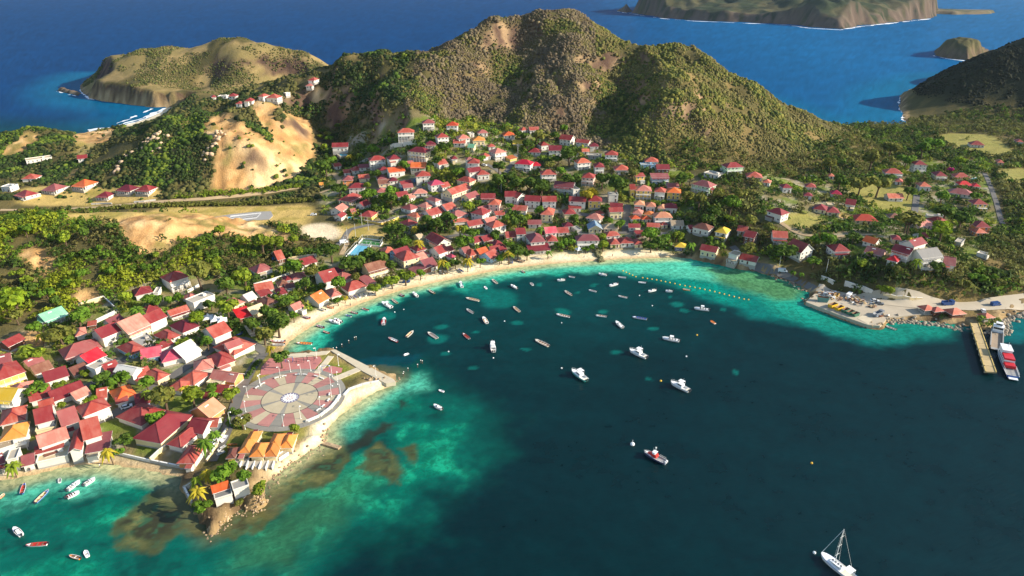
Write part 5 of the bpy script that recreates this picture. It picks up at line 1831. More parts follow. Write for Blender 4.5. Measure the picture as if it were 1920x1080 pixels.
CROWNS = [mesh_only('crown', *crown_mesh(100 + i, 6 + i % 4, 460, 0.72 + 0.06 * (i % 4)), M_LEAF) for i in range(7)]
def trunk_mesh(seed):
    r = random.Random(seed)
    m = MB()
    top = (r.uniform(-.08, .08), r.uniform(-.08, .08), 0.75)
    m.tube((0, 0, -0.25), top, 0.10, 0.065, 6, 0)
    for i in range(4):
        a = i * 1.57 + r.uniform(0, 1)
        m.tube(top, (top[0] + 0.42 * math.cos(a), top[1] + 0.42 * math.sin(a), 1.05 + r.uniform(0, .2)), 0.055, 0.02, 5, 0, False)
    return m.mesh('trunk', M_TRUNK)
TRUNKS = [trunk_mesh(i) for i in range(4)]

def palm_meshes(seed):
    r = random.Random(seed)
    m = MB()
    p = Vector((0, 0, -0.3)); lean = r.uniform(-.12, .12), r.uniform(-.12, .12)
    H_ = 2.0
    for i in range(5):
        q = Vector((lean[0] * ((i + 1) / 5) ** 2 * 2, lean[1] * ((i + 1) / 5) ** 2 * 2, H_ * (i + 1) / 5))
        m.tube(p, q, 0.075 - 0.006 * i, 0.07 - 0.006 * i, 6, 0, False); p = q
    trunk = m.mesh('trunk', M_TRUNK)
    V, F, C = [], [], []
    top = p
    for k in range(17):
        a = k * 2.399 + r.uniform(-.2, .2)
        el = r.uniform(-0.25, 1.0)
        ln = r.uniform(0.95, 1.25)
        d = Vector((math.cos(a), math.sin(a), 0)); side = Vector((-math.sin(a), math.cos(a), 0))
        pts = []
        for i in range(7):
            t = i / 6
            pts.append(top + d * (ln * (t * math.cos(el) * 0.55 + 0.45 * t)) + Vector((0, 0, ln * (math.sin(el) * t * 0.9 - 0.85 * t * t))))
        g = r.uniform(0.75, 1.25)
        for i in range(6):
            w0 = 0.17 * math.sin(math.pi * (0.12 + 0.88 * i / 6)) + 0.02
            w1 = 0.17 * math.sin(math.pi * min(0.12 + 0.88 * (i + 1) / 6, 1)) + 0.005
            for sgn in (-1, 1):
                b = len(V)
                dn0, dn1 = Vector((0, 0, -w0 * 0.55)), Vector((0, 0, -w1 * 0.55))
                V += [tuple(pts[i]), tuple(pts[i + 1]), tuple(pts[i + 1] + side * sgn * w1 + dn1), tuple(pts[i] + side * sgn * w0 + dn0)]
                F.append((b, b + 1, b + 2, b + 3)); C += [(g, g, g)] * 4
    return trunk, mesh_only('crown', np.array(V), np.array(F), np.array(C), M_LEAF)
PALMS = [palm_meshes(i) for i in range(4)]

TONE = {'d': (78, 100, 34), 'g': (94, 124, 36), 'Y': (118, 134, 38), 'y': (166, 150, 44), 'o': (112, 114, 50), 'm': (170, 40, 110), 'L': (122, 142, 34)}
TONE_WORD = {'d': 'dark green', 'g': 'green', 'Y': 'yellow-green', 'y': 'yellowish', 'o': 'olive', 'm': 'magenta', 'L': 'bright lime'}

# x y radius tone in crop pixels; p before the tone: palm
TREES = """
@ 0 700 6
420 170 100 g;1140 55 85 d;1330 70 100 g;1650 110 90 g;1640 205 60 pY;1840 290 150 o;1740 520 90 g;1390 760 85 d;1350 870 50 g;1230 880 75 py;130 1020 75 pY;1040 290 80 Y;690 360 55 Y;340 410 40 g;660 140 60 Y;230 270 45 g;1190 170 55 Y;1060 170 50 g
@ 240 700 6
720 270 115 Y;650 180 65 py;950 160 65 g;1150 240 80 Y;980 240 55 pg;1280 530 90 o;1870 630 60 Y;880 770 85 pg;980 670 65 pg;1220 440 45 d
@ 340 860 7.2
330 180 90 py;170 280 75 pY;250 400 105 py;530 230 150 g;630 140 105 g;840 230 110 g;1040 410 95 Y;260 650 105 g;780 580 40 o
@ 0 540 6
150 150 150 L;180 310 85 o;400 430 90 g;460 560 85 py;280 640 70 pY;680 520 125 o;870 300 110 g;380 740 90 Y;1400 110 80 Y;1520 250 85 pg;1680 150 75 g;1760 150 65 d;950 950 55 Y;600 150 60 d;520 60 70 g
@ 240 500 6
1100 230 105 d;1300 120 115 Y;800 90 170 o;780 570 85 L;1110 470 100 Y;930 420 60 d;1190 660 70 d;1390 650 95 d;1680 640 125 d;1610 520 80 g;1520 770 90 o;1600 900 55 py;1720 1040 85 d;560 350 65 g;460 380 60 g;270 390 80 g;890 860 75 g;680 840 60 Y;580 860 55 Y;1780 380 70 d;1860 560 55 g;90 500 75 pg;1340 260 40 Y
@ 480 440 6
840 170 110 d;410 360 90 g;300 340 65 pY;640 410 85 o;760 390 50 g;550 550 78 d;730 590 55 d;920 570 88 g;1110 470 55 o;1340 600 68 Y;1530 510 78 Y;1680 460 88 Y;1850 440 55 g;340 730 70 g;430 720 55 d;920 740 48 g;1000 720 40 y;1100 310 115 d;1250 250 95 d;1400 280 95 d;1530 350 70 d;640 690 55 o;1440 560 30 pg;200 960 105 d;130 870 70 d;470 180 60 Y;420 60 60 Y;190 90 95 Y;60 80 110 Y
@ 640 360 6
850 550 70 py;1130 800 85 py;1190 790 70 pY;1330 400 60 py;1390 400 60 pY;1420 770 80 py;820 400 40 py;1880 690 60 py;1380 570 88 g;1180 300 88 d;1060 370 88 d;970 330 70 d;620 430 88 d;520 440 60 g;700 560 60 g;1490 460 70 g;1440 170 60 Y;1540 130 40 d;720 110 60 d;380 180 50 d;560 90 80 d;470 290 48 d;330 30 60 g;1560 790 48 g;1280 800 50 d;1740 510 40 g;1800 740 50 g;1850 300 48 g
@ 920 360 6
310 660 85 d;410 690 60 d;870 570 60 g;780 590 50 g;940 300 60 d;1260 590 60 Y;1250 500 50 Y;1800 480 88 g;1810 590 70 d;300 340 80 d;380 290 60 Y;550 210 60 g;560 400 50 pg;1340 330 48 g;1450 350 58 g;1290 170 58 d;640 670 38 pg;200 600 50 g;100 760 48 g;210 700 50 pY;1880 560 75 d;210 160 40 g;1070 640 40 g;1150 630 40 g;50 470 58 d
@ 880 220 6
330 720 88 d;520 740 108 d;680 760 108 d;820 790 98 d;430 680 78 d;900 530 58 o;1150 680 88 d;1030 600 58 g;1130 420 108 d;1000 470 58 d;1650 760 105 d;1500 700 78 d;1840 620 55 o;1370 870 80 y;1300 880 60 y;1050 130 48 g;650 300 65 d;130 460 48 g;330 560 68 d;760 220 78 o;590 210 58 d;960 200 58 d
@ 600 220 6
60 560 90 d;590 380 75 g;340 430 50 py;460 420 50 pY;120 480 60 g;640 640 55 d;950 540 60 g;1300 490 60 d;1240 560 50 pY;1550 620 60 g;1400 340 75 d;1130 320 45 d;1270 860 45 Y;800 830 70 g;740 900 70 g;530 770 50 Y;540 870 70 g;220 800 80 d;1660 1000 60 Y
@ 1140 260 6
270 380 48 o;100 510 88 d;880 650 70 o;1380 740 145 g;1180 790 58 Y;950 870 58 o;1120 900 68 d;1370 900 48 Y;830 480 78 d;930 440 58 Y;1030 700 80 o;1250 620 70 o;1500 620 70 o
@ 1240 380 6
1400 530 108 d;350 480 58 pg;40 410 68 g;170 370 68 Y;550 410 38 g;960 520 78 o;1720 660 68 g;1240 300 68 o;1740 440 58 g;1010 200 75 o;780 190 38 Y;600 130 80 d;1480 780 30 pg;1570 800 32 pg
@ 1540 260 6
430 530 95 o;640 520 105 o;210 490 78 d;980 600 68 d;1150 120 78 g;780 100 88 o;960 240 78 g;1250 60 78 g;1560 240 58 L;1360 660 78 g;1400 800 118 d;1590 900 108 d;1370 1020 108 L;1000 930 115 o;1460 350 28 m;1000 480 50 d;560 240 90 o;120 280 80 o
@ 1540 400 6
960 110 85 o;60 300 75 g;370 270 68 d;440 560 58 Y;1270 440 40 m;560 440 35 py;1000 270 40 py;1060 540 50 pY;740 860 60 Y;680 850 50 Y
"""
tree_rec = []
x0 = y0 = 0; sc_ = 1
for ln in TREES.strip().split('\n'):
    if ln.startswith('@'):
        x0, y0, sc_ = (float(q) for q in ln.split()[1:]); continue
    for t in ln.split(';'):
        q = t.split()
        tree_rec.append((x0 + float(q[0]) / sc_, y0 + float(q[1]) / sc_, float(q[2]) / sc_, q[3]))

placed = []
for px, py, rp_, tone in tree_rec:
    palm = tone[0] == 'p'
    tone = tone[-1]
    x, y, z = hit(px, py, 3.0)
    k = px_per_m(x, y, z)
    rad = min(max(rp_ / k * 1.22, 1.6), 8.0)
    ht = (rad / 1.05 * 2.1) if palm else rad * 1.15
    if palm: rad = min(rad / 1.0, 3.6); ht = rad * 2.0
    x, y, z = hit(px, py, ht)
    placed.append([x, y, float(hgt(x, y)), rad, palm, tone, px, py])
# more individual trees among the houses and on the near hill, where the photograph shows wooded ground
wood = [zp_ for zp_ in ([(0, 420), (200, 425), (260, 470), (420, 440), (540, 470), (470, 520), (250, 520), (120, 545), (0, 600)], [(1540, 500), (1700, 500), (1900, 540), (1900, 565), (1620, 550)], [(1760, 380), (1920, 330), (1920, 540), (1850, 520), (1830, 440)], [(600, 210), (650, 200), (640, 270), (600, 290)])]
wood_w = [wpoly(p) for p in wood]
tries = 0
rr = random.Random(5)
while len(placed) < 298 and tries < 6000:
    tries += 1
    wp = wood_w[rr.choices([0, 1, 2, 3], [5, 3, 3, 1])[0]]
    xs, ys = [q[0] for q in wp], [q[1] for q in wp]
    x, y = rr.uniform(min(xs), max(xs)), rr.uniform(min(ys), max(ys))
    if not bool(in_poly(np.array([x]), np.array([y]), wp)[0]): continue
    if bil(GX0, GY0, GS, OCC, x, y) > 0.05 or bil(GX0, GY0, GS, MASK['bare'], x, y) > 0.3: continue
    rad = rr.uniform(2.4, 4.2)
    if any((p[0] - x) ** 2 + (p[1] - y) ** 2 < (0.62 * (p[3] + rad)) ** 2 for p in placed): continue
    z = float(hgt(x, y))
    px, py, _ = project(x, y, z + rad)
    if not (0 < px < 1920 and 0 < py < 1080): continue
    placed.append([x, y, z, rad, False, rr.choice('ggddYYYoL' if x < 0 else 'ggddoY'), px, py])
items = []
for x, y, z, rad, palm, tone, px, py in placed:
    if palm: dsc = ('tall ' if rad > 2.6 else '') + TONE_WORD[tone] + ' palm tree'
    elif tone == 'm': dsc = 'magenta flowering bush'
    else: dsc = ('broad ' if rad > 4.2 else 'small ' if rad < 2.0 else 'round ') + TONE_WORD[tone] + ' leafy tree'
    items.append((px, py, dsc))
labels = place_labels(items, '', 'standing near')
for i, ((x, y, z, rad, palm, tone, px, py), lab) in enumerate(zip(placed, labels)):
    c = lin(*TONE[tone]) * rr.uniform(0.85, 1.15)
    root = thing('palm_tree' if palm else 'flowering_bush' if tone == 'm' else 'tree', lab, 'palm tree' if palm else 'bush' if tone == 'm' else 'tree', (x, y, z - 0.1), rr.uniform(0, 6.28), 'trees of the town and the near slopes')
    if palm:
        tm, cmesh = PALMS[i % 4]
    else:
        tm, cmesh = TRUNKS[i % 4], CROWNS[i % 7]
    s = rad / 0.95
    t = link('trunk', tm, root); cr = link('crown', cmesh, root)
    root.scale = (s, s, s * (rr.uniform(0.9, 1.15)))
    cr.color = (*c, 1)
    t.color = (1, 1, 1, 1)

# ------------------------------------------------------------------ scrub and woodland nobody could count
def scatter(spacing_f, dmin, dmax, seed):
    """jittered points over the land the camera could see, spacing grows with distance"""
    r = np.random.default_rng(seed)
    X, Y = [], []
    y = dmin
    while y < dmax:
        s = spacing_f(y)
        half = 0.86 * y + 70
        n = int(2 * half / s)
        X.append(-half + (np.arange(n) + r.uniform(-0.5, 0.5, n) + 0.5) * s)
        Y.append(y + r.uniform(-0.5, 0.5, n) * s)
        y += s
    return np.concatenate(X), np.concatenate(Y)

def pick_palette(n, pal, w, r, patch):
    """mix of palette colours with coherent patches"""
    cw = np.cumsum(np.array(w) / sum(w))
    u = np.clip(0.68 * patch + 0.32 * r.uniform(0, 1, n), 0, 0.9999)
    u = (np.argsort(np.argsort(u)) + 0.5) / n
    k = np.searchsorted(cw, u)
    c = np.array([lin(*p) for p in pal])[k]
    return c * r.uniform(0.78, 1.22, (n, 1))

def leafy(X, Y, Z, rad, col, seed, ntri, squash=0.8):
    """bushes as clouds of leaf-clump triangles"""
    r = np.random.default_rng(seed)
    n = len(X)
    d = r.normal(0, 1, (n, ntri, 3)); d /= np.linalg.norm(d, axis=2)[..., None]
    d[..., 2] = np.abs(d[..., 2]) * 1.1 - 0.15
    P = d * r.uniform(0.62, 1.02, (n, ntri, 1)) * rad[:, None, None]
    P += (r.normal(0, 0.25, (n, 1, 3)) * np.sin(d[..., :1] * 3)) * rad[:, None, None]
    P[..., 2] = P[..., 2] * squash + rad[:, None] * 0.45
    P += np.stack([X, Y, Z], 1)[:, None]
    nr = d + r.normal(0, 0.45, d.shape); nr /= np.linalg.norm(nr, axis=2)[..., None]
    t = np.cross(nr, r.normal(0, 1, d.shape)); t /= np.linalg.norm(t, axis=2)[..., None] + 1e-9
    b = np.cross(nr, t)
    s = r.uniform(0.28, 0.55, (n, ntri, 1)) * rad[:, None, None] * (9.0 / ntri) ** 0.4
    V = np.stack([P - t * s - b * s * 0.6, P + t * s - b * s * 0.5, P + b * s], 2).reshape(-1, 3)
    C = col[:, None] * r.uniform(0.8, 1.2, (n, ntri, 1))
    C = np.repeat(C[:, :, None], 3, 2).reshape(-1, 3)
    return V, np.arange(len(V)).reshape(-1, 3), C

def domes(X, Y, Z, rad, col, seed):
    """small far bushes: jittered ten-sided clumps of 10 triangles"""
    r = np.random.default_rng(seed)
    n = len(X)
    a = (np.arange(5) * 2 * np.pi / 5)[None] + r.uniform(0, 6.28, (n, 1)) + r.uniform(-.35, .35, (n, 5))
    k = r.uniform(0.75, 1.25, (n, 5)) * rad[:, None]
    lo = np.stack([X[:, None] + np.cos(a) * k * 0.85, Y[:, None] + np.sin(a) * k * 0.85, np.repeat((Z - rad * 0.3)[:, None], 5, 1)], 2)
    k2 = r.uniform(0.7, 1.15, (n, 5)) * rad[:, None]
    hi = np.stack([X[:, None] + np.cos(a + .5) * k2 * .8, Y[:, None] + np.sin(a + .5) * k2 * .8, Z[:, None] + rad[:, None] * r.uniform(0.35, 0.75, (n, 5))], 2)
    top = np.stack([X + r.uniform(-.3, .3, n) * rad, Y + r.uniform(-.3, .3, n) * rad, Z + rad * r.uniform(0.7, 1.0, n)], 1)[:, None]
    V = np.concatenate([lo, hi, top], 1)
    f = []
    for i in range(5):
        j = (i + 1) % 5
        f += [(i, j, 5 + i), (j, 5 + j, 5 + i), (5 + i, 5 + j, 10)]
    F = (np.arange(n)[:, None, None] * 11 + np.array(f)[None]).reshape(-1, 3)
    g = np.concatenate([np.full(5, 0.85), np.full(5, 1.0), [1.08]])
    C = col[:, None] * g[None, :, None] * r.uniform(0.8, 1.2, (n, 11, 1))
    return V.reshape(-1, 3), F, C.reshape(-1, 3)

PAL_HILL = [(107, 94, 73), (125, 112, 82), (103, 100, 51), (69, 80, 38), (116, 125, 51)]
PAL_LIT = [(118, 110, 62), (102, 104, 50), (126, 122, 56), (86, 96, 42), (67, 78, 34)]  # sunlight on the right flank put into yellower scrub colours
PAL_NEAR = [(109, 103, 58), (64, 82, 31), (87, 112, 33), (122, 134, 38), (140, 148, 38)]
PAL_DARK = [(94, 91, 49), (58, 69, 33), (49, 64, 29), (73, 94, 35), (103, 116, 40)]
PAL_TOWN = [(103, 103, 53), (78, 103, 38), (62, 82, 31), (107, 129, 42), (134, 138, 49)]
PAL_RIGHT = [(103, 103, 56), (116, 118, 58), (78, 96, 40), (58, 73, 31), (98, 120, 40)]
PAL_HEAD = [(103, 96, 56), (94, 98, 49), (82, 89, 42), (114, 112, 60), (123, 112, 71)]
PAL_SHADE = [(46, 48, 30), (52, 52, 34), (40, 44, 26), (58, 56, 36), (46, 52, 28)]  # darkened scrub: the hill's shade is painted into the palette

def cover(X, Y):
    """how likely a bush grows at each point, and which palette it belongs to"""
    g = lambda A: bil(GX0, GY0, GS, A, X, Y)
    Z, S, st = g(H), g(SHORE), g(steep)
    n1, n2 = fbm(X, Y, 13, 3, 401), fbm(X, Y, 45, 3, 411)
    zone_ = np.zeros(len(X), int)
    PX, PY, _ = project(X, Y, Z)
    dens = np.full(len(X), 0.9)
    # 0 main hill, 1 lit right flank of the hill, 2 near hill behind the town, 3 sand-hill country, 4 town, 5 right-hand valley and promontory, 6 headland, 7 shaded hill
    zone_[(Y > 880) & (X < -240)] = 6
    zone_[(Y < 430) & (X < -60)] = 2
    zone_[(Y >= 430) & (Y < 880) & (X < -90)] = 3
    zone_[(X > 120) & (Y < 540)] = 5
    zone_[(X > 200) & (Y >= 520) & (Z < 22)] = 5
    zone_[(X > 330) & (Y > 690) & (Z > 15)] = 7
    zone_[(g(MASK['urban']) > 0.5)] = 4
    zone_[(zone_ == 1) & (X > 200) & (Z < 20)] = 5
    zone_[(zone_ == 0) & (X > 80)] = 1
    dens = np.where(zone_ == 0, 0.97 * smooth(0.14, 0.32, n1), dens)
    dens = np.where(zone_ == 1, 0.93 * smooth(0.22, 0.40, n1), dens)
    dens = np.where(zone_ == 2, 0.95 * smooth(0.26, 0.42, n1), dens)
    dens = np.where(zone_ == 3, 0.95 * smooth(0.34, 0.5, 0.6 * n1 + 0.4 * n2), dens)
    dens = np.where(zone_ == 4, 0.9 * smooth(0.36, 0.5, n1), dens)
    dens = np.where(zone_ == 5, 0.97 * smooth(0.2, 0.36, n1), dens)
    dens = np.where(zone_ == 6, 0.95 * smooth(0.42, 0.52, n2 + 0.2 * (n1 - 0.5)), dens)
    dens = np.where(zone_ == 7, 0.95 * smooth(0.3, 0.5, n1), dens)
    dens *= (S > np.where((X > 130) & (Y < 450), 2.5, 4)) * (Z > 0.6)
    dens *= 1 - smooth(0.05, 0.3, g(OCC))
    dens *= 1 - smooth(0.2, 0.5, g(MASK['beach_s']))
    dens *= 1 - 0.985 * smooth(0.35, 0.6, g(bw))
    dens *= 1 - smooth(0.3, 0.6, g(MASK['pale_s']))
    dens *= 1 - 0.97 * smooth(0.3, 0.7, g(MASK['dry_s']))
    dens *= 1 - 0.97 * smooth(0.2, 0.6, g(MASK['lawn_s']))
    dens *= 1 - smooth(1.0, 1.5, st) * 0.8 * ~((X > 150) & (Y < 450))
    dens *= (PX > -60) & (PX < 1980) & (PY < 1100)
    return Z, zone_, dens, n1, n2

r5 = np.random.default_rng(77)
parts_ = {}
def grow(name, sel_zones, pal, w, X, Y, Z, zone_, dens, n1, n2, rlo, rhi, kind, ntri=0, squash=0.8, seed=0):
    r = np.random.default_rng(900 + seed)
    m = np.isin(zone_, sel_zones) & (r.uniform(0, 1, len(X)) < dens)
    x, y, z = X[m], Y[m], Z[m]
    n = len(x)
    if n == 0: return
    rad = rlo + (rhi - rlo) * r.uniform(0, 1, n) ** 1.8 * (0.55 + 0.9 * smooth(0.35, 0.65, fbm(x, y, 9, 2, 950 + seed)))
    col = pick_palette(n, pal, w, r, np.clip(0.5 + (n2[m] - 0.5) * 2.6 + (n1[m] - 0.5) * 1.4, 0, 1)) * (0.8 + 0.4 * fbm(x, y, 18, 3, 960))[:, None]
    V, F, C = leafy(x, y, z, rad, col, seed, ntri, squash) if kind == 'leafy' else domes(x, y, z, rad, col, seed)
    o = np_mesh(name, V, F, M_SCRUB, col=C)
    o['kind'] = 'stuff'
    print(name, n, len(F))

X, Y = scatter(lambda y: 1.32 + (y - 480) * 0.0018, 480, 860, 1)
args = (X, Y) + cover(X, Y)
keep = (Y < 790) | (args[2] > 15)
grow('hillside_scrub', [0], PAL_HILL, (30, 26, 24, 12, 8), *args, 0.65, 2.1, 'domes', seed=2)
grow('ridge_scrub', [1], PAL_LIT, (30, 26, 22, 14, 8), *args, 0.6, 2.0, 'domes', seed=3)
grow('valley_scrub', [3], PAL_DARK, (26, 26, 20, 18, 10), *args, 0.8, 2.5, 'domes', seed=4)
X, Y = scatter(lambda y: 2.2, 290, 520, 5)
args = (X, Y) + cover(X, Y)
grow('slope_thicket', [2], PAL_NEAR, (20, 24, 24, 20, 12), *args, 1.2, 2.9, 'leafy', 26, seed=6)
X, Y = scatter(lambda y: 2.3, 240, 640, 7)
args = (X, Y) + cover(X, Y)
grow('garden_shrubs', [4], PAL_TOWN, (18, 26, 20, 22, 14), *args, 0.7, 3.0, 'leafy', 26, seed=8)
X, Y = scatter(lambda y: 2.4 + (y - 300) * 0.0025, 290, 810, 9)
args = (X, Y) + cover(X, Y)
grow('valley_woodland', [5], PAL_RIGHT, (24, 24, 20, 20, 12), *args, 1.2, 3.4, 'leafy', 22, seed=10)
X, Y = scatter(lambda y: 2.6, 880, 1200, 11)
args = (X, Y) + cover(X, Y)
grow('headland_scrub', [6], PAL_HEAD, (24, 24, 22, 18, 12), *args, 0.9, 1.9, 'domes', seed=12)
X, Y = scatter(lambda y: 2.4, 700, 960, 13)
args = (X, Y) + cover(X, Y)
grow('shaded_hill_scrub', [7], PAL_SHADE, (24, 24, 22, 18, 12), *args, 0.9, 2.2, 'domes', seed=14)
X, Y = scatter(lambda y: 2.6, 430, 720, 15)
args = (X, Y) + cover(X, Y)
grow('dry_country_thicket', [3], PAL_DARK, (20, 24, 22, 20, 14), *args, 1.1, 3.0, 'leafy', 18, seed=16) if False else None
# ------------------------------------------------------------------ jetty, rocks, court
JR = [at_z(*p, 1.9) for p in ((1819, 606), (1836, 606), (1869, 698), (1847, 697))]
jx, jy = (JR[0][0] + JR[1][0]) / 2, (JR[0][1] + JR[1][1]) / 2
jt = thing('jetty', 'long concrete jetty running out from the quay road beside the ferry', 'jetty', (jx, jy, 0))
NS = 9
def jl(side, t):
    a, b = (JR[0], JR[3]) if side == 0 else (JR[1], JR[2])
    return (a[0] + (b[0] - a[0]) * t - jx, a[1] + (b[1] - a[1]) * t - jy)
M_JET = paint('jetty_concrete', (178, 156, 112), 0.95, 0.22, 0.3)
for i in range(NS):
    t0, t1 = i / NS + 0.002, (i + 1) / NS - 0.002
    q = [jl(0, t0), jl(1, t0), jl(1, t1), jl(0, t1)]
    slab('deck_slab', q, 1.35, 1.95 + 0.02 * (i % 2), M_JET, jt)
    p = MB()
    for s in (0, 1):
        x, y = jl(s, (t0 + t1) / 2)
        u = jl(1 - s, (t0 + t1) / 2)
        x, y = x + (u[0] - x) * 0.15, y + (u[1] - y) * 0.15
        p.tube((x, y, -3), (x, y, 1.36), 0.4, 0.4, 8, 0)
    p.build('pile', M_CONC, jt)
for s in (0, 1):
    m = MB()
    a, b = jl(s, 0.0), jl(s, 1.0)
    u0 = jl(1 - s, 0.0); 
    ins = ((u0[0] - a[0]) * 0.06, (u0[1] - a[1]) * 0.06)
    m.bar((a[0] + ins[0], a[1] + ins[1], 2.08), (b[0] + ins[0], b[1] + ins[1], 2.08), 0.35, 0, h=0.24)
    for k in range(6):
        t = 0.1 + k * 0.16
        x, y = jl(s, t)
        m.tube((x + ins[0], y + ins[1], 2.1), (x + ins[0], y + ins[1], 2.55), 0.14, 0.18, 8, 1)
    m.build('kerb', [paint('jetty_kerb', (190, 164, 96), 0.9, 0.2), M_DARK], jt)

def rock_cloud(name, lines, per_m, rlo, rhi, spread, seed, mat=None, ground=False):
    r = np.random.default_rng(seed)
    phi = (1 + 5 ** 0.5) / 2
    ico = np.array([(-1, phi, 0), (1, phi, 0), (-1, -phi, 0), (1, -phi, 0), (0, -1, phi), (0, 1, phi), (0, -1, -phi), (0, 1, -phi), (phi, 0, -1), (phi, 0, 1), (-phi, 0, -1), (-phi, 0, 1)]) / 1.9
    fc = np.array([(0, 11, 5), (0, 5, 1), (0, 1, 7), (0, 7, 10), (0, 10, 11), (1, 5, 9), (5, 11, 4), (11, 10, 2), (10, 7, 6), (7, 1, 8), (3, 9, 4), (3, 4, 2), (3, 2, 6), (3, 6, 8), (3, 8, 9), (4, 9, 5), (2, 4, 11), (6, 2, 10), (8, 6, 7), (9, 8, 1)])
    V, F, n = [], [], 0
    for pts in lines:
        P = [hit(a, b)[:2] if ground else at_z(a, b, 0.4) for a, b in pts]
        for i in range(len(P) - 1):
            (ax, ay), (bx, by) = P[i], P[i + 1]
            L = math.hypot(bx - ax, by - ay)
            for k in range(int(L * per_m)):
                t = r.uniform()
                x, y = ax + (bx - ax) * t + r.normal(0, spread), ay + (by - ay) * t + r.normal(0, spread)
                rad = r.uniform(rlo, rhi)
                z = max(float(hgt(x, y)), -0.3) + rad * 0.25
                v = ico * r.uniform(0.75, 1.25, (12, 1)) * rad * np.array([r.uniform(.8, 1.3), r.uniform(.8, 1.3), r.uniform(.6, .95)])
                V.append(v + np.array([x, y, z])); F.append(fc + n); n += 12
    o = np_mesh(name, np.concatenate(V), np.concatenate(F), mat or M_ROCK)
    o['kind'] = 'stuff'
    return o
rock_cloud('rock_armour', [[(1662, 600), (1700, 602), (1740, 605), (1775, 611), (1812, 617)], [(1845, 622), (1865, 626), (1884, 622), (1886, 606), (1900, 594), (1930, 586)]], 4.2, 0.45, 1.05, 1.4, 1, paint('armour_stone', (150, 138, 118), 0.95, 0.3, 0.3))
rock_cloud('shore_rocks', [[(1448, 518), (1480, 527), (1512, 546)], [(1506, 560), (1514, 569)], [(1632, 612), (1655, 612)]], 1.6, 0.4, 1.0, 0.9, 2)
rock_cloud('shore_rocks', [[(690, 716), (715, 718), (745, 712)], [(744, 705), (752, 709)], [(614, 800), (611, 818), (608, 834)]], 1.8, 0.3, 0.7, 0.8, 3)
rock_cloud('shore_rocks', [[(602, 840), (575, 853), (545, 872), (520, 892), (500, 910)], [(497, 930), (482, 958), (466, 960), (440, 962), (410, 992), (396, 1006), (384, 990)]], 6.0, 0.18, 0.55, 1.3, 4)
rock_cloud('beach_rock', [[(1119, 476), (1124, 484), (1127, 490)]], 3.5, 0.8, 1.6, 0.8, 5, paint('mossy_stone', (96, 92, 60), 0.95, 0.3, 0.4))
rock_cloud('rock_outcrop', [[(222, 322), (232, 305), (242, 288)], [(262, 278), (285, 262), (300, 250), (310, 244)], [(290, 284), (298, 272)], [(385, 300), (400, 270), (412, 246)]], 1.1, 0.7, 2.2, 2.6, 6, paint('pale_outcrop', (178, 152, 122), 0.95, 0.3, 0.3), True)
slab('stone_groyne', zl([(603, 832), (612, 828), (640, 836), (634, 841)], 0.7), -1, 0.7, M_ROCK, kind='structure')

ct = thing('sports_court', 'fenced sports court with one green and one blue pitch', 'sports court', (*at_z(680, 466, 3.5), 3.4))
ox, oy, oz = ct.location
def lc(px): return [(x - ox, y - oy) for x, y in zl(px, 3.5)]
slab('green_pitch', lc([(674, 457), (681, 449), (717, 453), (712, 461)]), -0.5, 0.12, paint('pitch_green', (44, 104, 44), 0.9, 0.12), ct)
slab('blue_pitch', lc([(650, 482), (670, 460), (694, 462), (681, 483)]), -0.5, 0.10, paint('pitch_blue', (98, 168, 190), 0.8, 0.12), ct)
fence = MB()
for ring in ([(672, 458), (680, 448), (719, 452), (713, 463)], [(648, 483), (669, 460), (696, 461), (682, 485)]):
    P = lc(ring)
    for i in range(4):
        a, b = Vector((*P[i], 0)), Vector((*P[(i + 1) % 4], 0))
        n = max(2, int((b - a).length / 3))
        fence.bar(a + Vector((0, 0, 0.4)), b + Vector((0, 0, 0.4)), 0.2, 0, h=0.9)
        fence.bar(a + Vector((0, 0, 2.9)), b + Vector((0, 0, 2.9)), 0.08, 0)
        for k in range(n):
            p = a.lerp(b, k / n); fence.bar(p, p + Vector((0, 0, 2.95)), 0.1, 0)
fence.build('fence', M_TRIM, ct)

# ------------------------------------------------------------------ boats
HC = {'w': paint('hull_white', (228, 228, 224), 0.3, 0.06), 't': paint('hull_tan', (206, 176, 128), 0.5, 0.15), 'r': paint('hull_red', (176, 52, 44), 0.4, 0.12), 'b': paint('hull_blue', (52, 96, 160), 0.4, 0.12),
      'o': paint('hull_orange', (222, 134, 48), 0.45, 0.12), 'g': paint('hull_turquoise', (72, 176, 160), 0.4, 0.1), 'c': paint('hull_cream', (228, 218, 196), 0.45, 0.1), 'n': paint('inside_brown', (140, 106, 82), 0.7, 0.2), 'k': paint('inside_grey', (150, 148, 142), 0.6, 0.12), 'd': M_DARK,
      'y': paint('buoy_yellow', (224, 176, 48), 0.5, 0.05)}
HW = {'w': 'white', 't': 'tan', 'r': 'red', 'b': 'blue', 'o': 'orange', 'g': 'turquoise', 'c': 'cream', 'n': 'brown', 'k': 'grey'}

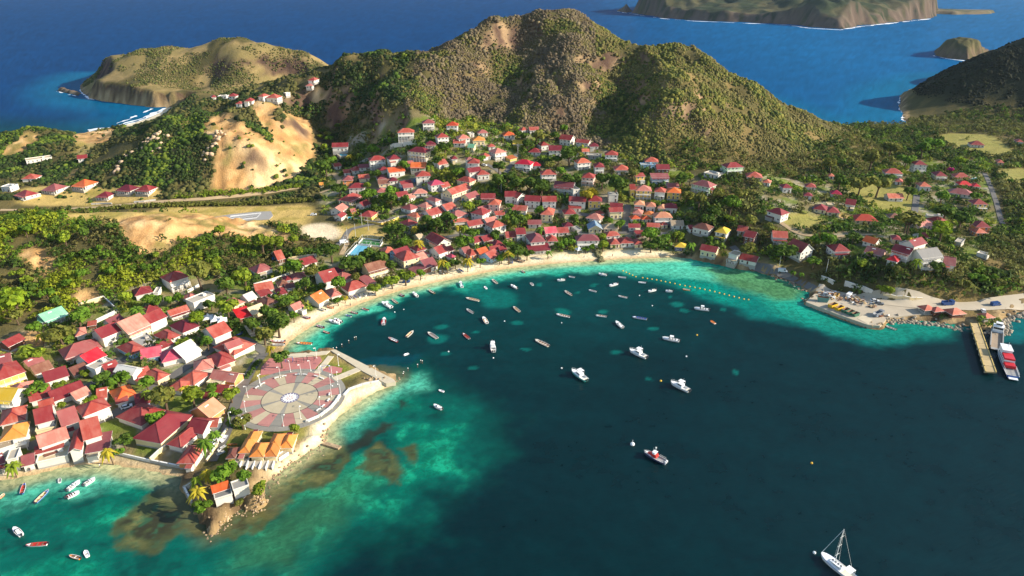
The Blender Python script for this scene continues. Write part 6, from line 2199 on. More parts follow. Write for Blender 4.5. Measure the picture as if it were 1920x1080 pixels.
def hull_parts(L, B, Hh, full=0.35, floor=0.28, deck_from=1.1):
    """bow towards +x, waterline at z = 0. Returns the hull (outside, rim), the inside, and the deck edge function"""
    n = 11
    ho, hi = MB(), MB()
    def w(t):
        u = max(0.0, (t - full) / (1 - full))
        return B / 2 * (0.86 + 0.14 * min(t / full, 1)) * math.sqrt(max(0.0, 1 - u ** 2.1))
    zd = lambda t: Hh * (0.82 + 0.32 * t * t)
    rows = []
    for i in range(n):
        t = i / (n - 1)
        x = -L / 2 + L * t * (1 if t < 0.99 else 1)
        ww = max(w(t), 0.015)
        rk = -0.08 * L * (1 - t) * 0 + (0.06 * L * t ** 3)
        rows.append((x, ww, zd(t), rk))
    def ring(i):
        x, ww, z, rk = rows[i]
        return [(x - rk, 0, -0.35), (x - rk * .6, ww * 0.72, -0.02), (x, ww, z), (x, max(ww - 0.12, 0.0), z + 0.02), (x - rk * .3, max(ww - 0.2, 0) * 0.86, floor), (x - rk * .3, 0, floor)]
    for i in range(n - 1):
        a, b = ring(i), ring(i + 1)
        for s in (1, -1):
            f = lambda p: (p[0], p[1] * s, p[2])
            for k in (0, 1, 2):
                q = [f(a[k]), f(b[k]), f(b[k + 1]), f(a[k + 1])]
                ho.quad(q if s < 0 else q[::-1], 0 if k < 2 else 1)
            for k in (3, 4):
                q = [f(a[k]), f(b[k]), f(b[k + 1]), f(a[k + 1])]
                hi.quad(q if s < 0 else q[::-1], 0)
    a = ring(0)
    for s in (1, -1):
        q = [(p[0], p[1] * s, p[2]) for p in (a[0], a[1], a[2], (a[2][0], 0, a[2][2]))]
        ho.quad(q if s > 0 else q[::-1], 0)
        hi.quad([(p[0] + 0.06, p[1] * s, p[2]) for p in ((a[5][0], 0, a[5][2]), a[4], a[3], (a[3][0], 0, a[3][2]))][::(-1 if s > 0 else 1)], 0)
    return ho, hi, w, zd

def outboard(m, x, y, z, s=1.0):
    m.box(x - 0.75 * s, x - 0.12 * s, y - 0.22 * s, y + 0.22 * s, z + 0.25 * s, z + 0.85 * s, 0)
    m.box(x - 0.5 * s, x - 0.25 * s, y - 0.09 * s, y + 0.09 * s, z - 0.9 * s, z + 0.25 * s, 0)

def boat(bow, stern, kind, hull, inside, label, group, ground=None, name=None):
    up = 0.0
    if ground is None:
        (bx, by), (sx, sy) = at_z(*bow, 0.3), at_z(*stern, 0.3); z = 0.0
    else:
        (bx, by, _), (sx, sy, _) = hit(*bow), hit(*stern); z = max(float(hgt((bx + sx) / 2, (by + sy) / 2)), 0.2) + 0.36
    L = max(math.hypot(bx - sx, by - sy), 2.4)
    th = math.atan2(by - sy, bx - sx)
    if kind == 's': B, Hh = min(max(L * 0.27, 1.2), 2.3), 0.62
    elif kind == 'd': B, Hh = min(max(L * 0.42, 1.1), 1.8), 0.45
    elif kind == 'm': B, Hh = min(max(L * 0.34, 1.8), 2.9), 0.9
    else: B, Hh = min(max(L * 0.33, 2.4), 3.6), 1.25
    t = thing(name or {'s': 'open_boat', 'd': 'dinghy', 'm': 'motorboat', 'c': 'cabin_cruiser'}[kind], label, {'s': 'boat', 'd': 'dinghy', 'm': 'motorboat', 'c': 'cabin cruiser'}[kind], ((bx + sx) / 2, (by + sy) / 2, z), th, group)
    ho, hi, w, zd = hull_parts(L, B, Hh, 0.35 if kind != 'd' else 0.55, 0.22 if kind in 'sd' else 0.42)
    ho.build('hull', [HC[hull], HC['w'] if hull != 'w' else HC[inside] if inside in 'rbgo' else HC['w']], t)
    hi.build('interior', HC[inside], t)
    X = lambda f: -L / 2 + L * f
    if kind in 'sd':
        n = 1 if kind == 'd' or L < 4 else 3 if L < 7 else 4
        for i in range(n):
            f = 0.22 + 0.5 * i / max(n - 1, 1) if n > 1 else 0.45
            m = MB(); ww = w(f) - 0.1
            m.box(X(f) - 0.16, X(f) + 0.16, -ww, ww, zd(f) - 0.22, zd(f) - 0.14, 0)
            m.build('bench', HC['n'] if inside != 'n' else HC['c'], t)
        if kind == 's':
            m = MB(); f = 0.82; ww = w(f)
            m.quad([(X(.78), -w(.78) + .1, zd(.78)), (X(.97), 0, zd(.97)), (X(.78), w(.78) - .1, zd(.78))], 0)
            m.build('foredeck', HC[hull], t)
            m = MB(); outboard(m, X(0), 0, Hh * 0.55, 0.8); m.build('outboard_motor', M_DARK, t)
    elif kind == 'm':
        m = MB()
        fs = [0.62, 0.72, 0.82, 0.9, 0.98]
        for a, b in zip(fs[:-1], fs[1:]):
            m.quad([(X(a), -w(a) + .1, zd(a) + .03), (X(b), -max(w(b) - .1, 0), zd(b) + .03), (X(b), max(w(b) - .1, 0), zd(b) + .03), (X(a), w(a) - .1, zd(a) + .03)], 0)
        m.build('foredeck', HC['w'], t)
        m = MB(); ww = w(.6) * 0.8
        m.quad([(X(.60), -ww, zd(.6) + 0.02), (X(.60), ww, zd(.6) + .02), (X(.54), ww * .85, zd(.6) + .62), (X(.54), -ww * .85, zd(.6) + .62)], 0)
        m.build('windscreen', M_GLASS, t)
        m = MB(); m.box(X(.44), X(.54), -0.45, 0.45, 0.42, 1.25, 0); m.build('console', HC['w'], t)
        m = MB(); m.box(X(.1), X(.18), -w(.15) * .75, w(.15) * .75, 0.43, 0.85, 0); m.box(X(.28), X(.34), -.5, .5, 0.43, 0.9, 0); m.build('seat', HC['c'] if inside == 'w' else HC['w'], t)
        m = MB(); outboard(m, X(0), 0, Hh * 0.5, 1.0); m.build('outboard_motor', M_DARK, t)
        if L > 7.5:
            m = MB(); m.box(X(.34), X(.56), -0.8, 0.8, 2.25, 2.33, 0)
            for a in (.35, .55):
                for y in (-.7, .7): m.bar((X(a), y, .43), (X(a), y, 2.26), .06, 0)
            m.build('canopy', HC['w'], t)
    else:
        m = MB()
        fs = [0.0, 0.1, 0.28, 0.36]
        m.build
        fs = [0.34, 0.5, 0.62, 0.74, 0.86, 0.98]
        for a, b in zip(fs[:-1], fs[1:]):
            m.quad([(X(a), -w(a) + .1, zd(a) + .03), (X(b), -max(w(b) - .1, 0), zd(b) + .03), (X(b), max(w(b) - .1, 0), zd(b) + .03), (X(a), w(a) - .1, zd(a) + .03)], 0)
        m.build('foredeck', HC['w'], t)
        z0 = Hh * 0.9
        ca = MB(); ww = w(.45) * 0.78
        ca.v += [(X(.32), -ww, z0), (X(.70), -ww * .8, z0 + .1), (X(.70), ww * .8, z0 + .1), (X(.32), ww, z0), (X(.33), -ww * .9, z0 + 1.25), (X(.58), -ww * .75, z0 + 1.25), (X(.58), ww * .75, z0 + 1.25), (X(.33), ww * .9, z0 + 1.25)]
        for q in ((4, 5, 6, 7), (0, 1, 5, 4), (2, 3, 7, 6), (3, 0, 4, 7)): ca.f.append(q); ca.m.append(0)
        ca.f.append((1, 2, 6, 5)); ca.m.append(1)
        for s in (1, -1):
            q = [(X(.36), s * (ww * .955 + .02), z0 + .6), (X(.58), s * (ww * .83 + .05), z0 + .65), (X(.55), s * (ww * .78 + .05), z0 + 1.1), (X(.36), s * (ww * .92 + .02), z0 + 1.05)]
            ca.quad(q if s < 0 else q[::-1], 1)
        ca.build('cabin', [HC['w'], M_GLASS], t)
        m = MB(); m.box(X(.30), X(.56), -ww * .9, ww * .9, z0 + 2.5, z0 + 2.6, 0)
        for a in (.31, .55):
            for y in (-ww * .8, ww * .8): m.bar((X(a), y, z0 + 1.2), (X(a), y, z0 + 2.52), .07, 0)
        m.build('flybridge_roof', HC['w'], t)
        m = MB(); m.box(X(.05), X(.14), -w(.1) * .8, w(.1) * .8, .43, .95, 0); m.build('stern_seat', HC['c'], t)
        r = MB()
        for s in (1, -1):
            for a, b in ((.6, .75), (.75, .88), (.88, .985)):
                r.bar((X(a), s * max(w(a) - .15, .05), zd(a) + .65), (X(b), s * max(w(b) - .15, .05), zd(b) + .65), .05, 0)
                r.bar((X(b), s * max(w(b) - .15, .05), zd(b)), (X(b), s * max(w(b) - .15, .05), zd(b) + .65), .04, 0)
        r.build('bow_rail', M_METALW, t)
        a_ = MB(); a_.bar((X(.34), .4, z0 + 2.6), (X(.30), .4, z0 + 4.6), .05, 0); a_.build('antenna', M_METALW, t)
        m = MB(); outboard(m, X(0), -.45, Hh * 0.4, 1.0); outboard(m, X(0), .45, Hh * 0.4, 1.0); m.build('outboard_motor', M_DARK, t)
    return t

# bow x y stern x y kind hull inside
BOATS = """
@ 700 480 4.8
78 418 162 464 m w k;165 388 214 422 s t n;240 343 276 358 s r n;357 330 396 367 m w w;496 304 549 335 s t n;782 234 798 282 m w g;832 378 952 402 s c t;1068 210 1112 246 s c n;1000 274 1020 294 d w w;1238 264 1292 292 m w k;1415 240 1437 262 d w k;1335 130 1362 150 s t n
1654 222 1722 214 m w w;1758 186 1810 192 s w k;1722 314 1784 352 s c n;838 478 897 513 s w k;988 554 1022 606 m w y;1260 457 1315 500 s c t;1645 524 1766 548 s w n;100 560 90 618 m w r;360 674 300 728 s c t;490 686 572 740 s c k;806 698 862 744 s w r;136 736 218 770 s r w;1068 788 1082 864 c w w;1454 752 1578 810 s c n;314 878 276 893 d w w
@ 1020 480 3.6
368 122 422 130 m w w;499 143 554 146 s w k;440 204 495 188 m w k;635 178 688 181 s w w;302 230 353 240 s w k;501 270 560 281 s w n;702 242 753 229 m w w;820 238 866 240 m w w;936 225 986 231 s o t;349 402 422 409 s w n;485 444 530 484 m w k;596 411 694 426 s w b;1013 354 1114 366 m w k;1124 436 1156 456 d w o;798 554 912 575 m w k;577 638 690 688 c w w;188 776 287 843 c g w;855 856 978 914 c w w
@ 0 700 2.8417
133 586 116 642 s b r;262 620 188 690 s b t;428 574 360 624 m w w;508 560 450 597 m w w;424 632 358 664 m w r;318 562 318 578 d w k;20 644 0 662 d o t;74 826 114 864 m w k;138 918 252 908 s w r;370 972 427 986 s o n;453 944 468 976 d w w
@ 360 600 3
586 130 674 134 s w o;700 30 742 43 s r b;736 64 770 73 s r t;1194 196 1218 187 d w w;1388 394 1417 403 d w w;1360 480 1405 502 m w k
@ 480 440 6
1006 904 1072 920 s w b;1063 868 1138 886 s r n;1188 830 1267 852 s w r;818 966 946 1000 m w k;880 950 966 984 m w r;678 1024 758 1042 s r b;1618 674 1658 692 s r n
@ 1500 520 9.6
1540 876 1726 940 s c n
@ 860 700 1
880 717 896 722 s w t;904 741 925 750 m g w;893 769 906 773 d w k
"""
LAND_BOATS = """
@ 480 440 6
525 922 606 955 s r w;706 836 780 866 s w n;1045 690 1080 730 s w k;1085 690 1135 728 s w b;1150 682 1175 716 d w k;1205 672 1240 700 d w k;795 812 870 836 s o y
@ 640 360 6
1105 890 1150 930 s w k;1150 890 1190 926 s t n;1310 870 1370 915 s w b
@ 360 600 3
440 122 522 130 s r w;450 142 520 148 s w k;150 745 165 725 d w k
@ 240 700 6
1000 935 1090 885 d w k;1040 870 1100 820 d k k;940 850 985 790 d w w;1050 790 1110 712 d w w
@ 920 360 6
250 765 375 796 s n t;212 795 245 806 d b k
"""
WATER_MARKS = [('pilot boat', 1226, 855), ('swimming line', 1290, 530), ('long jetty', 1840, 640), ('round plaza', 600, 700), ('far beach end', 1180, 500), ('middle of the beach', 900, 515), ('near beach end', 640, 600), ('lower left beach', 150, 880), ('sailing yacht', 1560, 1040),
               ('green-sterned cruiser', 1086, 705), ('white fishing cruiser', 1274, 725), ('reef edge', 870, 740), ('sandy holes', 820, 625), ('bay centre', 1000, 600), ('quay corner', 1640, 610)]
def rows(txt):
    x0 = y0 = 0; s = 1
    for ln in txt.strip().split('\n'):
        if ln.startswith('@'): x0, y0, s = (float(q) for q in ln.split()[1:]); continue
        for t in ln.split(';'):
            q = t.split()
            yield (x0 + float(q[0]) / s, y0 + float(q[1]) / s), (x0 + float(q[2]) / s, y0 + float(q[3]) / s), q[4], q[5], q[6]
KW = {'s': 'open boat', 'd': 'dinghy', 'm': 'motorboat', 'c': 'cabin cruiser'}
save_lm = LANDMARKS
recs = list(rows(BOATS))
its = []
for bow, st, k, hu, ins in recs:
    (ax, ay), (bx, by) = at_z(*bow), at_z(*st)
    L = math.hypot(ax - bx, ay - by)
    size = 'long ' if (k == 's' and L > 7) or (k == 'm' and L > 7.5) else 'small ' if L < 4 and k != 'd' else ''
    ex = '' if hu == ins or ins in 'kw' and hu == 'w' else f' with {HW.get(ins, "yellow")} inside'
    ex = ex if k != 'c' else ''
    its.append(((bow[0] + st[0]) / 2, (bow[1] + st[1]) / 2, f'{size}{HW[hu]} {KW[k]}{ex} afloat'))
LANDMARKS = WATER_MARKS
labs = place_labels(its, '', 'by')
for (bow, st, k, hu, ins), lab in zip(recs, labs): boat(bow, st, k, hu, ins, lab, 'boats moored in the bay')
LANDMARKS = save_lm
recs = list(rows(LAND_BOATS)); its = []
for bow, st, k, hu, ins in recs:
    its.append(((bow[0] + st[0]) / 2, (bow[1] + st[1]) / 2, f'{HW[hu]} {KW[k]} with {HW.get(ins, "yellow")} inside drawn up ashore'))
for (bow, st, k, hu, ins), lab in zip(recs, place_labels(its, '')): boat(bow, st, k, hu, ins, lab, 'boats drawn up ashore', ground=True)

# pilot boat
def at_boat(bow, stern, name, label, cat):
    (bx, by), (sx, sy) = at_z(*bow, 0.8), at_z(*stern, 0.8)
    L = math.hypot(bx - sx, by - sy)
    return L, thing(name, label, cat, ((bx + sx) / 2, (by + sy) / 2, 0), math.atan2(by - sy, bx - sx))
L, t = at_boat((1207, 846), (1247, 866), 'pilot_boat', 'red and white pilot boat alone in the dark middle of the bay', 'boat')
ho, hi, w, zd = hull_parts(L, 2.9, 1.25, .4, .6)
ho.build('hull', [paint('hull_navy', (60, 66, 96), .4, .1), HC['w']], t); hi.build('interior', HC['k'], t)
X = lambda f: -L / 2 + L * f
m = MB(); m.quad([(X(.6), -w(.6) + .1, zd(.6)), (X(.97), 0, zd(.97)), (X(.6), w(.6) - .1, zd(.6))], 0); m.build('foredeck', HC['w'], t)
m = MB(); m.v += [(X(.36), -1, 1), (X(.82), -.5, 1.25), (X(.82), .5, 1.25), (X(.36), 1, 1), (X(.38), -.85, 2.2), (X(.62), -.7, 2.2), (X(.62), .7, 2.2), (X(.38), .85, 2.2)]
for q in ((4, 5, 6, 7), (0, 1, 5, 4), (2, 3, 7, 6), (3, 0, 4, 7), (1, 2, 6, 5)): m.f.append(q); m.m.append(0)
m.build('cabin', paint('cabin_red', (204, 54, 44), .4, .08), t)
m = MB(); m.box(X(.44), X(.56), -.8, .8, 2.2, 2.9, 0); m.box(X(.40), X(.58), -.9, .9, 2.9, 3.0, 0); m.build('wheelhouse', HC['w'], t)
m = MB(); m.box(X(.555), X(.575), -.7, .7, 2.3, 2.8, 0); m.build('windscreen', M_GLASS, t)
m = MB(); m.bar((X(.46), 0, 3), (X(.46), 0, 5), .1, 0); m.bar((X(.54), .4, 3), (X(.54), .4, 4.8), .05, 0); m.tube((X(.46), 0, 4.7), (X(.46), 0, 5.1), .28, .28, 8, 0); m.build('mast', M_METALW, t)
m = MB(); outboard(m, X(0), -.5, .5); outboard(m, X(0), .5, .5); m.build('outboard_motor', HC['w'], t)
m = MB()
for s in (1, -1):
    for a, b in ((.04, .2), (.2, .34)): m.bar((X(a), s * (w(a) - .1), 1.7), (X(b), s * (w(b) - .1), 1.7), .06, 0); m.bar((X(a), s * (w(a) - .1), 1.0), (X(a), s * (w(a) - .1), 1.7), .05, 0)
m.build('rail', M_METALW, t)
# sailing yacht
L, t = at_boat((1539, 1038), (1601, 1086), 'sailing_yacht', 'white sailing yacht with bare mast and blue stripe moored at the bottom edge', 'yacht')
ho, hi, w, zd = hull_parts(L, 3.6, 1.35, .45, .75)
ho.build('hull', [HC['w'], HC['b']], t); hi.build('cockpit', HC['c'], t)
X = lambda f: -L / 2 + L * f
m = MB(); fs = [.3, .42, .55, .68, .8, .9, .98]
for a, b in zip(fs[:-1], fs[1:]): m.quad([(X(a), -w(a) + .1, zd(a) + .02), (X(b), -max(w(b) - .1, 0), zd(b) + .02), (X(b), max(w(b) - .1, 0), zd(b) + .02), (X(a), w(a) - .1, zd(a) + .02)], 0)
m.build('deck', HC['w'], t)
m = MB(); m.box(X(.34), X(.68), -.95, .95, 1.3, 1.85, 0)
for a in (.40, .48, .56, .64): m.box(X(a) - .25, X(a) + .25, -.3, .3, 1.85, 1.9, 1)
for s in (-.96, .96): m.box(X(.38), X(.62), s - .01, s + .01, 1.5, 1.72, 1)
m.build('coachroof', [HC['w'], M_GLASS], t)
MT = 14.5
m = MB(); m.tube((X(.58), 0, 1.5), (X(.575), 0, MT), .11, .08, 8, 0); m.build('mast', M_METALW, t)
for z in (4.8, 8.2, 11.6):
    m = MB(); m.bar((X(.57), -.95, z), (X(.57), .95, z), .08, 0); m.build('spreader', M_METALW, t)
m = MB(); m.tube((X(.57), 0, 2.7), (X(.2), 0, 2.75), .16, .14, 8, 0); m.build('boom', HC['c'], t)
m = MB(); m.tube((X(.98), 0, 1.6), (X(.58), 0, MT - .3), .07, .05, 6, 0); m.build('furled_jib', HC['w'], t)
m = MB()
m.bar((X(.01), 0, 1.4), (X(.575), 0, MT), .03, 0)
for s in (1, -1): m.bar((X(.56), s * (w(.56) - .1), 1.4), (X(.575), s * .9, 8.2), .03, 0); m.bar((X(.575), s * .9, 8.2), (X(.575), 0, MT), .03, 0)
m.build('rigging', M_METALW, t)
m = MB(); m.box(X(.06), X(.26), -1.3, 1.3, 2.9, 2.98, 0)
for a in (.07, .25):
    for y in (-1.2, 1.2): m.bar((X(a), y, 1.3), (X(a), y, 2.9), .05, 0)
m.build('bimini', HC['w'], t)
# ferry and landing craft by the jetty
L, t = at_boat((1877, 655), (1899, 707), 'ferry', 'red, white and blue ferry lying beside the jetty end', 'ferry')
t.rotation_euler.z = math.atan2(at_z(1877, 655)[1] - at_z(1899, 707)[1], at_z(1877, 655)[0] - at_z(1899, 707)[0])
ho, hi, w, zd = hull_parts(L, 5.6, 1.7, .55, 1.0)
ho.build('hull', [HC['b'], HC['w']], t); hi.build('deck', HC['k'], t)
X = lambda f: -L / 2 + L * f
m = MB(); m.box(X(.40), X(.84), -2.1, 2.1, 1.3, 3.4, 0)
for i in range(6):
    for s in (-2.11, 2.11): m.box(X(.43) + i * L * .065, X(.43) + i * L * .065 + .8, s - .01, s + .01, 2.2, 3.0, 1)
m.build('cabin', [HC['w'], M_GLASS], t)
m = MB(); m.box(X(.40), X(.62), -2.0, 2.0, 3.4, 4.2, 0); m.box(X(.26), X(.42), -2.0, 2.0, 1.3, 2.6, 0); m.build('superstructure', paint('ferry_red', (190, 36, 42), .4, .08), t)
m = MB(); m.box(X(.64), X(.86), -1.9, 1.9, 3.4, 5.2, 0); m.box(X(.62), X(.88), -2.1, 2.1, 5.2, 5.35, 0); m.build('wheelhouse', HC['w'], t)
m = MB(); m.box(X(.865), X(.87), -1.7, 1.7, 4.2, 5.0, 0); m.build('windscreen', M_GLASS, t)
m = MB(); m.bar((X(.7), 0, 5.3), (X(.7), 0, 8.4), .14, 0); m.bar((X(.7), -.9, 7.2), (X(.7), .9, 7.2), .08, 0); m.build('mast', M_METALW, t)
m = MB(); m.box(X(-.08), X(.06), -1.7, 1.7, .55, .75, 0); m.build('stern_platform', HC['w'], t)
m = MB()
for s in (1, -1):
    for i in range(5): m.bar((X(.03 + i * .07), s * (w(.03 + i * .07) - .2), 1.0), (X(.03 + i * .07), s * (w(.03 + i * .07) - .2), 2.2), .06, 0)
    m.bar((X(.03), s * (w(.03) - .2), 2.2), (X(.31), s * (w(.31) - .2), 2.2), .07, 0)
m.build('rail', M_METALW, t)
L, t = at_boat((1868, 652), (1870, 617), 'landing_craft', 'grey landing craft with white wheelhouse in the corner behind the jetty', 'boat')
m = MB(); m.box(-L / 2, L / 2, -2.6, -2.2, -.4, 1.6, 0); m.box(-L / 2, L / 2, 2.2, 2.6, -.4, 1.6, 0); m.box(-L / 2, -L / 2 + .3, -2.2, 2.2, -.4, 1.6, 0); m.build('hull', HC['k'], t)
m = MB(); m.box(-L / 2 + .3, L / 2, -2.2, 2.2, -.3, .7, 0); m.build('cargo_deck', paint('deck_rust', (150, 132, 110), .9, .2), t)
m = MB(); m.quad([(L / 2, -2.1, .72), (L / 2 + 2.4, -2.1, .9), (L / 2 + 2.4, 2.1, .9), (L / 2, 2.1, .72)][::1], 0); m.build('bow_ramp', HC['k'], t)
m = MB(); m.box(-L / 2 + .4, -L / 2 + 4, -2.1, 2.1, .7, 3.6, 0); m.box(-L / 2 + .3, -L / 2 + 4.2, -2.2, 2.2, 3.6, 3.75, 0); m.box(-L / 2 + 1, -L / 2 + 3.2, -1.4, 1.4, 3.75, 5.2, 0); m.build('wheelhouse', HC['w'], t)
m = MB(); m.box(-L / 2 + 4.0, -L / 2 + 4.02, -1.9, 1.9, 2.4, 3.3, 0); m.box(-L / 2 + 3.2, -L / 2 + 3.22, -1.2, 1.2, 4.3, 5.0, 0); m.build('windscreen', M_GLASS, t)

# ------------------------------------------------------------------ buoys, floats, pilings
def ball_mesh(name, r, mat, n=8):
    m = MB()
    rings = [(-.9, .45), (-.35, .95), (.35, .95), (.9, .45)]
    for (z0, r0), (z1, r1) in zip(rings[:-1], rings[1:]): m.tube((0, 0, z0 * r), (0, 0, z1 * r), r0 * r, r1 * r, n, 0, True)
    return m.mesh(name, mat)
fl = ball_mesh('float', .42, HC['y'])
pts = [at_z(a, b, .1) for a, b in ((1168, 508), (1192, 519), (1205, 521), (1231, 525), (1256, 530), (1284, 536), (1312, 541), (1340, 547), (1367, 554), (1395, 561), (1412, 563))]
seg = []
for i in range(len(pts) - 1):
    (ax, ay), (bx, by) = pts[i], pts[i + 1]
    n = max(1, int(round(math.hypot(bx - ax, by - ay) / 2.7)))
    seg += [(ax + (bx - ax) * k / n, ay + (by - ay) * k / n) for k in range(n)]
for x, y in seg: tag(link('swim_float', fl, None, (x, y, .15)), 'yellow float on the swimming line off the beach end', 'float', 'yellow floats of the swimming line')
for (px, py), mt, nm, lab in (((1053, 690), 'w', .4, 'white mooring ball left of the green-sterned cruiser'), ((1287, 668), 'w', .4, 'white mooring ball above the white fishing cruiser'), ((1307, 628), 'y', .45, 'yellow mooring ball right of the console motorboat'),
                              ((1239, 714), 'y', .5, 'yellow mooring ball beside the white fishing cruiser'), ((1199, 554), 'w', .35, 'white mooring ball below the swimming line boats'), ((1223, 573), 'w', .35, 'white mooring ball between two long white boats'),
                              ((1522, 868), 'y', .45, 'yellow mooring ball alone in the dark right water'), ((1527, 1036), 'w', .5, 'white mooring ball at the bow of the sailing yacht'), ((946, 602), 'w', .35, 'white mooring ball in the middle of the bay'), ((841, 659), 'w', .35, 'white mooring ball over the sandy hole near the plaza'),
                              ((740, 585), 'w', .35, 'white mooring ball off the near beach'), ((757, 580), 'w', .3, 'white mooring ball right of the near beach motorboat'), ((925, 671), 'w', .35, 'white mooring ball below the upright cabin cruiser'), ((1053, 605), 'w', .3, 'white mooring ball below the long white open boat')):
    x, y = at_z(px, py, .2)
    tag(link('mooring_buoy', ball_mesh('mooring_buoy', nm, HC[mt]), None, (x, y, .15)), lab, 'buoy', 'mooring balls')
x, y = at_z(1186, 832, .4)
b = thing('marker_buoy', 'big white marker buoy with a short post beside the pilot boat', 'buoy', (x, y, .2))
link('float', ball_mesh('float', .85, HC['w'], 12), b)
m = MB(); m.bar((0, 0, .7), (0, 0, 1.9), .16, 0); m.build('post', M_METALW, b)
pm = MB(); pm.tube((0, 0, -2), (0, 0, 1.5), .16, .15, 7, 0); PILE = pm.mesh('piling', paint('wet_wood', (84, 70, 54), .9, .2))
pc = MB(); pc.tube((0, 0, 1.5), (0, 0, 1.75), .26, .12, 7, 0); PCAP = pc.mesh('cap', M_TRIM)
pil = [(625, 655), (631, 654), (641, 648), (654, 641), (665, 635), (668, 634), (757, 700), (765, 693), (783, 686), (789, 678), (792, 679), (756, 703), (686, 688), (692, 691)]
its = [(a, b_, 'wooden piling with whitened top') for a, b_ in pil]
for (a, b_), lab in zip(pil, place_labels(its, '')):
    x, y = at_z(a, b_, .8)
    t = thing('piling', lab, 'piling', (x, y, 0), 0, 'pilings off the promenade'); link('post', PILE, t); link('cap', PCAP, t)

# ------------------------------------------------------------------ street furniture
lm_ = MB(); lm_.tube((0, 0, 0), (0, 0, 5.6), .09, .055, 7, 0); lm_.tube((0, 0, 0), (0, 0, .5), .22, .16, 7, 0); LPOLE = lm_.mesh('pole', M_METALW)
la = MB(); la.bar((0, 0, 5.55), (.8, 0, 5.75), .08, 0); LARM = la.mesh('arm', M_METALW)
lh = MB(); lh.tube((.8, 0, 5.45), (.8, 0, 5.75), .32, .1, 8, 0); LHEAD = lh.mesh('lamp_shade', M_METALW)
lamps = [(489, 725), (526, 709), (545, 698), (565, 704), (583, 696), (600, 708), (622, 745), (620, 722), (601, 768), (564, 786), (532, 800), (639, 742), (633, 717), (623, 707), (705, 706), (635, 686), (594, 672), (461, 773), (465, 746), (488, 724), (460, 805), (432, 796)]
its = [(a, b_, 'white lamp post with curved arm') for a, b_ in lamps]
rl = random.Random(3)
for (a, b_), lab in zip(lamps, place_labels(its, '')):
    x, y, z = hit(a, b_)
    t = thing('street_lamp', lab, 'street lamp', (x, y, max(z, 1.9)), rl.uniform(0, 6.28), 'lamp posts round the plaza')
    link('pole', LPOLE, t); link('arm', LARM, t); link('lamp_shade', LHEAD, t)
pp = MB(); pp.tube((0, 0, -.3), (0, 0, 9), .16, .1, 7, 0); PP = pp.mesh('pole', paint('pole_grey', (190, 186, 176), .8, .1))
pa = MB(); pa.bar((-.8, 0, 8.4), (.8, 0, 8.4), .12, 0); PA = pa.mesh('crossarm', M_DARK)
poles = [(1012, 279), (971, 290), (667, 444), (652, 452), (691, 432), (679, 423), (940, 361), (1461, 500), (647, 470), (1548, 514)]
its = [(a, b_, 'tall pale utility pole with crossarm') for a, b_ in poles]
for (a, b_), lab in zip(poles, place_labels(its, '')):
    x, y, z = hit(a, b_)
    t = thing('utility_pole', lab, 'pole', (x, y, z), rl.uniform(0, 3), 'utility poles'); link('pole', PP, t); link('crossarm', PA, t)
bs = MB(); bs.box(-1, 1, -.3, .3, .38, .5, 0); BSEAT = bs.mesh('seat', M_TRIM)
bl_ = MB(); bl_.box(-.2, .2, -.28, .28, 0, .38, 0); BLEG = bl_.mesh('leg', M_CONC)
ben = [(493, 721), (482, 728), (519, 710), (533, 707), (597, 770), (606, 763), (616, 752), (618, 741), (558, 704), (572, 704), (593, 707), (604, 711)]
its = [(a, b_, 'pale concrete bench') for a, b_ in ben]
for (a, b_), lab in zip(ben, place_labels(its, '')):
    x, y, z = hit(a, b_)
    t = thing('bench', lab, 'bench', (x, y, 2.12), math.atan2(y - PCY, x - PCX) + math.pi / 2, 'benches round the plaza')
    link('seat', BSEAT, t)
    for s in (-.7, .7): o = link('leg', BLEG, t); o.location = (s, 0, 0)
def tent(px, py, r, lab):
    x, y, z = hit(px, py)
    t = thing('tent', lab, 'tent', (x, y, z), .4)
    m = MB()
    for a in ((-r, -r), (r, -r), (r, r), (-r, r)): m.bar((*a, 0), (*a, 2.4), .1, 0)
    for i in range(4):
        a = [(-r, -r), (r, -r), (r, r), (-r, r)]
        p, q = a[i], a[(i + 1) % 4]
        m.quad([(*p, 2.1), (*q, 2.1), (*q, 2.5), (*p, 2.5)], 0)
        mid = lambda u: (u[0] * .35, u[1] * .35, 3.2)
        m.quad([(*p, 2.5), (*q, 2.5), mid(q), mid(p)], 0); m.quad([mid(p), mid(q), (0, 0, 4.6)], 0)
    m.build('canopy', paint('tent_cloth', (228, 226, 220), .8, .05), t)
tent(392, 603, 2.4, 'white peaked market tent, left one of three'); tent(406, 606, 2.4, 'white peaked market tent, middle one of three'); tent(418, 608, 2.2, 'white peaked market tent, right one of three'); tent(1085, 474, 1.8, 'small white peaked tent at the back of the beach')
def pool(px, lab, z=None):
    P = [hit(a, b)[:2] for a, b in px]
    cx_, cy_ = sum(p[0] for p in P) / len(P), sum(p[1] for p in P) / len(P)
    z = max(float(hgt(*p)) for p in P) + .25
    t = thing('swimming_pool', lab, 'swimming pool', (cx_, cy_, z))
    l = [(a - cx_, b - cy_) for a, b in P]
    slab('deck', [(a * 1.5, b * 1.5) for a, b in l], -2.5, 0, M_PALE, t)
    slab('pool_water', l, -.5, .03, paint('pool_water', (40, 168, 190), .08, .05), t)
pool([(636, 294), (650, 290), (652, 295), (640, 299)], 'turquoise swimming pool below the crimson hillside house'); pool([(1820, 336), (1833, 335), (1834, 341), (1822, 341)], 'turquoise swimming pool beside the red valley cottages')
pool([(652, 408), (661, 407), (662, 411), (653, 412)], 'small blue pool beside the pink roofs near the court')
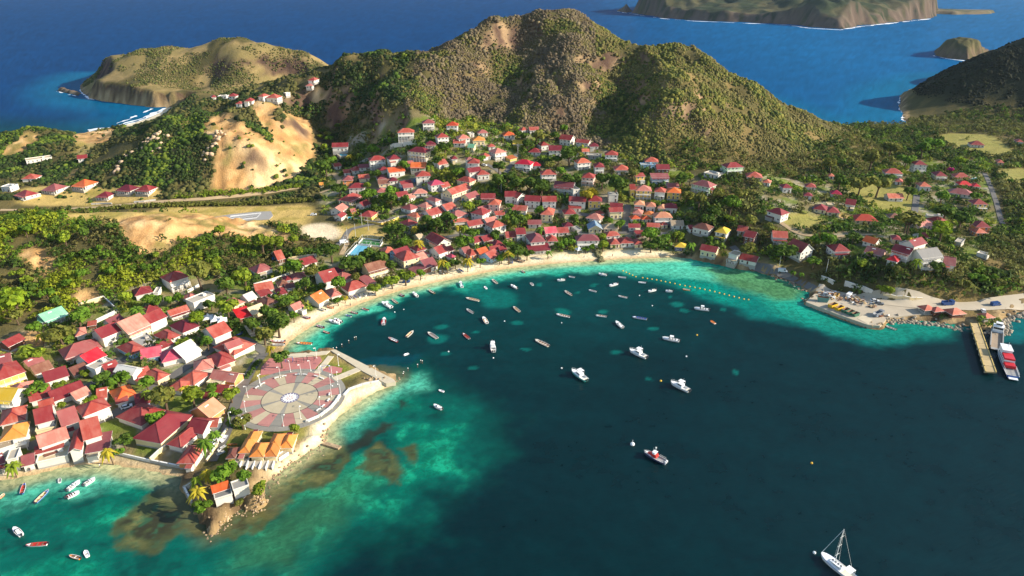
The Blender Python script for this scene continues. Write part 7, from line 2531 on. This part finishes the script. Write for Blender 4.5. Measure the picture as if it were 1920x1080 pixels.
def kiosk(px, py, r, lab, wm):
    x, y, z = hit(px, py)
    t = thing('kiosk', lab, 'kiosk', (x, y, z), .2)
    m = MB()
    for a in ((-r, -r * .8), (r, -r * .8), (r, r * .8), (-r, r * .8)): m.bar((*a, -.3), (*a, 2.4), .18, 0)
    m.box(-r + .3, r - .3, -r * .8 + .3, r * .8 - .3, 0, 1.1, 0); m.build('counter', wm, t)
    v, f, _, _ = roof_shape('h', 2 * r, 1.6 * r, 2.4, .6)
    vv, ff, mi = solid_sheet(v, f); add_mesh('roof', vv, ff, [ROOF['s'], M_TRIM], mi, t)
for a in ((1735, 585, 2.9, 'red-roofed waterside kiosk, left one of the quay row', WALL['k']), (1753, 588, 2.5, 'red-roofed waterside kiosk, middle one of the quay row', WALL['b']), (1787, 592, 3.6, 'widest red-roofed waterside kiosk beside the quay bush', WALL['b']), (1846, 600, 2.6, 'small red-roofed kiosk at the jetty root', WALL['k'])): kiosk(*a)
# skips and vehicles on the quay
def skip(px, py, L, W, H_, rot, col, lab):
    x, y, z = hit(px, py)
    t = thing('skip', lab, 'skip', (x, y, max(z, 1.98)), rot)
    o, i = MB(), MB()
    a = [(-L * .38, -W / 2, 0), (L * .38, -W / 2, 0), (L * .38, W / 2, 0), (-L * .38, W / 2, 0)]
    b = [(-L / 2, -W / 2, H_), (L / 2, -W / 2, H_), (L / 2, W / 2, H_), (-L / 2, W / 2, H_)]
    for k in range(4):
        j = (k + 1) % 4
        o.quad([a[k], a[j], b[j], b[k]], 0)
        s = lambda p: (p[0] * .93, p[1] * .9, p[2] + .08 * (p[2] < .1))
        i.quad([s(b[k]), s(b[j]), s(a[j]), s(a[k])], 0); o.quad([b[k], b[j], s(b[j]), s(b[k])], 0)
    i.quad([s(q) for q in a], 0)
    r = MB()
    for u in (-.3, 0, .3): r.box(L * u - .06, L * u + .06, -W / 2 - .06, -W / 2 + .02, .15, H_ - .05, 0)
    o.build('body', col, t); i.build('inside', HC['n'], t); r.build('rib', col, t)
SY, SG = paint('skip_yellow', (214, 170, 34), .6, .15), paint('skip_green', (62, 108, 84), .6, .15)
for a in ((1561, 576, 5.2, 2.4, 1.9, .5, SY, 'yellow skip on the quay edge, left one of two'), (1573, 581, 5.0, 2.3, 1.8, .5, SY, 'yellow skip on the quay edge, right one of two'), (1585, 585, 4.6, 2.3, 1.7, .5, SG, 'green skip on the quay edge, left one of three'), (1594, 589, 4.6, 2.2, 1.7, .5, SG, 'green skip on the quay edge, middle one of three'),
          (1603, 592, 4.2, 2.2, 1.6, .5, SG, 'green skip on the quay edge, right one of three'), (1542, 565, 6.0, 2.4, 2.4, -.35, paint('skip_teal', (92, 140, 128), .6, .15), 'teal container bin at the left end of the quay'), (1568, 556, 3.4, 2.0, 1.4, .9, SY, 'small yellow skip among the scrap heaps')): skip(*a)
def vehicle(px, py, rot, col, lab, kind='car'):
    x, y, z = hit(px, py)
    t = thing('parked_' + kind, lab, kind, (x, y, z + .12), rot)
    L, W = (4.2, 1.75) if kind == 'car' else (5.2, 2.0) if kind == 'van' else (6.0, 2.2)
    b, g = MB(), MB()
    b.box(-L / 2, L / 2, -W / 2, W / 2, .35, .95, 0)
    if kind == 'car':
        b.v += [(-L * .42, -W * .47, .95), (L * .25, -W * .47, .95), (L * .25, W * .47, .95), (-L * .42, W * .47, .95), (-L * .33, -W * .4, 1.5), (L * .08, -W * .4, 1.5), (L * .08, W * .4, 1.5), (-L * .33, W * .4, 1.5)]
        n = len(b.v) - 8
        for q, mm in (((4, 5, 6, 7), 0), ((0, 1, 5, 4), 1), ((2, 3, 7, 6), 1), ((3, 0, 4, 7), 1), ((1, 2, 6, 5), 1)): b.f.append(tuple(n + k for k in q)); b.m.append(mm)
    elif kind == 'van':
        b.box(-L / 2, L * .3, -W / 2, W / 2, .95, 2.1, 0); g.box(L * .3, L * .31, -W * .42, W * .42, 1.2, 1.9, 0); g.box(L * .08, L * .26, -W / 2 - .01, W / 2 + .01, 1.25, 1.85, 0)
    else:
        b.box(L * .2, L * .5, -W / 2, W / 2, .95, 2.6, 0); b.box(-L / 2, L * .17, -W / 2, W / 2, 1.0, 1.3, 0); b.box(-L / 2, L * .17, -W / 2, -W / 2 + .1, 1.3, 2.2, 0); b.box(-L / 2, L * .17, W / 2 - .1, W / 2, 1.3, 2.2, 0); g.box(L * .5, L * .505, -W * .42, W * .42, 1.7, 2.4, 0)
    b.build('body', [col, M_GLASS], t)
    if g.f: g.build('windscreen', M_GLASS, t)
    for sx in (-.32, .32):
        for sy in (-1, 1):
            w_ = MB(); w_.tube((L * sx, sy * (W / 2 - .2), .33), (L * sx, sy * (W / 2 + .02), .33), .34, .34, 10, 0); w_.build('wheel', M_DARK, t)
CW, CBl, CR, CG = paint('car_white', (226, 226, 222), .25, .05), paint('car_blue', (44, 74, 124), .3, .1), paint('car_red', (170, 40, 40), .3, .1), paint('car_grey', (120, 124, 128), .3, .1)
for a in ((1467, 510, -.2, CW, 'white van parked on the shore road below the knoll', 'van'), (1776, 572, .1, CBl, 'blue lorry parked on the quay road', 'lorry'), (1866, 573, .2, CBl, 'blue van parked near the right end of the quay road', 'van'), (1640, 566, -.3, CW, 'white car parked beside the scrap on the quay', 'car'), (1648, 571, -.3, CG, 'grey car parked on the quay beside the white one', 'car'),
          (1592, 556, .8, CW, 'white van parked on the quay between the scrap heaps', 'van'), (1646, 592, .5, CG, 'grey lorry parked at the quay ramp', 'lorry'), (402, 832, 1.1, CW, 'white car parked in the boat rack lane', 'car'), (448, 628, .4, CBl, 'blue car parked in the lane above the beach', 'car'), (908, 311, -.5, CW, 'white car parked on the upper village road', 'car'),
          (697, 554, .3, CG, 'grey car parked between the two beach trees', 'car'), (762, 530, .2, CBl, 'blue car parked under the beach tree', 'car'), (1843, 585, 1.2, CW, 'white car parked at the jetty root', 'car'), (238, 765, .6, CW, 'white car in the town street below the big hall', 'car'), (800, 363, -.6, CR, 'red car on the straight village road', 'car'), (588, 404, .2, CW, 'white pickup by the runway end', 'car'), (645, 456, .4, CW, 'white van beside the sports court', 'van')): vehicle(*a)
jr = random.Random(9)
jm = MB()
for cx_, cy_, n_, sp in ((1556, 553, 46, 3.0), (1563, 558, 30, 2.4), (1548, 549, 26, 2.2), (1602, 562, 34, 2.6), (1612, 566, 26, 2.4), (1596, 558, 26, 2.4), (1640, 573, 12, 1.6), (1654, 592, 14, 1.6)):
    bx, by = at_z(cx_, cy_, 2.4)
    for _ in range(n_):
        x, y = bx + jr.gauss(0, sp), by + jr.gauss(0, sp * .7)
        p = Vector((x, y, 1.98 + jr.uniform(0, 1.5) * max(0, 1 - math.hypot(x - bx, y - by) / (2.2 * sp))))
        a = jr.uniform(0, 6.28); l = jr.uniform(.4, 2.2)
        jm.bar(p, p + Vector((math.cos(a) * l, math.sin(a) * l, jr.uniform(-.1, .6))), jr.uniform(.25, .9), jr.randrange(5), h=jr.uniform(.2, .8))
sh_ = jm.build('scrap_heap', [HC['n'], HC['k'], HC['w'], HC['t'], paint('rust', (134, 84, 54), .9, .2)])
sh_['kind'] = 'stuff'
# kayaks, play frames, boat ramps
for (px, py), c, lab in (((436, 833), 'o', 'orange kayak on the rack beside the pavilions, top one'), ((436, 838), 'y', 'yellow kayak on the rack beside the pavilions'), ((437, 842), 'r', 'red kayak on the rack beside the pavilions'), ((438, 846), 'o', 'orange kayak on the rack beside the pavilions, lowest one')):
    x, y, z = hit(px, py, .5)
    t = thing('kayak', lab, 'kayak', (x, y, max(z, 2.2) + .35), .06)
    ho, hi, w, zd = hull_parts(3.6, .75, .3, .5, .15)
    ho.build('hull', [HC[c], HC[c]], t); hi.build('seat', M_DARK, t)
for (px, py), lab in (((543, 678), 'blue play frame with swings, left one'), ((563, 680), 'dark play frame with climbing bars, middle one'), ((583, 676), 'dark play frame, right one'), ((611, 695), 'blue slide frame on the small play area')):
    x, y, z = hit(px, py)
    t = thing('play_frame', lab, 'play frame', (x, y, 2.05), rl.uniform(-.4, .4))
    m = MB()
    for s in (-1.6, 1.6):
        for q in (-.8, .8): m.bar((s, q, 0), (s, 0, 2.3), .12, 0)
    m.bar((-1.6, 0, 2.3), (1.6, 0, 2.3), .12, 0); m.build('frame', HC['b'] if 'blue' in lab else M_DARK, t)
    for s in (-.7, .7):
        m = MB(); m.bar((s - .2, 0, 2.3), (s - .2, 0, .5), .03, 0); m.bar((s + .2, 0, 2.3), (s + .2, 0, .5), .03, 0); m.box(s - .28, s + .28, -.12, .12, .46, .52, 0); m.build('swing', HC['r'], t)
ramps = [(447, 868), (459, 869), (470, 874), (482, 874), (495, 873), (507, 871), (529, 854)]
for (px, py), lab in zip(ramps, place_labels([(a, b_, 'white-walled boat ramp') for a, b_ in ramps], '', 'in front of')):
    x, y, z = hit(px, py)
    t = thing('boat_ramp', lab, 'ramp', (x, y, z), .1 if px < 520 else -.6)
    m = MB(); m.quad([(-.9, -1.8, .0), (.9, -1.8, .0), (.9, 1.8, .7), (-.9, 1.8, .7)], 0); m.build('slipway', M_CONC, t)
    for s in (-1.05, 1.05):
        m = MB(); m.box(s - .14, s + .14, -2.2, 2.0, -.6, .75, 0); m.build('side_wall', M_TRIM, t)
def hedge(pts, w, h_, lab, tone):
    P = [hit(a, b)[:2] for a, b in pts]
    xs, ys = [], []
    r = np.random.default_rng(4)
    for i in range(len(P) - 1):
        (ax, ay), (bx, by) = P[i], P[i + 1]
        n = int(math.hypot(bx - ax, by - ay) / .6)
        for k in range(n):
            xs.append(ax + (bx - ax) * k / n + r.normal(0, w / 4)); ys.append(ay + (by - ay) * k / n + r.normal(0, w / 4))
    xs, ys = np.array(xs), np.array(ys)
    V, F, C = leafy(xs, ys, hgt(xs, ys), np.full(len(xs), h_ * .7), np.tile(lin(*TONE[tone]), (len(xs), 1)), 6, 22)
    o = np_mesh('hedge', V, F, M_SCRUB, col=C)
    tag(o, lab, 'hedge')
hedge([(487, 678), (474, 694), (462, 712)], 1.4, 1.6, 'clipped dark hedge between street and play area', 'd')
hedge([(437, 768), (430, 785), (428, 798), (445, 802), (461, 806)], 1.3, 1.3, 'clipped hedge round the shrub bed left of the plaza', 'g')
hedge([(40, 398), (150, 398), (250, 389), (400, 385), (500, 382), (585, 377)], 6, 3.0, 'long wild hedgerow between the dirt track and the airstrip', 'o')
hedge([(330, 371), (420, 364), (500, 358), (570, 348)], 6, 2.6, 'wild hedgerow at the foot of the bare sandy hill', 'Y')
hedge([(310, 782), (335, 788), (360, 796)], 1.4, 1.3, 'dark hedge behind the big red hall', 'd')
# a few people on the sand
def person_mesh():
    j = [(0, 0, .92), (0, 0, 1.2), (0, 0, 1.45), (0, 0, 1.56), (0, .02, 1.72), (.1, 0, .88), (.13, .05, .48), (.14, 0, .06), (.15, -.14, .03), (-.1, 0, .88), (-.13, -.08, .5), (-.13, -.02, .06), (-.14, -.16, .03), (.2, 0, 1.42), (.27, .03, 1.13), (.3, -.06, .88), (-.2, 0, 1.42), (-.27, .06, 1.14), (-.28, .0, .88)]
    rd = [.13, .12, .13, .055, .1, .09, .065, .045, .04, .09, .065, .045, .04, .06, .045, .035, .06, .045, .035]
    e = [(0, 1), (1, 2), (2, 3), (3, 4), (0, 5), (5, 6), (6, 7), (7, 8), (0, 9), (9, 10), (10, 11), (11, 12), (2, 13), (13, 14), (14, 15), (2, 16), (16, 17), (17, 18)]
    me = bpy.data.meshes.new('person_skeleton'); me.from_pydata(j, e, [])
    o = bpy.data.objects.new('person_skeleton', me); COL.objects.link(o)
    md = o.modifiers.new('skin', 'SKIN')
    for v, r in zip(me.skin_vertices[0].data, rd): v.radius = (r, r)
    me.skin_vertices[0].data[0].use_root = True
    ev = o.evaluated_get(bpy.context.evaluated_depsgraph_get())
    out = bpy.data.meshes.new_from_object(ev)
    bpy.data.objects.remove(o)
    out.name = 'person'
    return out
BODY = person_mesh()
def person(px, py, shirt, lab, rot):
    x, y, z = hit(px, py)
    t = thing('person', lab, 'person', (x, y, max(z, .1)), rot)
    me = BODY.copy(); me.materials.clear()
    for m_ in (paint('skin', (150, 104, 80), .6, .2), paint('shirt_' + shirt, {'red': (180, 50, 50), 'white': (225, 225, 220), 'blue': (50, 80, 150), 'dark': (40, 40, 46)}[shirt], .8, .1), paint('shorts', (56, 60, 76), .8, .2)): me.materials.append(m_)
    me.polygons.foreach_set('material_index', [1 if 1.02 < p.center.z < 1.5 else 2 if .55 < p.center.z <= 1.02 and abs(p.center.x) < .22 else 0 for p in me.polygons])
    link('body', me, t)
    h_ = MB(); h_.tube((0, .03, 1.72), (0, .03, 1.86), .115, .07, 8, 0); h_.build('hair', M_DARK, t)
for a in ((1029, 485, 'dark', 'person in dark clothes standing alone on the middle sand', 0), (1033, 484, 'white', 'person in white standing beside another on the middle sand', 2), (961, 494, 'blue', 'person in blue walking on the sand near the fallen boat', 1), (815, 513, 'red', 'person in red walking near the water by the palms', 2), (822, 512, 'dark', 'person in dark clothes walking beside one in red', 3), (797, 523, 'white', 'person in white at the waterline', 1),
          (845, 507, 'blue', 'person in blue near the canopy boats', 2), (657, 574, 'dark', 'person in dark clothes alone on the near sand', 1), (1095, 483, 'white', 'person in white by the small peaked tent', 0), (57, 884, 'dark', 'person in dark clothes on the lower left beach', 1), (188, 877, 'white', 'person in white at the edge of the lower left beach', 2), (1148, 481, 'red', 'person in red right of the beach rock', 2)): person(*a)

# ------------------------------------------------------------------ air: thin haze over the whole place
hk = bpy.data.materials.new('haze'); hk.use_nodes = True
ht = hk.node_tree; ht.nodes.clear()
hv = ht.nodes.new('ShaderNodeVolumePrincipled'); ho_ = ht.nodes.new('ShaderNodeOutputMaterial')
hv.inputs['Color'].default_value = (0.62, 0.8, 1.0, 1)
hv.inputs['Density'].default_value = 0.000016
hv.inputs['Anisotropy'].default_value = 0.2
ht.links.new(hv.outputs[0], ho_.inputs['Volume'])
hb = MB(); hb.box(-27000, 27000, -400, 27500, -12, 185, 0)
haze = hb.build('haze', hk); haze['kind'] = 'stuff'
